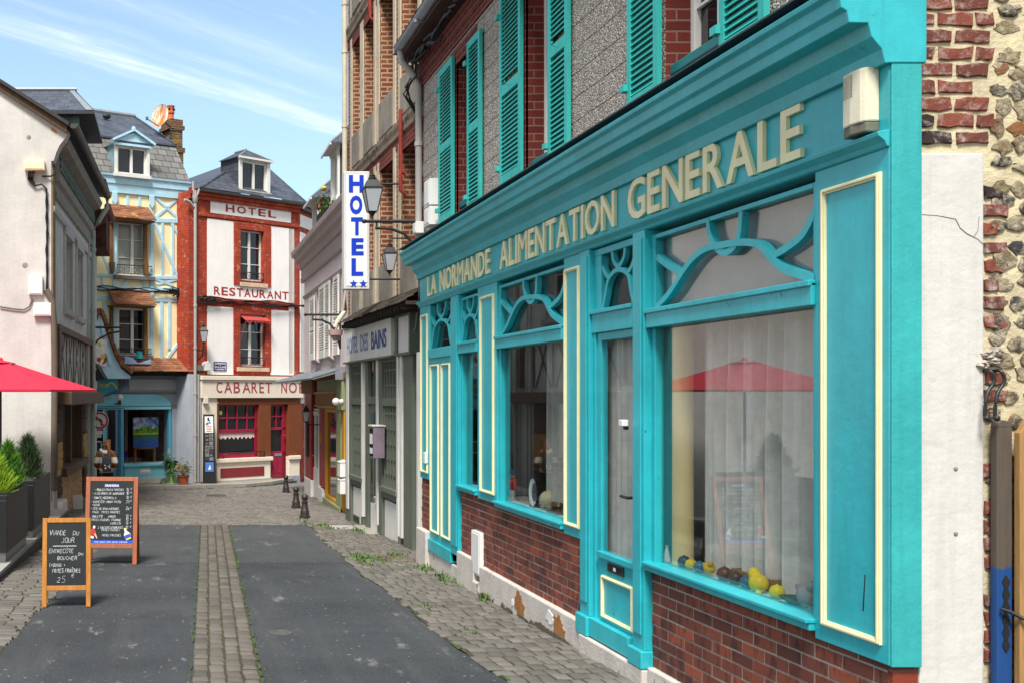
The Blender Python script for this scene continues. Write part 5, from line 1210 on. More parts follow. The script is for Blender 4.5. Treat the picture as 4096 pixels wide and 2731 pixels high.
b=MB(RH); b.tube([A,P],.04,6); b.tube([P,Q],.05,6); b.build('ridge',m_slate,rh)
dz0=z_(Z3,1305,722,.05); dzt=z_(Z3,1285,440,.05); ds=(s_(Z3,1292,.05)+s_(Z3,1520,.05))/2; dw=s_(Z3,1520,.05)-s_(Z3,1292,.05)
dormer(rh,RH,ds,dw,dz0,dzt-dz0,.05,-.85,m_white,.10,.32,hip=.38,name='dormer',mg=.09)
# ground floor
m_brown=wood('brown_timber',sr(122,66,34),.35); m_crim=plain('crimson_paint',sr(150,26,56),.4,.12,4); m_cr=plain('cream_front',sr(232,220,200),.6,.06,4)
f0=RH.rect(Z4,883,1583,640,768,.12)
b=MB(RH); b.box(f0[0],f0[1]+.03,-.02,.12,f0[2],f0[3]); b.box(f0[0]-.02,f0[1]+.05,.0,.17,f0[3],f0[3]+.12); b.box(f0[0],f0[1]+.04,0,.14,z_(Z4,883,650,.12)-.02,z_(Z4,883,650,.12)+.03); fa=b.build('cream_fascia',m_cr,rh,bevel=.01)
b=MB(RH); zc=z_(Z4,985,654,.12),z_(Z4,985,730,.12)
for ch,xa_,xb_ in zip('CABARETNOR',(985,1040,1105,1167,1230,1284,1325,1437,1490,1562),(1025,1093,1150,1222,1270,1315,1372,1476,1545,1605)): b.text(ch,s_(Z4,xa_,.12),s_(Z4,xb_,.12),zc[1],zc[0],.12,.008,.005)
b.build('lettering',plain('mauve_red_paint',sr(164,70,84),.6),fa)
b=MB(RH); b.box(s_(Z4,880),s_(Z4,980),-.02,.06,ZB,f0[2]); b.box(s_(Z4,880),s_(Z4,905),.06,.16,f0[2]-.15,f0[2]); b.build('cream_pier',m_cr,rh)
zt=z_(Z4,1000,770); zl_=z_(Z4,1000,815)
b=MB(RH); x=lambda q:s_(Z4,q,.05)
b.box(x(980),RE,-.25,.05,zl_,zt); b.box(x(980),x(1003),-.25,.05,z_(Z4,980,1215),zl_)
for q0,q1,y in ((1283,1366,1195),(1487,1582,1185)): b.box(x(q0),x(q1),-.25,.05,z_(Z4,q0,y),zl_)
b.build('timber_frame',m_brown,rh,bevel=.012)
w0,w1=x(1003),x(1283); wt,wb=zl_,z_(Z4,1003,1185); wm_=z_(Z4,1003,1000)
b=MB(RH); o=-.04
b.box(w0,w1,-.1,o,wm_-.05,wm_+.05); b.box(w0,w1,-.1,o,wb-.02,wb+.14); b.box(w1-.08,w1,-.1,o,wb,wt); b.box(w0,w0+.04,-.1,o,wb,wt); b.box(w0,w1,-.1,o,wt-.04,wt)
for k in range(1,4): q=w0+(w1-w0)*k/4; b.box(q-.025,q+.025,-.1,o-.01,wm_,wt)
q=(wm_+wt)/2; b.box(w0,w1,-.1,o-.01,q-.025,q+.025)
wf=b.build('bar_window',m_crim,rh,bevel=.005)
b=MB(RH); b.box(w0,w1,-.14,-.09,wb,wt); b.build('pane',m_pane,wf)
b=MB(RH); N=60; c=[]
for i in range(N+1):
    s=w0+.05+(w1-w0-.15)*i/N; c.append((b.P(s,-.075+.012*math.sin(i*1.9),wm_-.05),b.P(s,-.075+.012*math.sin(i*1.9),wm_-.21+.03*math.sin(i*.9)+.02*math.cos(i*2.2))))
for i in range(N): b.f.append([c[i][0],c[i+1][0],c[i+1][1],c[i][1]]); b.m.append(0)
b.build('lace_valance',plain('pink_lace',sr(220,196,190),.9,.15,20),wf,recalc=False)
b=MB(RH); b.tube([(w0+.12,.05,wb-.12),(w0+.14,.1,wb+.08),(w0+.35,.14,wb+.12),(w1-.2,.14,wb+.16),(w1+.15,.12,wb+.14),(w1+.2,.05,wb-.1)],.02,8); b.build('window_bar',m_black,wf,smooth=60)
b=MB(RH); zs=z_(Z4,980,1225,.1); b.box(x(975),x(1372),-.2,.12,wb-.14,wb-.02); b.box(x(975),x(1362),-.2,.06,ZB,wb-.14); b.box(x(1487),RE,-.2,.12,wb-.14,wb-.02); b.box(x(1487),RE,-.2,.06,ZB,wb-.14); sw=b.build('stall_wall',m_cr,rh,bevel=.015)
a=RH.rect(Z4,1013,1318,1258,1325,.06); b=MB(RH); b.box(a[0],a[1],.05,.07,a[2],a[3]); b.build('red_panel',plain('brick_red_panel',sr(128,40,44),.7,.12),sw)
b=MB(RH); b.box(x(975),x(1370),-.1,.075,ZB-.1,z_(Z4,1000,1345,.06)); b.box(x(1487),RE,-.1,.075,ZB-.1,z_(Z4,1000,1338,.06)); b.build('grey_plinth',plain('grey_plinth_paint',sr(150,156,166),.8),sw)
d0,d1=x(1366),x(1487); dt,db=zl_,PZ(32)+.02; b=MB(RH); dh=dt-db; zm1=db+dh*.36; zm2=db+dh*.67; o=-.06
b.box(d0,d0+.08,-.14,o,db,dt); b.box(d1-.16,d1,-.14,o,db,dt); b.box(d0,d1,-.14,o,db,zm1); b.box(d0,d1,-.14,o,zm2-.04,zm2+.04); b.box(d0,d1,-.14,o,dt-.06,dt); b.box((d0+d1)/2-.06,(d0+d1)/2-.02,-.14,o-.01,zm2,dt); b.box(d0,d1,-.14,o-.01,(zm2+dt)/2-.02,(zm2+dt)/2+.02)
for a,c in ((d0+.14,(d0+d1)/2-.08),((d0+d1)/2+.0,d1-.22)): b.box(a,c,o,o+.015,db+.15,zm1-.25)
dr=b.build('door',m_crim,rh,bevel=.006)
b=MB(RH); b.box(d0,d1,-.15,-.12,zm1,dt); b.build('pane',m_pane,dr)
b=MB(RH); b.box((d0+d1)/2-.12,(d0+d1)/2+.16,o,o+.012,zm1-.14,zm1-.06); b.build('letterbox',m_zinc,dr)
b=MB(RH); b.tube([(d1-.1,o,zm1+.5),(d1-.1,o+.07,zm1+.5),(d1-.2,o+.07,zm1+.47)],.014,6); b.build('handle',plain('brass',sr(180,140,60),.3,.1,metal=1),dr)
b=MB(RH); b.text('2',x(988),x(998),z_(Z4,988,805,.06),z_(Z4,988,790,.06),.05,.006,.02); b.build('house_number',m_white,rh)
b=MB(RH); s,z=RH.pt(Z4,1019,870,-.05); b.lathe([(.065,-.085),(.065,-.075),(.01,-.07)],s,z,16,axis='o'); solo(b,'round_sticker',plain('sticker_cream',sr(222,206,130),.5,.3,18),'round cream sticker inside the crimson bar window','sticker')
b=MB(RH); 
for zm,x_,y0,y1 in ((Z3,940,690,1568),(Z4,828,0,1290)):
    s=s_(zm,x_,.1)
s=s_(Z3,942,.1); b.tube([(s,.1,zg-.05),(s,.1,PZ(31)+.05)],.045,10)
b.lathe([(.05,zg-.42),(.075,zg-.38),(.09,zg-.26),(.06,zg-.26)],s,.1,10); b.tube([(s+.12,.15,zg),(s+.09,.12,zg-.12),(s,.1,zg-.28)],.035,8); b.tube([(s-.08,.1,zg+.2),(s-.06,.1,zg-.27)],.035,8); b.tube([(s-.38,.1,zg-.36),(s-.2,.1,zg-.4),(s-.03,.1,zg-.55)],.04,8)
for z in (0,1.3,2.5,-1.2): b.lathe([(.058,z),(.058,z+.06)],s,.1,10)
s2=s_(Z4,858,.08); b.tube([(s2,.08,z_(Z4,858,600,.08)),(s2,.08,PZ(31)+.05)],.035,8); b.build('downpipe',m_pvc,rh,smooth=50)
# chamfered wing to the right
RW2=Fr(*RH.w(RE,0,0)[:2],1280,2450,1); wl_=4.2
b=MB(RW2); hw=(1.05,1.75,-.0,1.5); zu=z_(Z3,1700,1000)
q=[(.85,1.75,zu-1.9,zu-.35),(.85,1.75,-1.95,.3)]
b.wall(0,wl_,ZB,ZG+.1,q,0,.2,0); b.build('corner_wall',m_rp,rh)
b=MB(RW2); b.box(.12,wl_,-.02,.02,ZG-.62,ZG-.24); b.box(.12,.6,-.02,.02,-.3+1.0,zu-.1); b.box(2.0,wl_,-.02,.02,.7,zu-.1); b.box(.1,wl_,-.02,.05,-.28,.62); b.build('corner_render',m_rend,rh)
b=MB(RW2); b.box(0,wl_,-.02,.14,f0[2],f0[3]+.1); b.build('corner_fascia',m_cr,rh)
casement(rh,RW2,*q[0],-.1,m_white,2,3,.05); casement(rh,RW2,*q[1],-.1,m_crim,1,3,.06)
b=MB(RW2); b.box(-.05,wl_,-.05,.12,ZG-.1,ZG+0); b.face([(-.1,E,zr_),(wl_,E,zr_),(wl_,-2.2,zr2-.8)]); b.f[-1].append(len(b.v)); b.v.append(RH.w(*Q)); b.build('corner_roof',m_slate,rh)
# lantern, plate, boxes, totem
LYr=30.9; lx_=lambda px,Y:(px-CX)/FPX*Y
px,py=Z4(898,378); X=lx_(px,30.6); Zl=(CY-py)/FPX*30.6
rl=thing('wall_lantern','black wall lantern on the red brick of the hotel restaurant','lantern',(X,30.9,Zl-.3),0)
lantern(X,30.6,Zl,.30,rl); b=MB(); b.tube([(X-.35,31.0,Zl-.75),(X-.3,30.8,Zl-.62),(X-.05,30.62,Zl-.4),(X,30.6,Zl-.09)],.02,8); b.tube([(X-.35,31.0,Zl-.2),(X-.05,30.6,Zl-.25)],.015,6); b.build('bracket_arm',m_black,rl,smooth=50)
a=RH.rect(Z4,967,1055,515,577,.03); b=MB(RH); np_=thing('street_plate','dark blue enamel street name plate with white lettering','street sign',RH.w((a[0]+a[1])/2,.03,a[2]),RA_)
b.box(a[0],a[1],.02,.04,a[2],a[3],0); b.build('plate',plain('navy_enamel',sr(20,34,110),.3,.05),np_)
b=MB(RH); h_=a[3]-a[2]; w_=a[1]-a[0]
for q in ((a[0]+.03,a[1]-.03,a[2]+.03,a[2]+.045),(a[0]+.03,a[1]-.03,a[3]-.045,a[3]-.03),(a[0]+.03,a[0]+.045,a[2]+.03,a[3]-.03),(a[1]-.045,a[1]-.03,a[2]+.03,a[3]-.03)): b.box(q[0],q[1],.04,.043,q[2],q[3])
for tx,x0,x1,z0,z1 in (('CARREFOUR',.12,.88,.70,.88),('du',.44,.56,.55,.66),('SINGE en HIVER',.06,.94,.32,.52),('Antoine Blondin',.22,.78,.18,.27),('1922 - 1991',.3,.7,.08,.15)): b.text(tx,a[0]+w_*x0,a[0]+w_*x1,a[2]+h_*z0,a[2]+h_*z1,.04,.004,.02 if z1>.5 else 0)
b.build('lettering',m_white,np_)
a=RH.rect(Z4,888,925,512,577,.05); b=MB(RH); b.box(a[0],a[1],0,.2,a[2],a[3]-.06); b.prism([(a[0],a[3]-.06),(a[1],a[3]-.06),((a[0]+a[1])/2,a[3])],0,.2); solo(b,'meter_box',m_plast,'white plastic meter box left of the blue street name plate','meter box',bevel=.015)
a=RH.rect(Z4,845,882,540,575,.05); b=MB(RH); b.box(a[0],a[1],0,.12,a[2],a[3]); [b.tube([(a[0]+.1+.08*k,.06,a[2]),(a[0]+.15+.06*k,.08,a[2]-.3-.1*k)],.012,5) for k in range(3)]; solo(b,'junction_box',plain('grey_box',sr(120,116,108),.6),'small grey junction box with dangling wires beside the white meter box','junction box')
b=MB(RH); r=random.Random(9); z0=z_(Z4,850,70,.08)
for q in range(3):
    b.tube([(R0+.15+(RE-R0)*k/14,.09+.02*q,z0+.05*math.sin(k*.8+q*2)-.05*q+(.0)) for k in range(15)],.018,5)
for k in range(8): s=R0+.3+.08*k; b.tube([(s,.1,z0+r.uniform(-.08,.1)),(s+.06,.14,z0+r.uniform(-.12,.1)),(s+.16,.1,z0)],.02,5)
solo(b,'facade_cable',m_cable,'black cables running along the red hotel between its storeys','cable',smooth=60)
# advertising totem
tY=31.0; px,py=Z4(932,1380); TX=lx_(px,30.8)
tt=thing('display_totem','tall black display totem with posters and photographs on the pavement','display stand',(TX,30.75,PZ(31)),R(4))
TL=rot(TX,30.75,R(4)); b=MB(TL); zt=(CY-Z4(925,880)[1])/FPX*30.75; z0=PZ(31)
b.hexa([(-.30,-.26,z0),(.22,-.26,z0),(.22,.15,z0),(-.30,.15,z0),(-.22,-.24,z0+.05),(.2,-.24,z0+.05),(.2,.12,z0+.05),(-.22,.12,z0+.05)])
b.hexa([(-.185,-.22,z0+.05),(.185,-.22,z0+.05),(.185,.0,z0+.05),(-.185,.0,z0+.05),(-.155,.0,zt),(.155,.0,zt),(.155,.1,zt),(-.155,.1,zt)]); b.build('stand',plain('satin_black',(.018,.018,.02),.35,.1),tt,bevel=.01)
b=MB(TL); Ht=zt-z0-.1
def pane_(f0,f1,x0,x1,m,lift=.006):
    x0*=.35; x1*=.35
    o=lambda f:-.22+.22*f-lift
    b.hexa([(x0,o(f0),z0+.1+Ht*f0),(x1,o(f0),z0+.1+Ht*f0),(x1,o(f0)+.004,z0+.1+Ht*f0),(x0,o(f0)+.004,z0+.1+Ht*f0),(x0,o(f1),z0+.1+Ht*f1),(x1,o(f1),z0+.1+Ht*f1),(x1,o(f1)+.004,z0+.1+Ht*f1),(x0,o(f1)+.004,z0+.1+Ht*f1)],m)
pane_(.72,.97,-.35,.35,0); pane_(.3,.715,-.36,.36,1); pane_(.14,.28,-.34,.34,2)
r=random.Random(6)
for k in range(7):
    f=.305+.058*k
    for q in (-.34,.01): pane_(f,f+.05,q,q+.32,3 if r.random()<.5 else 4,.010); pane_(f+.01,f+.03,q+r.uniform(.02,.1),q+r.uniform(.16,.28),4 if r.random()<.5 else 3,.013)
pane_(.90,.95,-.12,.02,5,.010); pane_(.87,.92,.0,.1,6,.010); pane_(.86,.88,-.2,.15,6,.010)
for k in range(4): pane_(.74+.025*k,.748+.025*k,-.2,.2,7,.010)
pane_(.17,.2,-.1,.12,0,.010); pane_(.2,.23,-.02,.1,0,.010)
b.build('posters',[m_white,m_black,plain('poster_blue',sr(70,120,190),.5),plain('photo_grey',sr(120,120,120),.5,.5,30),plain('photo_dark',sr(56,56,58),.5,.5,30),plain('poster_hair',sr(24,28,40),.5),plain('poster_sky',sr(70,150,210),.5),plain('poster_red',sr(180,60,60),.5)],tt)
FT=Fr(TX,30.75,1,0,1)
b=MB(TL); z=z0+.1+Ht*.835; b.text('60',-.09,-.02,z,z+.07,-.045,.006,.02); b.build('lettering',m_black,tt)
# ================================================================ BLUE AND YELLOW HALF-TIMBERED HOUSE
BL=Fr(.52,31.3,4500,2450,1); BA=math.atan2(2450,4500)
bl=thing('blue_house','yellow half timbered house with light blue beams above a blue art shop','house',BL.w(-1.2,0,PZ(31)),BA)
B0=-6.5; B1=BL.S(Z3,884); s_=lambda zm,x,o=0:BL.S(zm,x,o); z_=lambda zm,x,y,o=0:BL.Z(zm,x,y,o)
m_yel=plain('pale_yellow_render',sr(252,236,188),.85,.07,2,.2,30,streak=.10); m_lb=plain('light_blue_beams',sr(180,220,236),.6,.12,4,.2,25,wear=.95,wc=sr(130,170,186),wsc=9)
zc0,zc1=z_(Z3,600,752,.1),z_(Z3,600,615,.1)
uw=BL.rect(Z3,332,578,950,1372); lw=BL.rect(Z4,302,508,140,470)
ZP=z_(Z4,500,520); ZB2=PZ(31)-.2
sw0,sw1=s_(Z4,340),s_(Z4,655); swz=(z_(Z4,500,1215),z_(Z4,500,838))
b=MB(BL); b.wall(B0,B1,ZP-.3,zc1,[uw,lw],0,.2,0); b.face([(B1,0,ZB2),(B1,-8,ZB2),(B1,-8,zc1),(B1,0,zc1)]); b.build('yellow_wall',m_yel,bl)
b=MB(BL)
def beam(zm,x0,y0,x1,y1,w_,o=.03):
    a=BL.pt(zm,x0,y0); c=BL.pt(zm,x1,y1); k={id(Z3):1/1.96,id(Z4):1/1.742}[id(zm)]*31.3/FPX
    b.beam(a[0],a[1],c[0],c[1],w_*k,-.02,o)
for q in ((845,770,845,1568,70,.05),(308,740,308,1568,34,.05),(600,750,600,1568,30,.05)): beam(Z3,*q)
for q in ((200,912,292,917,28),(620,945,812,952,34),(135,1375,330,1380,22),(585,1392,812,1398,24),(135,1478,840,1492,34),(130,1212,140,1360,20)): beam(Z3,*q,.036)
for q in ((408,745,408,830,24),(502,745,502,838,24),(683,965,683,1385,24),(765,965,765,1390,22),(215,1210,272,1362,20),(152,1215,120,1365,20),(262,830,296,905,20),(225,940,205,1000,20),(215,1395,215,1475,20),(152,1395,152,1475,20),(270,960,240,1040,18)): beam(Z3,*q)
for q in ((630,765,810,935,22),(810,770,630,925,22),(625,965,800,1380,24),(748,965,812,1062,22),(420,1395,362,1472,22),(498,1395,556,1478,22),(620,1402,770,1458,18),(800,1408,640,1450,18)): beam(Z3,*q,.026)
for q in ((205,85,205,520,26),(280,120,280,490,30),(533,95,533,500,24),(600,105,600,500,22),(655,105,655,430,22),(742,80,742,505,55)): beam(Z4,*q,.034)
for q in ((130,75,265,75,24),(555,88,720,92,24),(715,392,640,497,20)): beam(Z4,*q,.028)
b.build('timber_beam',m_lb,bl,bevel=.006)
b=MB(BL); ch_=zc1-zc0; b.extr([(0,zc0),(.06,zc0),(.07,zc0+.46*ch_),(.10,zc0+.5*ch_),(.11,zc0+.86*ch_),(.15,zc0+.9*ch_),(.16,zc1),(0,zc1+.02)],B0,B1+.03); b.build('blue_cornice',m_lb,bl)
for x in (310,601,838):
    b=MB(BL); s=s_(Z3,x,.06); b.prism([(s-.075,zc0),(s+.075,zc0),(s+.075,zc0-.25),(s,zc0-.37),(s-.075,zc0-.25)],.03,.1); b.build('cornice_bracket',m_lb,bl,bevel=.008)
casement(bl,BL,*uw,-.06,m_white,2,3,.06,pane=plain('curtained_pane',sr(150,156,146),.15,.1,3,0,10,spec=.6)); casement(bl,BL,*lw,-.06,m_white,2,3,.06)
m_tbr=tilem('brown_clay_tiles',sr(158,108,80),sr(112,74,56),sr(200,160,44),.60)
for a in (BL.rect(Z3,296,622,836,925,.4),BL.rect(Z4,263,553,35,118,.4)):
    tiles(BL,bl,a[0],a[1],.55,a[2],.05,a[3]+.12,7,.19,m_tbr,5,'tile_hood')
    b=MB(BL); b.box(a[0]+.02,a[1]-.02,0,.5,a[2]-.05,a[2]-.01)
    for s in (a[0]+.12,a[1]-.12): b.box(s-.045,s+.045,.02,.10,a[2]-1.3,a[2]-.05); b.prism([(s-.07,a[2]-1.2),(s+.07,a[2]-1.2),(s+.04,a[2]-1.5),(s-.04,a[2]-1.5)],.02,.16);
    b.build('hood_bracket',plain('ochre_brown_wood',sr(112,80,46),.7,.25),bl)
railing(bl,BL,uw[0]-.05,uw[1]+.05,uw[2]+.02,.26,.1); railing(bl,BL,lw[0]-.05,lw[1]+.05,lw[2]+.02,.17,.1)
m_gsill=plain('grey_sill',sr(104,100,98),.8)
for q in ((uw[0]-.15,uw[1]+.15,-.05,.14,uw[2]-.12,uw[2]-.02),(lw[0]-.1,lw[1]+.1,-.05,.14,lw[2]-.1,lw[2])):
    b=MB(BL); b.box(*q); b.build('window_sill',m_gsill,bl)
# mansard roof, dormer, chimney
zk=z_(Z3,600,335,-.75); zrg=z_(Z3,300,100,-3.2); r0=s_(Z3,490,-3.2); k1=s_(Z3,782,-.75)
def scal():
    n=NT('grey_shingle'); v=n.uv(); 
    t=n.a('ShaderNodeTexBrick',{'Vector':v,'Scale':1,'Color1':(*sr(124,122,118),1),'Color2':(*sr(98,98,96),1),'Mortar':(*sr(62,62,62),1),'Mortar Size':.014,'Brick Width':.3,'Row Height':.2})
    col=n.mix(n.math('MULTIPLY',n.ramp(n.noise(v,1.4,6,.7),.5,.7),.4),t.outputs[0],sr(86,80,70))
    return n.out(col,.7,n.math('SUBTRACT',1,t.outputs[1]),.5,.015)
b=MB(BL); b.face([(B0,.12,zc1),(B1+.02,.12,zc1),(k1,-.75,zk),(B0,-.75,zk)]); b.face([(B1+.02,.12,zc1),(B1+.02,-7,zc1),(k1,-6,zk),(k1,-.75,zk)]); b.build('mansard_slope',scal(),bl)
b=MB(BL)
s=B0
while s<k1-.3:
    b.prism([(s,zk-.05),(s+.4,zk-.05),(s+.4,zk-.35),(s+.2,zk-.62),(s,zk-.35)],-.71,-.69) if 0 else None
    s+=.4
b.face([(B0,-.72,zk),(k1+.03,-.72,zk),(r0,-3.4,zrg),(B0,-3.4,zrg)]); b.face([(k1+.03,-.72,zk),(k1+.03,-6.2,zk),(r0,-3.4,zrg)]); b.face([(B0,-6.2,zk),(k1+.03,-6.2,zk),(r0,-3.4,zrg),(B0,-3.4,zrg)]); b.build('slate_roof',m_slate,bl)
b=MB(BL); b.box(B0,k1+.04,-.80,-.66,zk-.05,zk+.0); b.tube([(B0,-3.4,zrg+.03),(r0,-3.4,zrg+.03)],.08,8,1); b.tube([(k1+.03,-.72,zk+.02),(r0,-3.4,zrg+.02)],.03,6,0); b.build('ridge',[m_slate,m_zinc],bl)
b=MB(BL); sv,zv=BL.pt(Z3,243,128,-2.6); b.ball(sv,-2.55,zv-.02,.14,.1,.09,12); b.build('roof_vent',plain('vent_dark',sr(40,42,46),.6),bl,smooth=60)
da=BL.rect(Z3,318,575,330,610,.14)
dormer(bl,BL,(da[0]+da[1])/2,da[1]-da[0],zc1-.02,da[3]-zc1,.14,-1.6,m_whitew,.08,.34,plain('dormer_cheek',sr(120,150,156),.7,.2),hip=0.02,wm=m_white,ow=m_lb,name='dormer',mg=.06)
b=MB(BL); sc=(da[0]+da[1])/2; w_=(da[1]-da[0])/2; b.prism([(sc-w_-.1,da[3]+.04),(sc+w_+.1,da[3]+.04),(sc,da[3]+.30)],.17,.22); b.beam(sc-w_-.16,da[3]+.02,sc,da[3]+.37,.06,.14,.30); b.beam(sc+w_+.16,da[3]+.02,sc,da[3]+.37,.06,.14,.30); b.ball(sc,.24,da[3]+.41,.06,.06,.06,10); b.build('pediment',m_lb,bl)
b=MB(BL); c0,c1=s_(Z3,728,-2.6),s_(Z3,836,-2.6); zt=z_(Z3,780,160,-2.6); zb=zk-1.5; m=(c0+c1)/2
b.box(c0+.06,c1-.02,-3.1,-2.45,zb,zt-1.0); b.box(c0,c1+.03,-3.15,-2.42,zt-1.05,zt-.9); b.box(c0+.06,c1-.04,-3.1,-2.47,zt-.9,zt-.25); b.box(c0-.02,c1+.02,-3.16,-2.42,zt-.32,zt-.2); b.box(c0+.03,c1-.03,-3.12,-2.46,zt-.2,zt)
ch=b.build('chimney',brick('mossy_chimney_brick',sr(112,76,56),sr(86,62,50),sr(140,120,90),.22,.075,.012,.5,.6,extra=sr(170,140,30),dirt=.95),bl)
b=MB(BL); q=[(.26,0),(.27,.1),(.22,.3),(.20,.75),(.25,.85),(.26,1.0),(.24,1.1),(.24,1.6),(.27,1.65),(.27,1.75),(.2,1.78)]; k=(z_(Z3,780,30,-2.6)-zt)/1.9
b.lathe([(r_*.48,zt+h*k) for r_,h in q],m-.05,-2.78,14)
b.build('chimney_pot',plain('terracotta_pot',sr(186,92,52),.75,.25,5),ch,smooth=35)
b=MB(BL)
for k_ in range(6):
    a=k_*math.pi/3+.3; b.box(m-.05+.112*math.cos(a)-.025,m-.05+.112*math.cos(a)+.025,-2.78+.112*math.sin(a)-.025,-2.78+.112*math.sin(a)+.025,zt+1.22*k,zt+1.45*k)
b.build('pot_hole',m_dark,ch)
# satellite dish
px,py=Z3(680,132); dY=32.4; dx=(px-CX)/FPX*dY; dzz=(CY-py)/FPX*dY
sd=thing('satellite_dish','large rust stained satellite dish fixed to the mossy chimney','satellite dish',(dx+.5,dY,dzz-1.2),0)
b=MB(); N=24; cx,cy,cz=dx,dY,dzz; ax=Vector((-.62,-.74,.18)).normalized(); up=Vector((0,0,1)); u=up.cross(ax).normalized(); v=ax.cross(u)
rings=[]
for r_,d_ in ((.01,0),(.12,.01),(.25,.04),(.35,.08),(.36,.09)):
    ring=[]
    for k_ in range(N):
        a=6.283*k_/N; p=Vector((cx,cy,cz))+u*(r_*.92*math.cos(a))+v*(r_*math.sin(a))+ax*d_; b.v.append(tuple(p)); ring.append(len(b.v)-1)
    rings.append(ring)
for i in range(4):
    for k_ in range(N): b.f.append([rings[i][k_],rings[i][(k_+1)%N],rings[i+1][(k_+1)%N],rings[i+1][k_]]); b.m.append(0)
n=NT('rusty_dish'); p_=n.obj(); sx_=n.a('ShaderNodeMapping',{'Vector':p_,'Scale':(2.2,2.2,.7)}).outputs[0]; zz_=n.a('ShaderNodeSeparateXYZ',{0:p_})
k_=n.math('ADD',n.noise(sx_,1.6,6,.7),n.math('MULTIPLY',zz_.outputs[2],-.10))
m_dish=n.out(n.mix(n.ramp(k_,.29,.42),sr(232,226,206),sr(196,112,40)),.5,n.noise(p_,20),.2)
b.build('dish',m_dish,sd,smooth=60,recalc=True)
b=MB(); P0=Vector((cx,cy,cz))-v*.34+ax*.06; P1=P0+Vector((-.36,-.25,.16)); b.tube([tuple(P0),tuple(P1)],.014,6); b.box(P1.x-.04,P1.x+.04,P1.y-.04,P1.y+.04,P1.z-.03,P1.z+.06); b.tube([(cx+.05,cy+.1,cz-.1),(cx+.28,cy+.15,cz-.3),(cx+.28,cy+.15,cz-.75)],.025,6)
for q in (-.38,-.5,-.62): b.tube([(cx+.24,cy+.1,cz+q),(cx+.62,cy+.2,cz+q+.01)],.016,5)
b.build('mount',plain('galvanised_grey',sr(90,94,98),.5,.2,metal=.5),sd)
# pent roof and the swept A gable
zpt,zpb=z_(Z4,600,500,.05),z_(Z4,600,582,.5)
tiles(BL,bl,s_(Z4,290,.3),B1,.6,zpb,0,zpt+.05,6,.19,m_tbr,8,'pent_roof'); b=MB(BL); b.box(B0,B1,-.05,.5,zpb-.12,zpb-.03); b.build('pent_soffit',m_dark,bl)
go=.75; gx=lambda x:s_(Z4,x,go); gzz=lambda x,y:z_(Z4,x,y,go)
prof=[(178,158),(190,165),(204,195),(222,250),(243,315),(268,390),(295,465),(330,530),(395,582)]
ptsR=[BL.pt(Z4,x,y,go) for x,y in prof]; sc=ptsR[0][0]; ptsL=[(2*sc-s,z) for s,z in ptsR[::-1][:-1]]
b=MB(BL); b.prism([(s,z-.12) for s,z in ptsL]+[(s,z-.12) for s,z in ptsR]+[(ptsR[-1][0],ptsR[-1][1]-.2),(ptsL[0][0],ptsL[0][1]-.2)],.02,go-.08); ga=b.build('swept_gable',m_lb,bl)
b=MB(BL); path=ptsL+ptsR; r=random.Random(31)
for i in range(len(path)-1):
    (s0,z0),(s1,z1)=path[i],path[i+1]; L=math.hypot(s1-s0,z1-z0); n_=max(1,int(L/.11))
    for k in range(n_):
        t0,t1=k/n_,(k+1.35)/n_; A=(s0+(s1-s0)*t0,z0+(z1-z0)*t0); Bq=(s0+(s1-s0)*t1,z0+(z1-z0)*t1); nx,nz=-(z1-z0)/L,(s1-s0)/L; e=.02 if s1<sc+.01 else .0
        up0=.05 if s0>=sc else .02; up1=.02 if s0>=sc else .05
        b.prism([(A[0]+nx*-.06,A[1]-nz*.06),(Bq[0]-nx*.06,Bq[1]-nz*.06),(Bq[0]+nx*up1,Bq[1]+nz*up1),(A[0]+nx*up0,A[1]+nz*up0)],go-.22,go+.02)
b.build('verge_tiles',m_tbr,ga)
b=MB(BL); ww=.06
inner=[(sc+(s-sc)*.62,z-.28) for s,z in ptsR[1:7]]; 
b.strip([(sc,ptsR[0][1]-.3)]+inner,.10,go-.08,go-.03); b.strip([(sc,ptsR[0][1]-.3)]+[(2*sc-s,z) for s,z in inner],.10,go-.08,go-.03); b.build('gable_batten',plain('pale_blue_batten',sr(190,220,230),.6),ga)
a=BL.rect(Z4,148,217,342,545,go); b=MB(BL)
def abstract():
    n=NT('abstract_daubs'); p=n.obj(); vo=n.a('ShaderNodeTexVoronoi',{'Vector':p,'Scale':9.0,'Randomness':1.0}); c=vo.outputs['Color']
    h=n.a('ShaderNodeSeparateColor',{0:c}); rp=n.a('ShaderNodeValToRGB',{0:h.outputs[0]}); e=rp.color_ramp; e.interpolation='CONSTANT'
    cols=[(0,sr(226,224,218)),(.3,sr(214,186,50)),(.45,sr(230,228,222)),(.6,sr(180,60,50)),(.68,sr(60,90,150)),(.76,sr(40,44,50)),(.84,sr(222,216,200)),(.93,sr(150,160,170))]
    while len(e.elements)<len(cols): e.elements.new(.5)
    for q,(pos,cc) in zip(e.elements,cols): q.position=pos; q.color=(*cc,1)
    return n.out(rp.outputs[0],.6,n.noise(p,30),.4)
b.box(a[0],a[1],go-.05,go+.03,a[2],a[3]); solo(b,'painted_panel',abstract(),'abstract splashed colour panel hanging on the blue swept gable','panel')
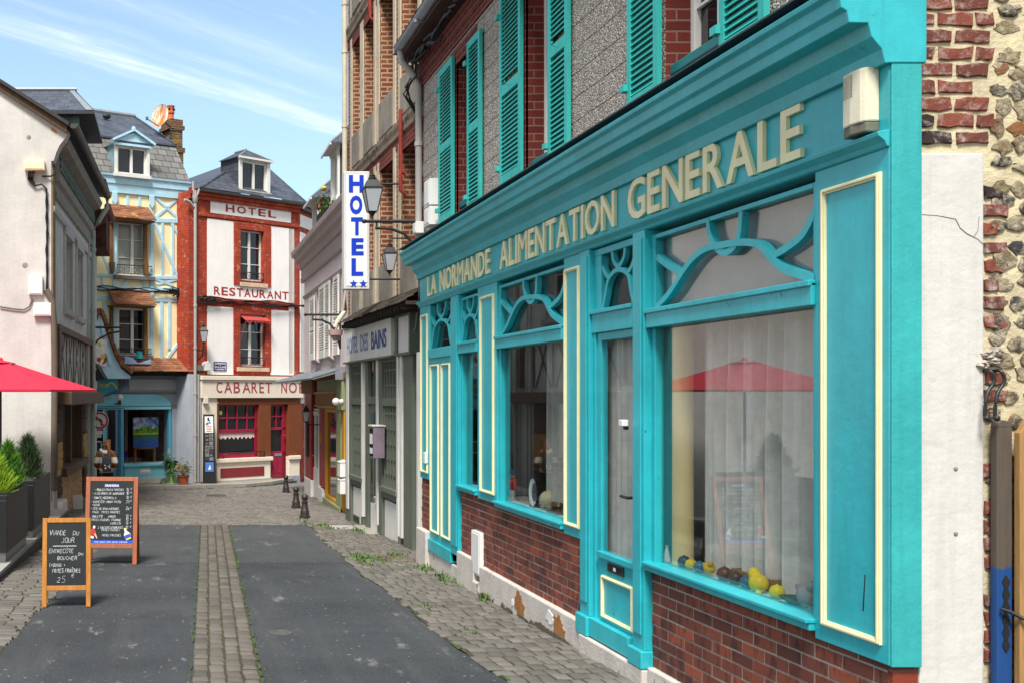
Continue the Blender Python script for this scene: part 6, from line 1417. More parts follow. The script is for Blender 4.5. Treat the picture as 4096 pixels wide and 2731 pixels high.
# window box
a=BL.rect(Z4,330,512,470,528,.25); wb=thing('window_box','pale blue window box with a turquoise pot on it','window box',BL.w((a[0]+a[1])/2,.2,a[2]),BA)
b=MB(BL); b.box(a[0],a[1],.1,.4,a[2],a[3]-.25); b.prism([(a[0],a[3]-.25),(a[1],a[3]-.25),(a[1],a[3]-.1),(a[1]-.3,a[3]-.2),((a[0]+a[1])/2,a[3]-.22),(a[0]+.25,a[3]-.08),(a[0],a[3]-.02)],.37,.41); b.build('box',plain('pale_blue_box',sr(160,186,220),.6),wb,bevel=.01)
s,z=BL.pt(Z4,446,485,.25); b=MB(BL); b.lathe([(.095,z-.03),(.095,z),(.078,z+.15),(.082,z+.17)],s,.28,14); solo(b,'turquoise_pot',plain('turquoise_plastic',sr(30,160,170),.4),'turquoise upturned pot in the pale blue window box','pot',smooth=50)
# ground-floor art shop
m_sg=plain('grey_blue_front',sr(152,160,172),.6,.08,3); m_sgl=plain('pale_grey_front',sr(176,178,182),.6,.06,3); m_sb=plain('sky_blue_front',sr(130,204,222),.55,.06,3); m_sb2=plain('mid_blue_front',sr(84,170,198),.5,.08,3)
zg1=zpb-.1; b=MB(BL); dr0,dr1=s_(Z4,113),s_(Z4,320)
b.wall(B0,B1,ZB2,zg1,[(sw0,sw1,*swz),(dr0,dr1,PZ(31),swz[1])],-.0,.35,0); b.box(s_(Z4,675,.02),s_(Z4,725,.02),0,.03,ZB2+.6,z_(Z4,700,830)); b.build('shop_front',m_sg,bl)
a=BL.rect(Z4,375,715,632,712,.03); b=MB(BL); b.box(a[0],a[1],0,.035,a[2],a[3]); b.build('fascia_panel',m_sgl,bl,bevel=.008)
b=MB(BL); za,zb_=z_(Z4,500,822,.06),z_(Z4,500,740,.06); x0=B0; x1=s_(Z4,668,.06); xa=s_(Z4,540,.06)
arc=[(xa+(x1-xa)*math.sin(t*math.pi/16),za+(zb_-za)*math.cos(t*math.pi/16)) for t in range(9)]
b.prism([(x0,za),(x0,zb_)]+arc,-.01,.06); b.box(x0,x1,-.02,.08,za-.1,za-.02); b.build('blue_arch_board',m_sb,bl,bevel=.006)
b=MB(BL); b.box(B0,s_(Z4,755,.05),0,.05,zb_+.02,zb_+.05); b.box(s_(Z4,668,.05),s_(Z4,760,.05),0,.05,za-.05,za+.02); b.build('moulding',plain('olive_line',sr(120,116,100),.7),bl)
b=MB(BL); b.box(s_(Z4,320,.1),s_(Z4,338,.1),-.1,.1,ZB2,za-.08); b.box(s_(Z4,655,.05),s_(Z4,672,.05),-.1,.03,ZB2+.3,za-.05); b.box(B0,s_(Z4,338),-.1,.08,swz[1]-.02,za-.04); b.build('blue_post',m_sb2,bl)
b=MB(BL); b.box(sw0,sw1,-.3,.06,ZB2,swz[0]-.05); b.box(sw0-.05,sw1+.05,-.3,.12,swz[0]-.1,swz[0]-.02); b.build('stall_board',m_sb,bl,bevel=.01)
b=MB(BL); b.box(sw0-.1,B1,-.1,.10,ZB2,PZ(31)+.18); b.build('stone_plinth',plain('pale_stone',sr(190,190,180),.85,.2),bl)
b=MB(BL); 
for q in ((.34,.41,0),(.5,.55,0)): pass
b.box(sw0,sw1,-2.2,-2.1,swz[0]-.2,swz[1]+.1); b.box(sw0-.02,sw0,-2.1,-.3,swz[0]-.2,swz[1]); b.box(sw1,sw1+.02,-2.1,-.3,swz[0]-.2,swz[1]); b.box(sw0,sw1,-2.1,-.3,swz[1],swz[1]+.05); b.box(sw0,sw1,-2.1,-.3,swz[0]-.1,swz[0]-.03,1); b.build('window_interior',[m_dark,plain('ochre_shelf',sr(120,100,50),.8)],bl)
b=MB(BL); b.box(sw0,sw1,-.09,-.085,*swz); b.build('shop_pane',glassm('art_shop_glass',(.9,.9,.9),.5,0,.0),bl)
b=MB(BL); b.box(dr0,dr1,-1.2,-1.1,PZ(31)-.1,swz[1]); b.box(s_(Z4,232),s_(Z4,245),-.35,-.2,PZ(31),swz[1],1); b.box(s_(Z4,246),s_(Z4,262),-.35,-.28,PZ(31),swz[1],2); b.box(s_(Z4,232),dr1,-.5,-.3,PZ(31),PZ(31)+.9,1); b.build('shop_door',[m_dark,m_sb,plain('bare_wood',sr(120,100,70),.7)],bl)
a=BL.rect(Z4,128,192,1068,1152,-.3); b=MB(BL); b.box(a[0],a[1],-.36,-.35,a[2],a[3],0); 
for q in ((a[0],a[1],a[2],a[2]+.03),(a[0],a[1],a[3]-.03,a[3]),(a[0],a[0]+.03,a[2],a[3]),(a[1]-.03,a[1],a[2],a[3])): b.box(q[0],q[1],-.35,-.34,q[2],q[3],1)
b.text('FUNKY',a[0]+.08,a[1]-.35,a[2]+.32,a[2]+.42,-.35,.006,.02,1); b.text('FRIENDS',a[0]+.08,a[1]-.25,a[2]+.18,a[2]+.28,-.35,.006,.02,1)
solo(b,'shop_poster',[plain('poster_black',(.02,.02,.02),.5),m_white],'black poster with a white border in the art shop door','poster')
b=MB(BL); xa,xb=s_(Z4,-40,.12),s_(Z4,360,.12); zc=z_(Z4,200,712,.12); pts=[]
m_oval=plain('sign_turquoise',sr(70,160,178),.5,.08)
cx_=(xa+xb)/2; W_=(xb-xa)/2; 
for k in range(40):
    a=6.283*k/40; q=1+.10*math.sin(2*a+.6); pts.append((cx_+W_*math.cos(a)*q*.95,zc+.08+.95*W_*.36*math.sin(a)*q+.12*math.cos(a)))
sg=thing('painter_sign','turquoise palette shaped shop sign with yellow script lettering','shop sign',BL.w(cx_,.1,zc-.6),BA)
b.prism(pts,.06,.12); b.build('board',m_oval,sg)
b=MB(BL); b.strip(pts+[pts[0]],.07,.11,.14); b.build('border',plain('sign_border',sr(40,110,150),.5),sg)
b=MB(BL); pp=[(cx_+W_*.45,zc+.5),(cx_+W_*.7,zc+.62),(cx_+W_*.92,zc+.45),(cx_+W_*.95,zc+.2),(cx_+W_*.8,zc-.02),(cx_+W_*.6,zc-.08),(cx_+W_*.72,zc+.12),(cx_+W_*.68,zc+.32)]; b.prism(pp,.12,.135); b.build('brown_brush',plain('sign_brown',sr(112,72,52),.6,.3,5),sg)
b=MB(BL); b.text('Atelier',s_(Z4,60,.12),s_(Z4,225,.12),z_(Z4,150,695,.12),z_(Z4,150,652,.12),.12,.012,.01); b.strip([(s_(Z4,215,.12),z_(Z4,150,690,.12)),(s_(Z4,250,.12),z_(Z4,150,660,.12)),(s_(Z4,285,.12),z_(Z4,150,690,.12)),(s_(Z4,300,.12),z_(Z4,150,725,.12))],.05,.12,.135); b.text('illumination',s_(Z4,70,.12),s_(Z4,262,.12),z_(Z4,150,765,.12),z_(Z4,150,728,.12),.12,.012,.01); b.build('lettering',plain('sign_yellow',sr(206,204,110),.6),sg)
gl2=thing('globe_lamp','white globe lamp on a dark base above the art shop window','lamp',BL.w(s_(Z4,312,.3),.2,z_(Z4,312,800,.3)),BA)
s,z=BL.pt(Z4,312,762,.3); b=MB(BL); b.ball(s,.3,z,.095,.095,.095,16); b.build('globe',plain('opal_white',sr(232,226,214),.25,.02),gl2,smooth=80); b=MB(BL); b.lathe([(.03,z-.22),(.055,z-.2),(.05,z-.1),(.035,z-.09)],s,.28,10); b.box(s-.03,s+.03,.05,.28,z-.2,z-.16); b.build('base',plain('bronze',sr(70,50,40),.5),gl2)
def lake():
    n=NT('lake_painting'); v=n.a('ShaderNodeTexCoord').outputs['Generated']; sp=n.a('ShaderNodeSeparateXYZ',{0:v}); z=sp.outputs[2]; o_=n.obj()
    nb=n.noise(o_,5,6,.7); skyc=n.mix(n.ramp(nb,.45,.6),sr(30,110,200),sr(220,230,236)); wat=n.mix(n.ramp(n.noise(n.a('ShaderNodeMapping',{'Vector':o_,'Scale':(1,1,3)}).outputs[0],3,5),.4,.65),sr(10,80,190),sr(50,120,140))
    wat=n.mix(n.ramp(z,.36,.2),sr(40,110,70),wat); tz=n.math('ADD',z,n.math('MULTIPLY',n.math('SUBTRACT',n.noise(o_,2.6,4),.5),.5)); tr=n.mix(n.ramp(n.noise(o_,9,5),.4,.6),sr(40,110,20),sr(130,190,20))
    c=n.mix(n.ramp(tz,.63,.66),tr,skyc); c=n.mix(n.ramp(z,.462,.464),sr(200,214,130),c); c=n.mix(n.ramp(z,.43,.44),wat,c); return n.out(c,.5,n.noise(o_,30),.2)
a=BL.rect(Z4,406,580,903,1112,-.16); b=MB(BL); b.box(a[0],a[1],-.19,-.16,a[2],a[3]); solo(b,'lake_painting',lake(),'bright blue and green lake painting displayed in the shop window','painting')
b=MB(BL)
for q in (420,555): s=s_(Z4,q,-.22); b.box(s-.03,s+.03,-.26,-.20,swz[0]-.05,a[2]+.3); b.box(s-.07,s+.07,-.3,-.14,swz[0]-.05,swz[0]+.02)
b.box(s_(Z4,420,-.2),s_(Z4,555,-.2),-.22,-.16,a[2]-.05,a[2]-.005); solo(b,'painting_stand',plain('stand_gold',sr(120,96,40),.5),'slim gilded stand holding the lake painting','easel')
s,z=BL.pt(Z4,355,1135,-.6); b=MB(BL); b.lathe([(.055,swz[0]-.05),(.055,z)],s,-.6,14,0); b.lathe([(.053,z),(.053,swz[1])],s,-.6,14,1); solo(b,'display_column',[plain('col_blue',sr(16,40,190),.5),plain('col_grey',sr(130,128,122),.7)],'grey column with a bright blue foot in the art shop window','column',smooth=60)
s,z=BL.pt(Z4,597,1130,-1.2); b=MB(BL); b.lathe([(.11,z),(.07,z+.3)],s,-1.2,14); b.lathe([(.02,swz[0]),(.02,z)],s,-1.2,8); solo(b,'table_lamp',plain('teal_shade',sr(60,130,120),.8),'teal table lamp standing beside the lake painting','lamp',smooth=50)
a=BL.rect(Z4,455,525,1262,1298,.06); b=MB(BL); b.box(a[0],a[1],.05,.07,a[2],a[3]); m_=(a[0]+a[1])/2; b.box(a[0]+.05,m_-.02,.07,.09,a[2]+.05,a[3]-.05); b.box(m_+.02,a[1]-.05,.07,.09,a[2]+.05,a[3]-.05); solo(b,'vent_plate',m_plast,'pair of white vent plates on the blue board under the shop window','vent',bevel=.006)
b=MB(BL); zc=z_(Z3,500,1482,.1)
for q in range(3): b.tube([(s_(Z3,150)+(B1-s_(Z3,150))*k/16,.09+.02*q,zc+.04*math.sin(k*.9+2*q)-.03*q) for k in range(17)],.016,5)
r=random.Random(4); sx_=s_(Z3,790)
for k in range(12): b.tube([(sx_+r.uniform(-.5,.4),.1,zc+r.uniform(-.1,.12)),(sx_+r.uniform(-.4,.5),.14,zc+r.uniform(-.12,.12)),(sx_+r.uniform(-.2,.5),.1,zc+r.uniform(-.3,.05))],.02,5)
b.tube([(sx_+.3,.1,zc),(sx_+.42,.1,zc-.5),(sx_+.4,.1,zc-1.2),(sx_+.45,.1,zc-3.2)],.022,5)
solo(b,'facade_cable',m_cable,'black cables strung across the yellow half timbered house','cable',smooth=60)
# plants in pots
def pot(px,zm,ybot,r_,h_,col,lab,name,cat='flower pot',saucer=True):
    P=zm(px,ybot); Y=FPX*(-(PZ(30.3)))/(P[1]-CY); X=(P[0]-CX)/FPX*Y
    z=PZ(Y); b=MB(); b.lathe([(r_*.78,z+.02),(r_*.95,z+h_*.9),(r_*1.05,z+h_*.9),(r_*1.05,z+h_),(r_*.92,z+h_),(r_*.9,z+h_*.9),(.01,z+h_*.88)],X,Y,18)
    if saucer: b.lathe([(r_*.95,z),(r_*1.02,z+.04),(r_*.8,z+.03)],X,Y,18,1)
    solo(b,name,[plain('pot',col,.6,.15,6),m_whitew if saucer else plain('saucer',mul(col,.8),.7)],lab,cat,smooth=40); return X,Y,z+h_
X,Y,Z=pot(673,Z4,1365,.145,.30,sr(150,190,120),'pale green flower pot with a white saucer on the pavement','flower_pot')
ar=thing('arum_lily','leafy arum lily with white flowers growing in the green pot','plant',(X,Y,Z),0)
b=MB(); r=random.Random(12)
def leaf(b,x,y,z,a,l,w,tilt,m=0):
    d=Vector((math.cos(a),math.sin(a),0)); s=Vector((-math.sin(a),math.cos(a),0)); p=Vector((x,y,z)); e=[]
    for t,ww in ((0,.2),(.3,1),(.65,.8),(1,.02)):
        c=p+d*(l*t)+Vector((0,0,tilt*t*l-.9*l*t*t)); e.append((b.P(*(c+s*w*ww)),b.P(*(c-s*w*ww+Vector((0,0,.01))))))
    for i in range(3): b.f.append([e[i][0],e[i+1][0],e[i+1][1],e[i][1]]); b.m.append(m)
for k in range(44):
    a=r.uniform(0,6.28); h=abs(r.gauss(.24,.14)); q=r.uniform(.0,.17); b.tube([(X,Y,Z-.05),(X+q*math.cos(a)*.6,Y+q*math.sin(a)*.6,Z+h*.7),(X+q*math.cos(a),Y+q*math.sin(a),Z+h)],.008,4,1); leaf(b,X+q*math.cos(a),Y+q*math.sin(a),Z+h,a+r.gauss(0,.4),r.uniform(.17,.30),r.uniform(.035,.065),r.uniform(.2,.7))
leaf(b,X-.18,Y-.15,Z-.12,3.6,.28,.05,-.3)
b.build('leaves',[plain('arum_leaf',sr(52,92,32),.5,.35,8),plain('arum_stem',sr(100,140,60),.6)],ar,recalc=False)
b=MB(); pf=lambda px,py:((Z4(px,py)[0]-CX)/FPX*Y,(CY-Z4(px,py)[1])/FPX*Y)
for px,py in ((652,1148),(656,1130),(690,1180),(660,1185)):
    x_,z__=pf(px,py); b.tube([(X,Y,Z),(x_,Y-.02,z__-.08)],.01,5,1); b.lathe([(.01,z__-.06),(.03,z__-.01),(.05,z__+.04),(.03,z__+.03)],x_,Y-.02,10)
b.build('flowers',[m_white,plain('lily_stem',sr(110,150,70),.6)],ar,smooth=60)
X,Y,Z=pot(755,Z4,1375,.165,.27,sr(158,84,52),'terracotta flower pot beside the pale green one','terracotta_pot',saucer=False)
b=MB(); r=random.Random(14)
for k in range(170):
    a=r.uniform(0,6.28); h=abs(r.gauss(.2,.09)); q=abs(r.gauss(.10,.07)); leaf(b,X+q*math.cos(a),Y+q*math.sin(a),Z+h,a,r.uniform(.06,.13),r.uniform(.01,.022),r.uniform(.0,.9),0 if k%3 else 1)
for k in range(20): a=r.uniform(0,6.28); b.tube([(X,Y,Z-.02),(X+.16*math.cos(a),Y+.16*math.sin(a),Z+r.uniform(.1,.32))],.006,4,1)
solo(b,'potted_shrub',[plain('pale_green_leaf',sr(104,118,62),.7,.3,9),plain('dry_leaf',sr(160,134,92),.8,.3,9)],'half withered bushy plant growing in the terracotta pot','plant',recalc=False)
# ================================================================ WHITE HOUSE ON THE LEFT
GY=19.4
LF=Fr(-2.18,GY,.028,1,1); LAg=math.atan2(1,.028); LE=6.9
G=Fr(0,GY,1,0,1)
lh=thing('white_house','white rendered gable house with carved grey cornice and slate dormer on the left','house',(-3.5,GY,gz(GY)-.2),0)
gp=lambda x,y,zm=Z1,o=0:G.pt(zm,x,y,o)
m_lw=plain('stained_white_render',sr(196,193,188),.92,.15,1.1,.5,16,wear=.90,wc=sr(170,160,150),wsc=2.2,streak=.16)
m_lf=plain('pale_grey_facade',sr(196,200,198),.8,.12,2,.25,25,streak=.25,wear=.95,wc=sr(160,160,150),wsc=4)
pts=[gp(430,352),gp(412,395),gp(375,440),gp(352,490),gp(336,540)]
ve=lambda X: gp(430,352)[1]+.62*(gp(430,352)[0]-X)
poly=[(-2.18,-2.6),(-2.18,pts[-1][1])]+pts[::-1]+[(-5.6,ve(-5.6)),(-9.0,4.2),(-9.0,-2.6)]
b=MB(G); b.prism(poly,-.35,0); b.build('gable_wall',m_lw,lh)
wz=[LF.rect(Z1,404,446,915,1500),LF.rect(Z1,478,512,1005,1450)]
zt=LF.Z(Z1,425,915); wins=[(LF.S(Z1,372),LF.S(Z1,404))]
holes=[]
for x0,x1 in ((404,445),(477,510)):
    a,c=LF.S(Z1,x0),LF.S(Z1,x1); holes.append((a,c,1.75,3.15))
b=MB(LF); b.wall(.35,LE,1.22,4.0,holes,0,.28,0); b.face([(LE,0,-2.7),(LE,-6,-2.7),(LE,-6,4.6),(LE,0,4.6)]); b.wall(.02,LE,-2.9,1.22,[(1.0,5.6,-1.45,-.1)],-.02,.35,0); b.build('street_wall',m_lf,lh)
for a,c,d,e in holes: casement(lh,LF,a,c,d,e,-.16,m_white,2,3,.05)
b=MB(LF)
for a,c,d,e in holes: b.box(a-.16,a,-.02,.04,d-.1,e+.15); b.box(c,c+.16,-.02,.04,d-.1,e+.15); b.box(a-.16,c+.16,-.02,.06,e+.02,e+.2); b.extr([(0,d-.2),(.08,d-.16),(.1,d-.06),(0,d-.04)],a-.2,c+.2)
b.extr([(-.02,3.3),(.05,3.32),(.06,3.42),(-.02,3.46)],.05,LE); b.build('window_trim',plain('grey_trim',sr(176,178,176),.8,.12,4),lh,bevel=.006)
m_corn=plain('grey_cornice',sr(140,138,128),.85,.2,4,.3,30); m_cgr=plain('green_grey_scroll',sr(112,126,118),.8,.2,5)
b=MB(LF); b.extr([(0,3.62),(.05,3.64),(.07,3.74),(.03,3.76),(.04,3.90),(.10,3.95),(.12,4.08),(.08,4.12),(.08,4.50),(.24,4.56),(.30,4.70),(.0,4.78)],.36,LE); b.build('cornice',m_corn,lh,bevel=.008)
b=MB(LF); s=.45
while s<LE-.2:
    P=[(s,4.16),(s+.1,4.20),(s+.16,4.28),(s+.1,4.35),(s+.04,4.30),(s+.08,4.25)]; b.strip(P,.05,.07,.13,n=3); b.strip([(s+.14,4.46),(s+.05,4.42),(s+.10,4.35)],.05,.07,.12,n=3); s+=.235
b.build('scroll_frieze',m_cgr,lh)
zr0=4.88
b=MB(LF); prof=[(.42+.09*math.cos(math.pi+math.pi*k/6),zr0+.09*math.sin(math.pi+math.pi*k/6)) for k in range(7)]; b.extr(prof,-.12,LE+.05); b.build('gutter',plain('dark_gutter',sr(58,60,62),.5,.2),lh,smooth=50)
b=MB(LF); b.face([(-.15,.36,zr0),(LE,.36,zr0),(LE,-3.4,7.25),(-.15,-3.4,7.25)]); b.face([(-.15,.36,zr0-.07),(LE,.36,zr0-.07),(LE,-3.4,7.18),(-.15,-3.4,7.18)]); b.face([(-.15,-3.4,7.25),(LE,-3.4,7.25),(LE,-7,4.9),(-.15,-7,4.9)]); b.build('slate_roof',m_slate,lh)
b=MB(LF); b.beam(-.15,0,-.1,0,.01,0,.01)
def vb(o0,z0,o1,z1,s0,s1,t,m): b.hexa([(s0,o0,z0),(s1,o0,z0),(s1,o1,z1),(s0,o1,z1),(s0,o0,z0+t),(s1,o0,z0+t),(s1,o1,z1+t),(s0,o1,z1+t)],m)
vb(.30,zr0-.16,-3.4,7.09,-.10,.02,.12,0); b.build('verge_board',wood('dark_verge',sr(88,66,46),.4),lh)
b=MB(LF); vb(.34,zr0-.05,-3.4,7.2,-.17,-.08,.07,0); b.build('verge_edge',plain('verge_edge',sr(50,46,44),.7),lh)
b=MB(LF); vb(.1,zr0-.16,-3.4,7.03,.0,.03,.06,0); b.build('verge_fillet',plain('ochre_verge',sr(176,124,72),.8),lh)
# dormer high on the roof
X=lambda px,Y:(px-CX)/FPX*Y
b=MB(); yf,yb_=23.6,26.4; ym=25.0; xr=-1.72; ez=6.27; rz_=7.10; xe=-2.25; xl=-5.2
b.face([(xl,yf,ez),(xr,yf,ez),(xe,ym,rz_),(xl,ym,rz_)]); b.face([(xr,yf,ez),(xr,yb_,ez),(xe,ym,rz_)]); b.face([(xl,yb_,ez),(xr,yb_,ez),(xe,ym,rz_),(xl,ym,rz_)]); b.box(xl,xr+.02,yf-.02,yb_+.02,ez-.08,ez-.012,1)
dr=b.build('dormer_roof',[m_slate,plain('dark_fascia',sr(50,52,58),.6)],lh)
b=MB(); b.tube([(xl,ym,rz_+.03),(xe+.04,ym,rz_+.03)],.05,8); b.face([(xr-.01,yf,ez+.012),(xr-.16,yf+.0,ez+.012),(xe-.14,ym,rz_+.012),(xe,ym,rz_+.014)]); b.face([(xr+.01,yf+.0,ez+.012),(xr+.0,yf+.16,ez+.012),(xe,ym,rz_+.012),(xe-.0,ym-.1,rz_)]); b.build('zinc_ridge',plain('pale_zinc',sr(128,136,144),.4,.1),dr)
b=MB(); b.box(-4.6,-2.12,yf+.25,yb_-.25,5.3,ez-.07); b.box(-2.2,-2.06,yf+.2,yf+.4,5.3,ez-.07,1); b.box(-2.2,-2.06,yb_-.4,yb_-.2,5.3,ez-.07,1); b.build('dormer_body',[plain('grey_cheek',sr(108,112,116),.6,.12,4),plain('green_frame',sr(90,120,104),.6)],lh)
# corner pilaster, timbered shop front below
b=MB(LF); b.box(.02,.36,-.02,.03,-2.6,4.1); b.build('corner_strip',plain('brown_corner',sr(126,110,84),.85,.25,4),lh)
m_oak=wood('old_oak',sr(92,72,56),.4)
b=MB(LF); zb0,zb1=.16,1.22
b.box(.42,6.6,-.02,.10,zb1-.05,zb1+.08); b.box(.42,.75,0,.10,zb0,zb1); b.box(6.4,6.6,0,.1,zb0,zb1)
for k in range(5):
    s=.95+k*1.2; b.beam(s,zb0,s+.02,zb1,.07,0,.02)
    if k<4: b.beam(s+.12,zb0,s+.95,zb1,.05,0,.016); b.beam(s+1.05,zb0,s+.35,zb1,.05,0,.013)
b.build('timber_frame',m_oak,lh,bevel=.006)
b=MB(LF); b.box(.38,6.9,0,.34,-.20,.05); b.build('lintel_beam',m_oak,lh,bevel=.02)
b=MB(LF)
for k in range(20): b.ball(.5+random.uniform(0,2.0),.30,.05,random.uniform(.05,.12),.05,.02,8)
b.build('lintel_moss',plain('yellow_moss',sr(150,140,40),.95,.3,20,.5,40),lh)
b=MB(LF); m0=0
r=random.Random(17)
def pier(s0,s1):
    global b
    z=-2.3
    while z<-.21:
        tan=-1.55<z<-.95; h=.16 if tan else .055; q=r.uniform(-.01,.01)
        b.box(s0+q,s1+q,-.05,.06+r.uniform(-.015,.012),z,min(z+h-.012,-.2),0 if tan else 1); z+=h
    b.box(s0+.02,s1-.02,-.05,.035,-2.4,-.2,2)
m_pier=[plain('tan_stone',sr(176,140,84),.9,.25,8,.4,40),plain('dark_tile_stack',sr(92,70,62),.9,.25,8,isl=.25),plain('pier_mortar',sr(120,104,84),.95)]
pier(.45,1.1); b.build('stone_pier',m_pier,lh); b=MB(LF); pier(4.9,5.6); b.build('stone_pier',m_pier,lh); b=MB(LF)
b=MB(LF); b.box(1.1,4.9,-.12,-.10,-1.4,-.2); b.build('pane',m_glass,lh)
b=MB(LF); b.box(1.05,5.0,-.14,.16,-1.58,-1.42); b.box(1.05,1.2,-.13,.03,-1.42,-.2); b.box(2.95,3.07,-.13,.0,-1.42,-.2); b.box(4.78,4.95,-.13,.03,-1.42,-.2); b.build('window_frame',m_oak,lh,bevel=.01)
b=MB(LF); b.box(1.0,5.6,-1.6,-1.5,-2.3,.1); b.box(1.0,5.6,-1.5,-.3,-1.6,-1.5,1); b.build('shop_interior',[m_dark,plain('pale_ledge',sr(170,170,160),.7)],lh)
brickpanel(LF,1.1,4.9,-2.45,-1.58,.02,lh,'stall_brick',.22,.07,[plain('pale_brick',sr(190,150,110),.9,.2,6,isl=.2),plain('stall_mortar',sr(200,186,160),.95)],9)
b=MB(LF); b.tube([(LE-.05,.42,zr0-.05),(LE-.05,.42,zr0-.3),(LE-.1,.34,4.45),(LE-.15,.2,4.2),(LE-.15,.08,4.0),(LE-.15,.08,-2.6)],.06,10)
for z in (3.5,2.0,.6,-.5): b.lathe([(.08,z),(.08,z+.06)],LE-.15,.08,10)
b.build('downpipe',plain('pale_green_pipe',sr(164,178,170),.5,.1),lh,smooth=50)
for P_,r_ in (([(LE-.9,.06,3.6),(LE-.9,.06,-2.5)],.02),([(LE-1.1,.05,3.4),(LE-1.1,.05,-2.4)],.018),([(.02,.06,1.3),(.0,.06,-2.5)],.05)): b=MB(LF); b.tube(P_,r_,8); b.build('service_pipe',m_pvc,lh)
# boxes and cables on the gable
def gbox(x0,x1,y0,y1,o,m,lab,name,cat):
    a=G.rect(Z1,x0,x1,y0,y1,o); b=MB(G); b.box(a[0],a[1],0,o,a[2],a[3]); b.box(a[0]+.02,a[1]-.02,o,o+.01,a[2]+.02,a[3]-.02); solo(b,name,m,lab,cat,bevel=.012)
gbox(150,278,537,597,.16,m_cream,'cream junction box high on the white gable above a loop of cables','junction_box','junction box')
gbox(178,266,1260,1378,.1,m_plast,'taller white meter box fixed on the white gable','meter_box','meter box')
gbox(210,320,1430,1512,.1,m_plast,'wide white junction box low on the white gable beneath the taller box','junction_box','junction box')
for (z0,z1,x0,x1,lab) in ((970,1075,283,300,'narrow white meter cabinet at the foot of the brown pier'),(938,1062,358,398,'wider white meter cabinet at the far end of the timbered shop window')):
    o=.1; s0,s1=LF.S(Z2,x0,.05),LF.S(Z2,x1,.2); za=LF.Z(Z2,x1,z1,.2); zb=LF.Z(Z2,x1,z0,.2)
    b=MB(LF); b.box(s0,s1,.0,.2,za,zb); b.box(s0+.04,s1-.04,.2,.212,za+.03,zb-.03); solo(b,'meter_cabinet',m_plast,lab,'meter cabinet',bevel=.012)
b=MB(G); r=random.Random(3)
P=lambda x,y,o=.05:(G.pt(Z1,x,y)[0],o,G.pt(Z1,x,y)[1])
for q in range(4):
    d=q*4
    b.tube([P(185+d*3,600),P(180+d*2,660),P(215+d,700),P(265,690),P(290+d*.5,720),P(300-d*.8,800),P(290+d*.8,900),P(303-d*.7,1000),P(290+d*.7,1100),P(300-d*.5,1200),P(293+d*.5,1350)],.016,6)
b.tube([P(265,640),P(320,640),P(348,625)],.016,6)
solo(b,'cable_loop',m_cable,'bundle of black cables hanging from the cream box down the gable corner','cable',smooth=60)
b=MB(G); b.tube([P(0,1455,.03),P(80,1468,.03),P(150,1475,.03),P(185,1455,.03),P(205,1410,.03)],.014,6); b.tube([P(293,1350),P(330,1420),P(340,1560),P(345,1800),P(340,2600)],.06,8); solo(b,'conduit',plain('brown_conduit',sr(98,88,76),.7,.2),'ribbed brown conduit and cable running down beside the white boxes','conduit',smooth=50)
m_tie=plain('rust_stain',sr(150,136,116),.9,.3,10)
for (x,y,s_) in ((180,393,.05),(157,1195,.06)): b=MB(G); a=gp(x,y); b.lathe([(s_,-.002),(s_*.7,.004),(.005,.006)],a[0],a[1],12,axis='o'); b.build('tie_rod_stain',m_tie,lh)
# lamp bracket on the far corner of the white house
b=MB(); By=26.2; ab=thing('lamp_bracket','empty black lamp bracket arm projecting from the white house towards the window box','bracket',(-1.96,By,.4),0)
zA=(CY-Z4(130,278)[1])/FPX*By; x0=X(Z4(330,0)[0],By); b.tube([(-1.96,By,zA),(x0,By,zA)],.025,8); b.ball(x0,By,zA,.04,.04,.03,8); b.tube([(x0-.05,By,zA-.10),(x0-.3,By,zA-.14),(x0-.6,By,zA-.3),(x0-.8,By,zA-.6),(-1.95,By,zA-.95)],.022,8); b.box(-1.97,-1.93,By-.04,By+.04,zA-1.0,zA+.1); b.build('bracket_arm',m_black,ab,smooth=50)
# narrow neighbour with a tile hung bay
nh=thing('tile_hung_house','narrow house with brown tile hung bay and slate hipped dormer behind the white house','house',(-3.4,28,gz(28)-.1),0)
b=MB(); b.box(-5,-2.02,26.95,29.0,-2.8,5.4); b.build('wall',m_lf,nh)
m_thung=tilem('brown_hung_tiles',sr(92,58,48),sr(66,44,40),sr(60,50,40),.9)
b=MB(); b.box(-2.02,-1.66,27.0,28.9,3.72,4.65,1); b.build('bay_core',[m_dark,m_thung],nh)
NF=Fr(-2.02,27.0,1,0,1)
tiles(Fr(-2.06,26.99,1,0,1),nh,0,.42,.012,3.70,.0,4.65,8,.12,m_thung,4,'hung_tiles')
b=MB(); b.tube([(-1.6,26.9,4.72),(-1.6,29,4.72)],.09,10); b.tube([(-1.62,26.95,4.65),(-1.7,26.95,4.35),(-1.95,26.95,4.2)],.05,8); b.build('red_gutter',plain('rust_red_gutter',sr(110,54,44),.6,.2),nh,smooth=50)
b=MB(); b.face([(-4,26.9,5.42),(-1.66,26.9,5.42),(-2.1,27.9,6.15),(-4,27.9,6.15)]); b.face([(-1.66,26.9,5.42),(-1.66,29,5.42),(-2.1,27.9,6.15)]); b.box(-4,-1.64,26.88,29.02,5.34,5.41,1); b.build('slate_roof',[m_slate,plain('rust_fascia',sr(96,56,50),.6)],nh)
b=MB(); b.hexa([(-2.0,26.95,.36),(-1.68,26.95,.40),(-1.68,28.6,.40),(-2.0,28.6,.36),(-2.0,26.95,.8),(-1.92,26.95,.8),(-1.92,28.6,.8),(-2.0,28.6,.8)]); b.build('black_canopy',plain('black_canvas',(.02,.021,.022),.7),nh)
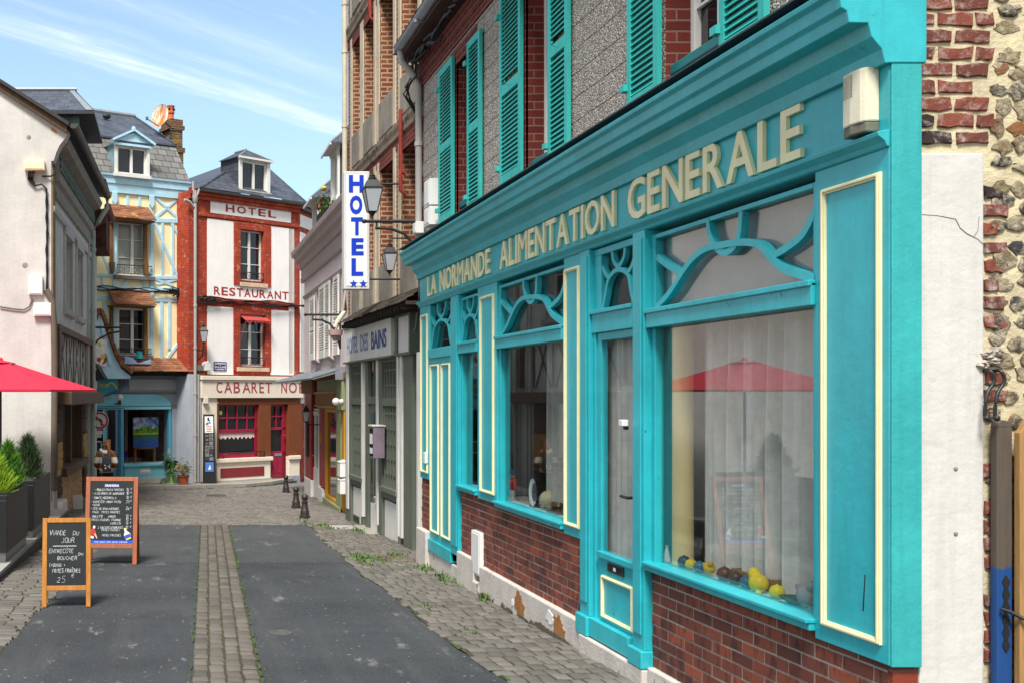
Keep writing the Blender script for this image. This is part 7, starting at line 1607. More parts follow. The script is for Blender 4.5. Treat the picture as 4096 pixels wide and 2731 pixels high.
# ================================================================ TERRACE, PLANTERS, PARASOL
m_deck=plain('grey_terrace_deck',sr(150,148,142),.8,.1,6); m_riser2=plain('dark_terrace_edge',sr(58,58,60),.6,.2)
EDG=lambda y:-1.93+.02*(y-12)
b=MB(); b.plan([(-9,9.5),(EDG(9.5),9.5),(EDG(18.6),18.6),(-9,18.6)],-2.6,-2.03,1); b.plan([(-9,9.48),(EDG(9.48)+.012,9.48),(EDG(18.6)+.012,18.61),(-9,18.61)],-2.03,-1.99,0)
b.build('terrace',[m_deck,m_riser2],kind='structure')
m_pl=plain('black_planter',(.010,.010,.011),.45,.15,4,.1,50); m_steel=plain('brushed_steel',sr(120,120,118),.35,.15,6,.05,60,metal=.7)
def planter(y0,y1,x0,lab):
    t=thing('planter',lab,'planter',((x0+EDG(y0))/2,(y0+y1)/2,-1.99),0,'planters along the terrace edge'); zt=-1.19
    b=MB(); e0,e1=EDG(y0)-.02,EDG(y1)-.02
    b.plan([(x0,y0),(e0,y0),(e1,y1),(x0,y1)],-1.87,zt-.06); 
    for P in ([(x0,y0),(e0,y0),(e0,y0+.04),(x0,y0+.04)],[(x0,y1-.04),(e1,y1-.04),(e1,y1),(x0,y1)],[(x0,y0+.04),(x0+.04,y0+.04),(x0+.04,y1-.04),(x0,y1-.04)],[(e0-.04,y0+.04),(e0,y0+.04),(e1,y1-.04),(e1-.04,y1-.04)]): b.plan(P,zt-.06,zt)
    b.build('box',m_pl,t,bevel=.006)
    b=MB(); b.plan([(x0+.02,y0+.02),(e0-.02,y0+.02),(e1-.02,y1-.02),(x0+.02,y1-.02)],-1.99,-1.87); b.build('steel_base',m_steel,t); return zt
zt=planter(12.6,14.2,-2.75,'black box planter with steel base nearest to the viewer on the terrace'); planter(14.75,16.45,-2.6,'black box planter farther along the terrace against the gable')
def conifer(x,y,h,w,c1,c2,lab,seed,lean=0):
    r=random.Random(seed); t=thing('conifer',lab,'conifer',(x,y,zt-.06),0); b=MB()
    tr=MB(); tr.tube([(x,y,zt-.08),(x,y,zt+h*.4),(x+lean,y,zt+h*.85)],.02,6,0,.005); tr.build('trunk',plain('conifer_bark',sr(90,70,50),.9),t)
    for k in range(620):
        f=r.random()**1.1; z=zt-.02+h*f*.92*r.uniform(.9,1.1); rad=w*(1-f)**.7*(.45+.55*math.sin(min(1,f*4+.35)*1.57)); a=r.uniform(0,6.28); q=rad*math.sqrt(r.uniform(.05,1))
        bx,by=x+lean*f+q*math.cos(a),y+q*math.sin(a); l=r.uniform(.07,.13)*(1.1-f*.4); da=a+r.gauss(0,.5); o_=r.uniform(.25,.6)
        d=Vector((math.cos(da)*o_,math.sin(da)*o_,1)).normalized()
        for j in range(5):
            e=(d+Vector((r.gauss(0,.4),r.gauss(0,.4),r.gauss(0,.2)))).normalized(); s=e.cross(Vector((r.gauss(0,1),r.gauss(0,1),.1))).normalized()*.0036
            p0=Vector((bx,by,z))+e*l*.1*j; p1=p0+e*l
            b.face([tuple(p0-s),tuple(p0+s),tuple(p1+s*.4),tuple(p1-s*.4)])
    b.build('foliage',plain('conifer_'+str(seed),c1,.7,.35,14,isl=.35),t,recalc=False)
conifer(-2.18,12.95,.54,.30,sr(128,160,28),0,'bright yellow-green conifer nearest in the first black planter',41)
conifer(-2.52,12.9,.55,.28,sr(104,150,30),0,'bright green conifer cut by the left edge of the picture',45)
conifer(-2.14,13.75,.58,.24,sr(74,120,30),0,'mid green upright conifer behind the brightest one',42,.04)
conifer(-2.08,15.2,.62,.28,sr(44,66,28),0,'dark green feathery conifer in the farther black planter',43,.05)
# parasol
um=thing('parasol','open red parasol standing on the terrace at the left edge','parasol',(-2.77,17.3,-1.99),R(14))
m_red2=plain('red_canvas_parasol',sr(206,34,62),.75,.08,3,.2,120)
ux,uy=-2.77,17.3; b=MB(); n_=8; rim=[]; R1=1.60
def up(k,f,zc):
    a=R(14)+2*math.pi*(k+.5)/n_; rr=R1*f; return (ux+rr*math.cos(a),uy+rr*math.sin(a),zc)
for k in range(n_):
    for f0,f1,z0,z1 in ((.14,.55,.50,.29),(.55,1,.29,.075)):
        # every gore sags a little between its ribs
        A,B_,C,D_=up(k,f0,z0),up(k+1,f0,z0),up(k+1,f1,z1),up(k,f1,z1)
        m1=tuple((A[i]+B_[i])/2-(0,0,.012)[i] for i in range(3)); m2=tuple((C[i]+D_[i])/2-(0,0,.02)[i] for i in range(3))
        b.face([A,m1,m2,D_]); b.face([m1,B_,C,m2])
    A,B_=up(k,1,.075),up(k+1,1,.075); b.face([A,B_,(B_[0],B_[1],.045),(A[0],A[1],.045)])
    A,B_=up(k,.0,.56),up(k+1,.0,.56); C,D_=up(k+1,.17,.505),up(k,.17,.505); b.face([A,C,D_])
cn=b.build('canopy',m_red2,um,recalc=False,smooth=12)
b=MB(); b.lathe([(.05,.55),(.04,.58),(.02,.60)],ux,uy,10); b.build('finial',m_red2,cn)
b=MB(); b.tube([(ux,uy,-1.95),(ux,uy,.54)],.024,10); b.lathe([(.30,-1.99),(.30,-1.93),(.05,-1.91),(.04,-1.6)],ux,uy,20); b.build('pole',plain('dark_pole',sr(60,56,52),.5),um,smooth=40)
b=MB()
for k in range(n_): b.tube([up(k,.04,.505),up(k,.55,.27),up(k,.99,.06)],.009,5); b.tube([(ux,uy,.05),up(k,.5,.28)],.007,5)
b.build('ribs',plain('rib_wood',sr(70,60,50),.6),um)
# ================================================================ CHALK BOARDS
SF={'A':"0,0 2,6 4,0|.8,2 3.2,2",'B':"0,0 0,6 2.6,5.6 3,4.4 2.4,3.3 0,3|2.4,3.3 3.6,2 3,.4 0,0",'C':"3.8,5 2.4,6 .8,5.2 .2,3 .8,.8 2.4,0 3.8,.9",'D':"0,0 0,6 2.4,5.4 3.8,3 2.4,.6 0,0",'E':"3.4,6 .3,5.8 0,0 3.5,.2|.2,3 2.8,3.2",'F':"3.5,6 .2,5.8 0,0|.2,3.1 2.6,3.3",'G':"3.8,5 2.2,6 .4,4.6 .2,2 1.6,0 3.6,.8 3.7,2.8 2.2,2.7",'H':"0,0 .2,6|3.6,0 3.8,6|.1,3 3.7,3.2",'I':"1,0 1.2,6",'J':"2.8,6 2.8,1.2 1.6,0 .3,1",'K':"0,0 .2,6|3.6,6 .3,3 3.7,0",'L':"0,6 0,.1 3.4,.2",'M':"0,0 .4,6 2.1,2 3.8,6 4.3,0",'N':"0,0 .3,6 3.4,0 3.8,6",'O':"2,6 .4,4.8 .1,2.6 1.2,.2 3,.2 4,2.8 3.4,5.2 2,6",'P':"0,0 .2,6 3,5.4 3.2,3.8 2,3 .2,2.9",'Q':"2,6 .3,4 .6,1 2,0 3.7,1.6 3.6,4.6 2,6|2.4,1.6 4,-.4",'R':"0,0 .2,6 2.8,5.6 3.2,4.2 2,3.1 .2,2.9|1.6,3 3.7,0",'S':"3.4,5.2 2,6 .5,5 .9,3.6 3,2.6 3.4,1 2,0 .2,.8",'T':"0,5.9 4,6.1|2,6 2.1,0",'U':"0,6 .2,1.4 1.6,0 3.2,1 3.6,6",'V':"0,6 1.9,0 4,6.2",'X':"0,6 3.7,0|3.7,6 0,0",'Z':"0,6 3.6,5.9 0,.1 3.8,.2",
'0':"1.8,6 .3,4 .5,1.2 1.8,0 3.3,1.8 3.2,4.6 1.8,6",'1':".4,4.4 1.8,6 1.8,0",'2':".3,4.8 1.6,6 3.2,5 2.6,3 0,.1 3.8,.2",'3':".2,5.2 1.8,6 3.1,4.8 1.5,3.2 3.4,1.8 1.8,0 .1,.7",'4':"2.6,0 2.7,6 0,1.8 3.8,2",'5':"3.3,6 .6,5.8 .4,3.4 2.4,3.6 3.4,1.8 2,0 .2,.6",'6':"3,5.8 1,4 .3,1.6 1.8,0 3.3,1.4 2.2,3 .5,2",
'(':"1.6,6.4 .4,4 .5,2 1.6,-.4",')':".4,6.4 1.6,4 1.5,2 .4,-.4",'~':"0,3.8 1,4.4 2.4,3.6 3.4,4.2|0,2 1,2.6 2.4,1.8 3.4,2.4",'+':"1.8,4.6 1.8,1.4|.3,3 3.4,3",'e':"3.6,5 2,6 .6,4.6 .5,1.6 2,0 3.5,.8|0,3.6 2.8,3.7|0,2.4 2.6,2.5",'.':"1,0 1.1,.4",'-':".4,3 2.6,3.1",'^':".8,7 1.9,8 3,7",'/':"2.4,7.2 3.6,8.2"}
def scrawl(b,txt,x,z,h,o,r,wd=None,slant=.12,th=.0045,m=0):
    """one line of handwriting in chalk strokes; returns its end"""
    k=h/6; adv=5.0*k; n_=len(txt)
    if wd: adv=wd/max(1,n_)
    kx=adv/5.0; i=0
    for ch in txt:
        if ch==' ': x+=adv*.7; continue
        acc=None
        if ch in 'ôîé': acc='/' if ch=='é' else '^'; ch={'ô':'O','î':'I','é':'E'}[ch]
        dz=r.uniform(-.04,.05)*h; sc=r.uniform(.88,1.1)
        for c in (ch,acc):
            if not c or c not in SF: continue
            for st in SF[c].split('|'):
                pts=[tuple(map(float,p.split(','))) for p in st.split()]
                P=[(x+(px+slant*pz)*kx*sc+r.uniform(-.12,.12)*kx,z+dz+pz*k*sc+r.uniform(-.12,.12)*k) for px,pz in pts]
                b.strip(P,th*.72*r.uniform(.7,1.15),o,o+.0012,m,n=3)
        x+=adv*r.uniform(.92,1.05)*(.55 if ch in 'I1.' else 1)
    return x
class Tilt:
    """plane of one leaf of an A-board: leans back as it rises"""
    def __init__(f,x,y,z,a,sp,h,sgn): f.a=(x,y,z,a,sp,h,sgn)
    def w(f,s,o,z):
        x,y,z0,a,sp,h,sg=f.a; l=-sg*(sp*(1-z/h)+o); return (x+s*math.cos(a)-l*math.sin(a),y+s*math.sin(a)+l*math.cos(a),z0+z)
m_slateb=plain('chalkboard',sr(30,32,36),.75,.25,5,.1,60,wear=1.0,wc=sr(60,62,66),wsc=5)
m_chalk=plain('chalk',sr(226,230,232),.95,.05)
def aboard(x,y,a,w,h,leg,lab,mw,write,sp=.2):
    z0=gz(y)+.012; t=thing('menu_board',lab,'menu board',(x,y,z0),a)
    fw=.045 if h<.95 else .055
    for sg in (1,-1):
        F=Tilt(x,y,z0,a,sp,h,sg); b=MB(F); hw=w/2
        b.box(-hw,-hw+fw,-.012,.012,0,h); b.box(hw-fw,hw,-.012,.012,0,h); b.box(-hw+fw,hw-fw,-.011,.011,h-fw,h); b.box(-hw+fw,hw-fw,-.011,.011,leg,leg+fw)
        f=b.build('front_frame' if sg>0 else 'rear_frame',mw,t,bevel=.004)
        b=MB(F); b.box(-hw+fw-.004,hw-fw+.004,-.006,.004,leg+fw-.004,h-fw+.004); f2=b.build('board',m_slateb,f)
        if sg>0: write(F,f,-hw+fw,hw-fw,leg+fw,h-fw)
    b=MB(rot(x,y,a)); 
    for q in (-w/2+.02,w/2-.02): b.tube([(q,-sp*.55,z0+h*.42),(q,sp*.55,z0+h*.42)],.004,5)
    b.build('hinge_chain',m_black,t); return t
def write1(F,f,x0,x1,z0,z1):
    b=MB(F); r=random.Random(5); W_=x1-x0; H_=z1-z0; o=.0045
    L=lambda t,fx,fz,fh,fw,th=.0035,sl=.15: scrawl(b,t,x0+W_*fx,z0+H_*fz,H_*fh,o,r,W_*fw,sl,th)
    L('VIANDE',.06,.80,.075,.48); L('DU',.66,.80,.06,.18); L('JOUR',.36,.68,.075,.36)
    b.strip([(x0+W_*(.15+.6*k/24),z0+H_*(.625+.008*(-1)**k)) for k in range(25)],.003,o,o+.001,0,3)
    L('ENTRECôTE',.05,.515,.06,.66,.003); L('DU',.80,.475,.04,.14,.003); L('BOUCHER',.27,.405,.06,.52,.003,.1)
    L('(~300G) +',.06,.30,.05,.44,.003); L('FRITES FRAîCHES',.14,.205,.06,.78,.003); L('25',.26,.05,.09,.22,.0025); L('e',.62,.13,.06,.1,.0025)
    b.build('chalk_writing',m_chalk,f,recalc=False)
m_ob=wood('orange_pine_frame',sr(176,116,48),.3); m_ob2=wood('red_brown_frame',sr(160,92,62),.3)
gx_=lambda px,Y:(px*D-CX)/FPX*Y
aboard(gx_(150,10.35),10.5,R(4),.47,.84,.155,'small black chalkboard with pale orange frame offering the dish of the day',m_ob,write1,.19)
def write2(F,f,x0,x1,z0,z1):
    b=MB(F); r=random.Random(15); W_=x1-x0; H_=z1-z0; o=.0045
    L=lambda t,fx,fz,fh,fw,th=.003,sl=.12: scrawl(b,t,x0+W_*fx,z0+H_*fz,H_*fh,o,r,W_*fw,sl,th)
    rows=[('- MOULES FRITES FRAîCHES','16',.845,.1),('- 6 ESCARGOTS DE BOURGOGNE','10',.785,.05),('- TOMATE MOZZARELLA','10',.715,.03),('- ENTRECôTE (MAXI) FRITES','25',.65,.02),('~300G','',.60,.06),('- CôTE DE VEAU NORMANDE','26',.54,.02),('~330G   FRITES FRAîCHES','',.485,.06),('OMELETTE     JAMBON','13',.415,.06),('FRITES FRAîCHES  FROMAGE','13',.36,.05),('COMPLéTE','14',.305,.48),('2 SAUCISSES FRANCAISES','12',.24,.2),('FRITES FRAîCHES','',.20,.28),('FRITES FRAîCHES','6',.115,.3)]
    for t,pz_,fz,fx in rows:
        L(t,fx,fz,.034,min(.76-fx+.08,.030*len(t)+.02),.003)
        if pz_: L(pz_,.83,fz,.045,.09,.0035); L('e',.93,fz+.02,.025,.035,.0025)
    b.build('chalk_writing',m_chalk,f,recalc=False)
    b=MB(F); c=(x0+x1)/2; b.text('ORANGINA',c-W_*.17,c+W_*.17,z0+H_*.905,z0+H_*.955,.004,.002,.06,1); b.text('ORANGINA',c-W_*.163,c+W_*.163,z0+H_*.91,z0+H_*.95,.006,.0012,.015,0)
    b.box(x0,x1,.004,.0055,z0,z0+H_*.055,1); b.text('PULPE - BULLES - PULPE - BULLES - A SECOUER',x0+W_*.12,x1-W_*.12,z0+H_*.018,z0+H_*.036,.0055,.0008,.01,0)
    # a tilted bottle at the right, a red figure-like splash at the left
    q=lambda s,z:(x1-W_*.13+(s*.93-z*.37)*W_*.2,z0+H_*.14+(s*.37+z*.93)*W_*.2)
    b.prism([q(-.3,-.5),q(.3,-.5),q(.36,.1),q(.12,.45),q(.12,.8),q(-.12,.8),q(-.12,.45),q(-.36,.1)],.004,.0056,0); b.prism([q(-.31,-.35),q(.31,-.35),q(.34,.05),q(-.34,.05)],.0056,.0062,1); b.prism([q(-.3,-.52),q(.3,-.52),q(.3,-.36),q(-.3,-.36)],.0056,.0062,3); b.prism([q(-.12,.7),q(.12,.7),q(.12,.82),q(-.12,.82)],.0056,.0062,3)
    q=lambda s,z:(x0+W_*.09+s*W_*.1,z0+H_*.16+z*W_*.2)
    b.prism([q(-.5,.5),q(.2,.6),q(.6,.2),q(.3,-.2),q(-.4,-.1),q(-.8,.1)],.004,.0055,2); b.prism([q(-.1,.6),q(.1,.9),q(.5,.8),q(.4,.55)],.004,.0055,0); b.prism([q(.2,-.1),q(.9,-.6),q(1.0,-.45),q(.5,.1)],.004,.0055,4); b.prism([q(-.8,-.2),q(.1,-.3),q(.2,-.55),q(-.8,-.5)],.0045,.0058,0)
    b.build('printed_logo',[m_white,plain('print_blue',sr(24,80,190),.4),plain('print_red',sr(190,40,36),.4),plain('print_yellow',sr(230,196,40),.4),plain('print_skin',sr(214,160,130),.4)],f,recalc=False)
aboard(gx_(256,13.55),13.75,R(-3),.67,1.09,.20,'large chalkboard menu with red-brown frame and a printed drink logo',m_ob2,write2,.24)
# ================================================================ BOLLARDS
def bollard():
    t=thing('bollard','','bollard',(0,0,0),0); b=MB()
    b.lathe([(.10,0),(.10,.05),(.085,.06),(.082,.14),(.076,.155),(.068,.17),(.056,.27),(.052,.29),(.066,.30),(.066,.315),(.042,.325),(.038,.345)],0,0,20); b.build('post',plain('brown_black_iron',sr(50,42,38),.45,.2,10,.1,40,spec=.5),t,smooth=35)
    b=MB(); b.ball(0,0,.395,.066,.066,.066,16); b.build('ball_top',bpy.data.materials['brown_black_iron'],t,smooth=80); return t
bo=bollard()
BP=[(700,1190),(680,1167),(657,1131)]
labs=['nearest of the three cast iron bollards, beside the asphalt end','middle one of the three cast iron bollards','farthest of the three cast iron bollards, near the kerb']
for i,(px,py) in enumerate(BP):
    Yb=1.75/(((py*D)-CY)/FPX-.03); xb=(px*D-CX)/FPX*Yb
    if i==0: bo.location=(xb,Yb,gz(Yb)+.01); bo['label']=labs[0]; bo['group']='cast iron bollards'
    else: dup(bo,(xb,Yb,gz(Yb)+.01),0,labs[i],'cast iron bollards')
# ================================================================ NO LEFT TURN SIGN
sY=26.9; c=Q3(152,565); sxx=(c[0]-CX)/FPX*sY; szz=(CY-c[1])/FPX*sY; rr=112/3.135/FPX*sY
ns=thing('road_sign','round red bordered no left turn road sign','road sign',(sxx,sY,szz-rr),0); SG=Fr(sxx,sY,1,0,1)
b=MB(SG); b.lathe([(rr,-.02),(rr,0),(rr*.96,.004)],0,szz,32,axis='o'); b.build('plate',plain('sign_white2',sr(214,212,212),.4,.03),ns)
b=MB(SG); n_=32
for k in range(n_):
    a0,a1=6.283*k/n_,6.283*(k+1)/n_; f=lambda q,a:(q*rr*math.cos(a),.007,szz+q*rr*math.sin(a)); b.face([f(.94,a0),f(.94,a1),f(.74,a1),f(.74,a0)],0)
b.beam(-.50*rr,szz+.56*rr,.46*rr,szz-.56*rr,.15*rr,.006,.010,0); b.build('red_ring',plain('sign_red',sr(186,22,34),.35,.04),ns,recalc=False)
b=MB(SG); b.strip([(.18*rr,szz-.6*rr),(.22*rr,szz-.15*rr),(.08*rr,szz+.12*rr),(-.3*rr,szz+.18*rr)],.16*rr,.004,.008); b.prism([(-.68*rr,szz+.2*rr),(-.34*rr,szz+.42*rr),(-.34*rr,szz-.0*rr)],.004,.008); b.build('arrow',m_black,ns)
b=MB(SG); b.box(-.5*rr,.32*rr,-.01,.0,szz-1.55*rr,szz-1.14*rr); b.box(-.38*rr,.2*rr,-.01,.0,szz-1.92*rr,szz-1.57*rr,1); b.build('sub_plate',[m_white,plain('plate_cream',sr(206,200,176),.5)],ns)
b=MB(SG); b.box(-.04,.04,-.05,-.02,szz-1.95*rr,szz+.6*rr); b.tube([(0,-.04,szz+.2*rr),(-1.95-sxx,-.04,szz+.2*rr)],.015,6); b.tube([(0,-.04,szz-.8*rr),(-1.95-sxx,-.04,szz-.8*rr)],.015,6); b.build('bracket',m_steel,ns)
c=Q3(45,1000); pY=26.6; xp=(c[0]-CX)/FPX*pY; b=MB(); b.tube([(xp,pY,gz(pY)-.05),(xp,pY,(CY-c[1])/FPX*pY)],.035,10); b.ball(xp,pY,(CY-c[1])/FPX*pY,.04,.04,.03,10); solo(b,'steel_post',plain('dark_steel_post',sr(46,46,50),.5),'thin dark steel post at the corner below the road sign','post',smooth=50)
# ================================================================ THE WOMAN WITH A BACKPACK
pY=22.5; pX=(Q3(232)[0]-CX)/FPX*pY; pZ=gz(pY)+.014; HT_=(CY-Q3(0,823)[1])/FPX*pY-pZ
pr=thing('person','person with a ponytail seen from behind in a brown and white striped jumper','person',(pX,pY,pZ),0)
K=HT_/1.66
def skin(name,verts,edges,mat,par,lv=2):
    me=bpy.data.meshes.new(name); me.from_pydata([(v[0]*K,v[1]*K,v[2]*K) for v in verts],edges,[]); ob=bpy.data.objects.new(name,me); COL.objects.link(ob); ob.parent=par; me.materials.append(mat)
    sk=ob.modifiers.new('skin','SKIN'); sk.use_smooth_shade=True
    for i,v in enumerate(verts):
        q=me.skin_vertices[0].data[i]; q.radius=(v[3]*K,(v[4] if len(v)>4 else v[3])*K); q.use_root=(i==0)
    ss=ob.modifiers.new('sub','SUBSURF'); ss.levels=lv; ss.render_levels=lv; return ob
m_skin=plain('skin',sr(214,164,136),.55,.06)
# body facing +y; forearms raised in front
V=[(0,0,.93,.13,.10),(0,-.01,1.08,.115,.085),(0,-.01,1.25,.14,.095),(0,0,1.38,.09,.07),(0,.01,1.44,.05,.05),(0,.02,1.52,.065,.075),(0,.03,1.60,.07,.08),
 (-.16,0,1.36,.055),(-.22,-.02,1.10,.045),(-.17,.18,1.02,.036),(-.13,.30,1.06,.026),
 (.16,0,1.36,.055),(.22,-.02,1.10,.045),(.17,.18,1.02,.036),(.13,.30,1.06,.026),
 (-.09,0,.84,.085),(-.10,.02,.48,.058),(-.10,-.02,.10,.04),(-.10,.10,.04,.035),
 (.09,0,.84,.085),(.10,.02,.48,.058),(.10,-.02,.10,.04),(.10,.10,.04,.035)]
E_=[(0,1),(1,2),(2,3),(3,4),(4,5),(5,6),(3,7),(7,8),(8,9),(9,10),(3,11),(11,12),(12,13),(13,14),(0,15),(15,16),(16,17),(17,18),(0,19),(19,20),(20,21),(21,22)]
n0=len(V)
for sg in (-1,1):                      # palms, thumbs and four fingers curled round the phone held in front
    pi=10 if sg<0 else 14; V.append((sg*.10,.36,1.07,.026,.014)); E_.append((pi,len(V)-1)); pm=len(V)-1
    for f in range(4):
        x=sg*(.115-.018*f); ll=(.9,1,.95,.75)[f]
        V.append((x,.40,1.06+.004*f,.009)); E_.append((pm,len(V)-1)); V.append((x-sg*.012,.40+.03*ll,1.075,.008)); E_.append((len(V)-2,len(V)-1)); V.append((x-sg*.03,.40+.035*ll,1.098,.007)); E_.append((len(V)-2,len(V)-1))
    V.append((sg*.065,.35,1.085,.010)); E_.append((pm,len(V)-1)); V.append((sg*.045,.375,1.105,.008)); E_.append((len(V)-2,len(V)-1))
skin('body',V,E_,m_skin,pr)
def stripes():
    n=NT('striped_knit'); p=n.obj(); z=n.math('DIVIDE',n.a('ShaderNodeSeparateXYZ',{0:p}).outputs[2],.30*K); f=n.math('FRACT',n.math('ADD',z,.22))
    col=n.mix(n.ramp(f,.45,.47),sr(222,212,198),sr(120,78,46)); col=n.mix(n.ramp(f,.97,.99),col,sr(222,212,198)); col=n.mix(n.ramp(n.a('ShaderNodeSeparateXYZ',{0:p}).outputs[2],.99*K,1.0*K),sr(216,210,202),col)
    return n.out(col,.9,n.noise(p,160,3),.5)
skin('jumper',[(0,0,.86,.185,.135),(0,-.01,1.0,.18,.13),(0,-.01,1.2,.185,.125),(0,0,1.37,.13,.095),(0,.01,1.43,.075,.07),(-.17,0,1.355,.085),(-.245,-.03,1.10,.075),(-.19,.16,1.0,.062),(-.14,.27,1.05,.045),(.17,0,1.355,.085),(.245,-.03,1.10,.075),(.19,.16,1.0,.062),(.14,.27,1.05,.045)],[(0,1),(1,2),(2,3),(3,4),(3,5),(5,6),(6,7),(7,8),(3,9),(9,10),(10,11),(11,12)],stripes(),pr)
skin('trousers',[(0,0,.90,.155,.115),(-.09,0,.82,.105),(-.10,.015,.48,.078),(-.10,-.02,.12,.065),(.09,0,.82,.105),(.10,.015,.48,.078),(.10,-.02,.12,.065)],[(0,1),(1,2),(2,3),(0,4),(4,5),(5,6)],plain('black_trousers',(.015,.015,.018),.8,.2),pr)
for sg in (-1,1): skin('shoe',[(sg*.10,-.05,.045,.048),(sg*.10,.06,.045,.046,.042),(sg*.10,.15,.035,.04,.032)],[(0,1),(1,2)],m_white,pr)
skin('hood',[(-.12,-.03,1.42,.05),(-.08,-.09,1.40,.055),(0,-.11,1.37,.06),(.08,-.09,1.40,.05),(.12,-.02,1.43,.045),(-.13,.05,1.45,.045)],[(0,1),(1,2),(2,3),(3,4),(0,5)],plain('white_fleece',sr(228,224,220),.95,.06,20,.4,80),pr)
m_hair=plain('auburn_hair',sr(138,88,48),.55,.35,30,.5,120)
skin('hair',[(0,.0,1.615,.088,.10),(0,-.03,1.55,.085,.085),(.02,-.05,1.47,.06,.06),(.05,-.10,1.60,.05),(.075,-.14,1.52,.05),(.085,-.15,1.42,.05,.045),(.09,-.15,1.30,.04),(.085,-.145,1.18,.018)],[(0,1),(1,2),(0,3),(3,4),(4,5),(5,6),(6,7)],m_hair,pr)
b=MB(rot(pX,pY,0)); z=lambda q:pZ+q*K
for sg in (-1,1): b.ball(sg*.03*K,(.105)*K,z(1.565),.011*K,.006*K,.008*K,8); b.ball(sg*.078*K,.02*K,z(1.555),.008*K,.018*K,.028*K,8,1)
b.ball(0,.118*K,z(1.535),.012*K,.018*K,.02*K,8,1); b.box(-.022*K,.022*K,.10*K,.108*K,z(1.497),z(1.505),2); b.build('face',[m_dark,m_skin,plain('lips',sr(170,90,86),.5)],pr,smooth=60)
bp=thing('backpack','dark grey backpack with badges worn by the person in stripes','backpack',(pX,pY-.22*K,z(.97)),0)
BP_=rot(pX,pY,0); m_bp=plain('charcoal_nylon',sr(58,60,64),.8,.15,20,.3,90); m_bp2=plain('dark_nylon',sr(34,35,38),.8,.2)
b=MB(BP_); kk=K; P=[]
b.hexa([(-.03*kk,-.30*kk,z(.93)),(.21*kk,-.30*kk,z(.93)),(.21*kk,-.14*kk,z(.93)),(-.03*kk,-.14*kk,z(.93)),(-.02*kk,-.26*kk,z(1.30)),(.20*kk,-.26*kk,z(1.30)),(.20*kk,-.13*kk,z(1.30)),(-.02*kk,-.13*kk,z(1.30))]) ; b.v=[(v[0]-.06*kk,v[1],v[2]) for v in b.v]; b.build('bag',m_bp,bp,bevel=.03)
b=MB(BP_); b.hexa([(-.085*kk,-.335*kk,z(.94)),(.135*kk,-.335*kk,z(.94)),(.135*kk,-.295*kk,z(.94)),(-.085*kk,-.295*kk,z(.94)),(-.075*kk,-.315*kk,z(1.13)),(.125*kk,-.315*kk,z(1.13)),(.125*kk,-.275*kk,z(1.13)),(-.075*kk,-.275*kk,z(1.13))]); b.build('front_pocket',m_bp2,bp,bevel=.015)
b=MB(BP_)
for sg in (-1,1): b.tube([(sg*.07*kk+.02*kk,-.16*kk,z(1.28)),(sg*.10*kk,-.12*kk,z(1.40)),(sg*.11*kk,.02*kk,z(1.44)),(sg*.125*kk,.12*kk,z(1.30)),(sg*.15*kk,.04*kk,z(1.05))],.022*kk,8)
b.tube([(-.01,-.20*kk,z(1.29)),(.02*kk,-.22*kk,z(1.34)),(.05*kk,-.20*kk,z(1.29))],.01,6); b.build('strap',plain('grey_strap',sr(104,108,114),.8,.1),bp,smooth=60)
b=MB(BP_); r=random.Random(2)
for q in range(7): b.ball(r.uniform(-.08,.12)*kk,-.335*kk,z(r.uniform(.96,1.1)),r.uniform(.012,.024)*kk,.006,r.uniform(.012,.022)*kk,8,q%3)
b.build('badge',[m_white,plain('badge_pale',sr(200,204,210),.5),plain('badge_tan',sr(170,120,80),.5)],bp)
# ================================================================ SKY AND LIGHT
w=bpy.data.worlds.new('World'); SC.world=w; w.use_nodes=True; t=w.node_tree; t.nodes.clear()
n=NT.__new__(NT); n.t=t; n.n=t.nodes
EL,AZ=R(56),R(200)        # sun high behind the viewer's left shoulder, veiled by thin cloud
sky=n.a('ShaderNodeTexSky',sky_type='NISHITA',sun_disc=False,sun_elevation=EL,sun_rotation=AZ,altitude=0,air_density=1.0,dust_density=.6,ozone_density=1.5)
d=n.a('ShaderNodeTexCoord').outputs['Generated']; sp=n.a('ShaderNodeSeparateXYZ',{0:d}); iz=n.math('DIVIDE',1,n.math('MAXIMUM',sp.outputs[2],.02))
px=n.math('MULTIPLY',sp.outputs[0],iz); py=n.math('MULTIPLY',sp.outputs[1],iz)
wv=n.math('ADD',n.math('MULTIPLY',px,-.7158),n.math('MULTIPLY',py,.6985)); tv=n.math('ADD',n.math('MULTIPLY',px,.6985),n.math('MULTIPLY',py,.7158))
cv=n.a('ShaderNodeCombineXYZ',{0:n.math('MULTIPLY',tv,.6),1:n.math('MULTIPLY',wv,5.5)}).outputs[0]
nz=n.noise(cv,1.6,7,.62,.4); nz2=n.noise(cv,5,6,.6,.3)
ws=n.math('ADD',wv,n.math('MULTIPLY',n.math('SUBTRACT',n.noise(n.a('ShaderNodeCombineXYZ',{0:n.math('MULTIPLY',tv,2.0),1:wv}).outputs[0],1.2,4),.5),.12))
def band(c,hw,amp):
    x=n.math('DIVIDE',n.math('SUBTRACT',ws,c),hw); g=n.math('POWER',2.718,n.math('MULTIPLY',n.math('MULTIPLY',x,x),-1)); return n.math('MULTIPLY',g,amp)
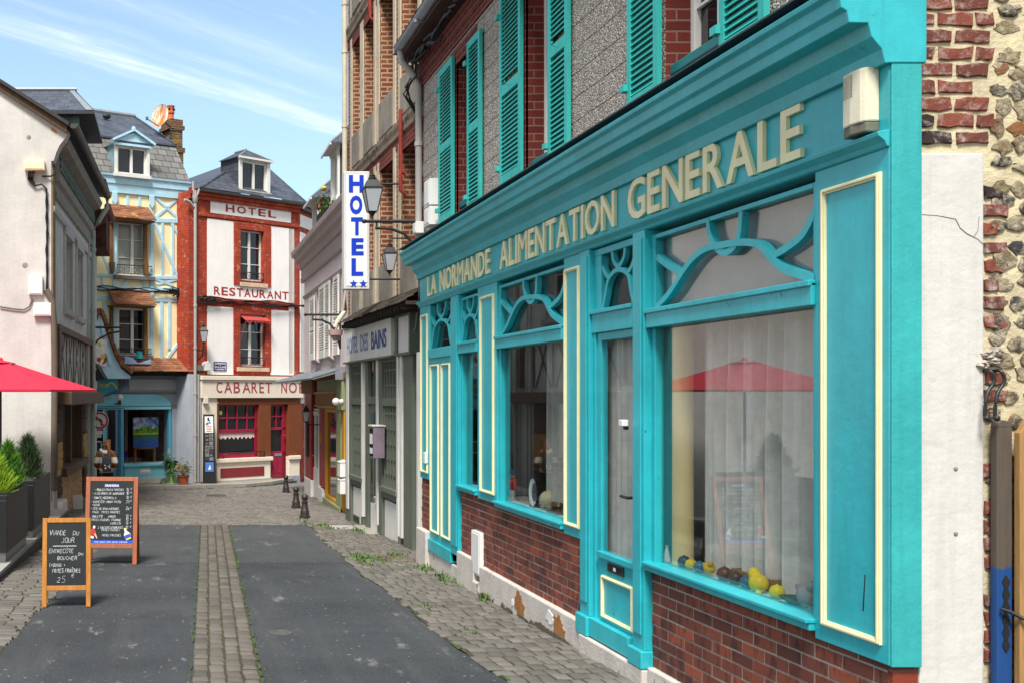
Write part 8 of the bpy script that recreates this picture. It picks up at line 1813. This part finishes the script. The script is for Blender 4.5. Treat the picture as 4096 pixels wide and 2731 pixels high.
cl=n.math('MULTIPLY',n.math('ADD',n.math('ADD',band(2.33,.075,.75),band(2.16,.03,.28)),n.math('ADD',band(1.98,.07,.32),band(2.42,.02,.3))),n.ramp(nz,.22,.62))
cl=n.math('MULTIPLY',cl,n.math('MULTIPLY_ADD',n.ramp(n.noise(n.a('ShaderNodeCombineXYZ',{0:n.math('MULTIPLY',tv,1.6),1:n.math('MULTIPLY',wv,14)}).outputs[0],2.2,7,.65,.5),.3,.7),.75,.3))
cl=n.math('MULTIPLY',n.math('ADD',cl,n.math('MULTIPLY',n.ramp(nz2,.55,.8),.10)),1)
bk=n.ramp(n.math('SUBTRACT',sp.outputs[2],n.math('MULTIPLY',sp.outputs[1],.9)),.0,1.0); hz=n.ramp(sp.outputs[2],.42,.02)                     # thin milky veil, thicker low down
base=n.mix(n.math('MULTIPLY_ADD',hz,.55,.18),n.mix(1,sky.outputs[0],(1.0,1.12,1.2),'MULTIPLY'),(4.2,5.8,6.3))
base=n.mix(n.math('MULTIPLY',bk,.9),base,(5.2,5.1,4.9))
colr=n.mix(n.math('MINIMUM',cl,.85),base,(6.4,6.9,7.1))
bg=n.a('ShaderNodeBackground',{'Color':colr,'Strength':.112}); o=n.a('ShaderNodeOutputWorld'); t.links.new(bg.outputs[0],o.inputs[0])
L=bpy.data.lights.new('Sun','SUN'); L.energy=3.7; L.angle=R(16); L.color=(1,.965,.91); lo=bpy.data.objects.new('Sun',L); COL.objects.link(lo)
dv=Vector((math.sin(AZ)*math.cos(EL),math.cos(AZ)*math.cos(EL),math.sin(EL)))
lo.rotation_euler=dv.to_track_quat('Z','Y').to_euler(); lo.location=(0,-10,30)
SC.view_settings.view_transform='Standard'; SC.view_settings.look='None'; SC.view_settings.exposure=EXPO; SC.view_settings.gamma=1
SC.cycles.max_bounces=6; SC.cycles.transparent_max_bounces=12; SC.cycles.caustics_reflective=False; SC.cycles.caustics_refractive=False; SC.cycles.use_denoising=True
SC.cycles.sample_clamp_indirect=6
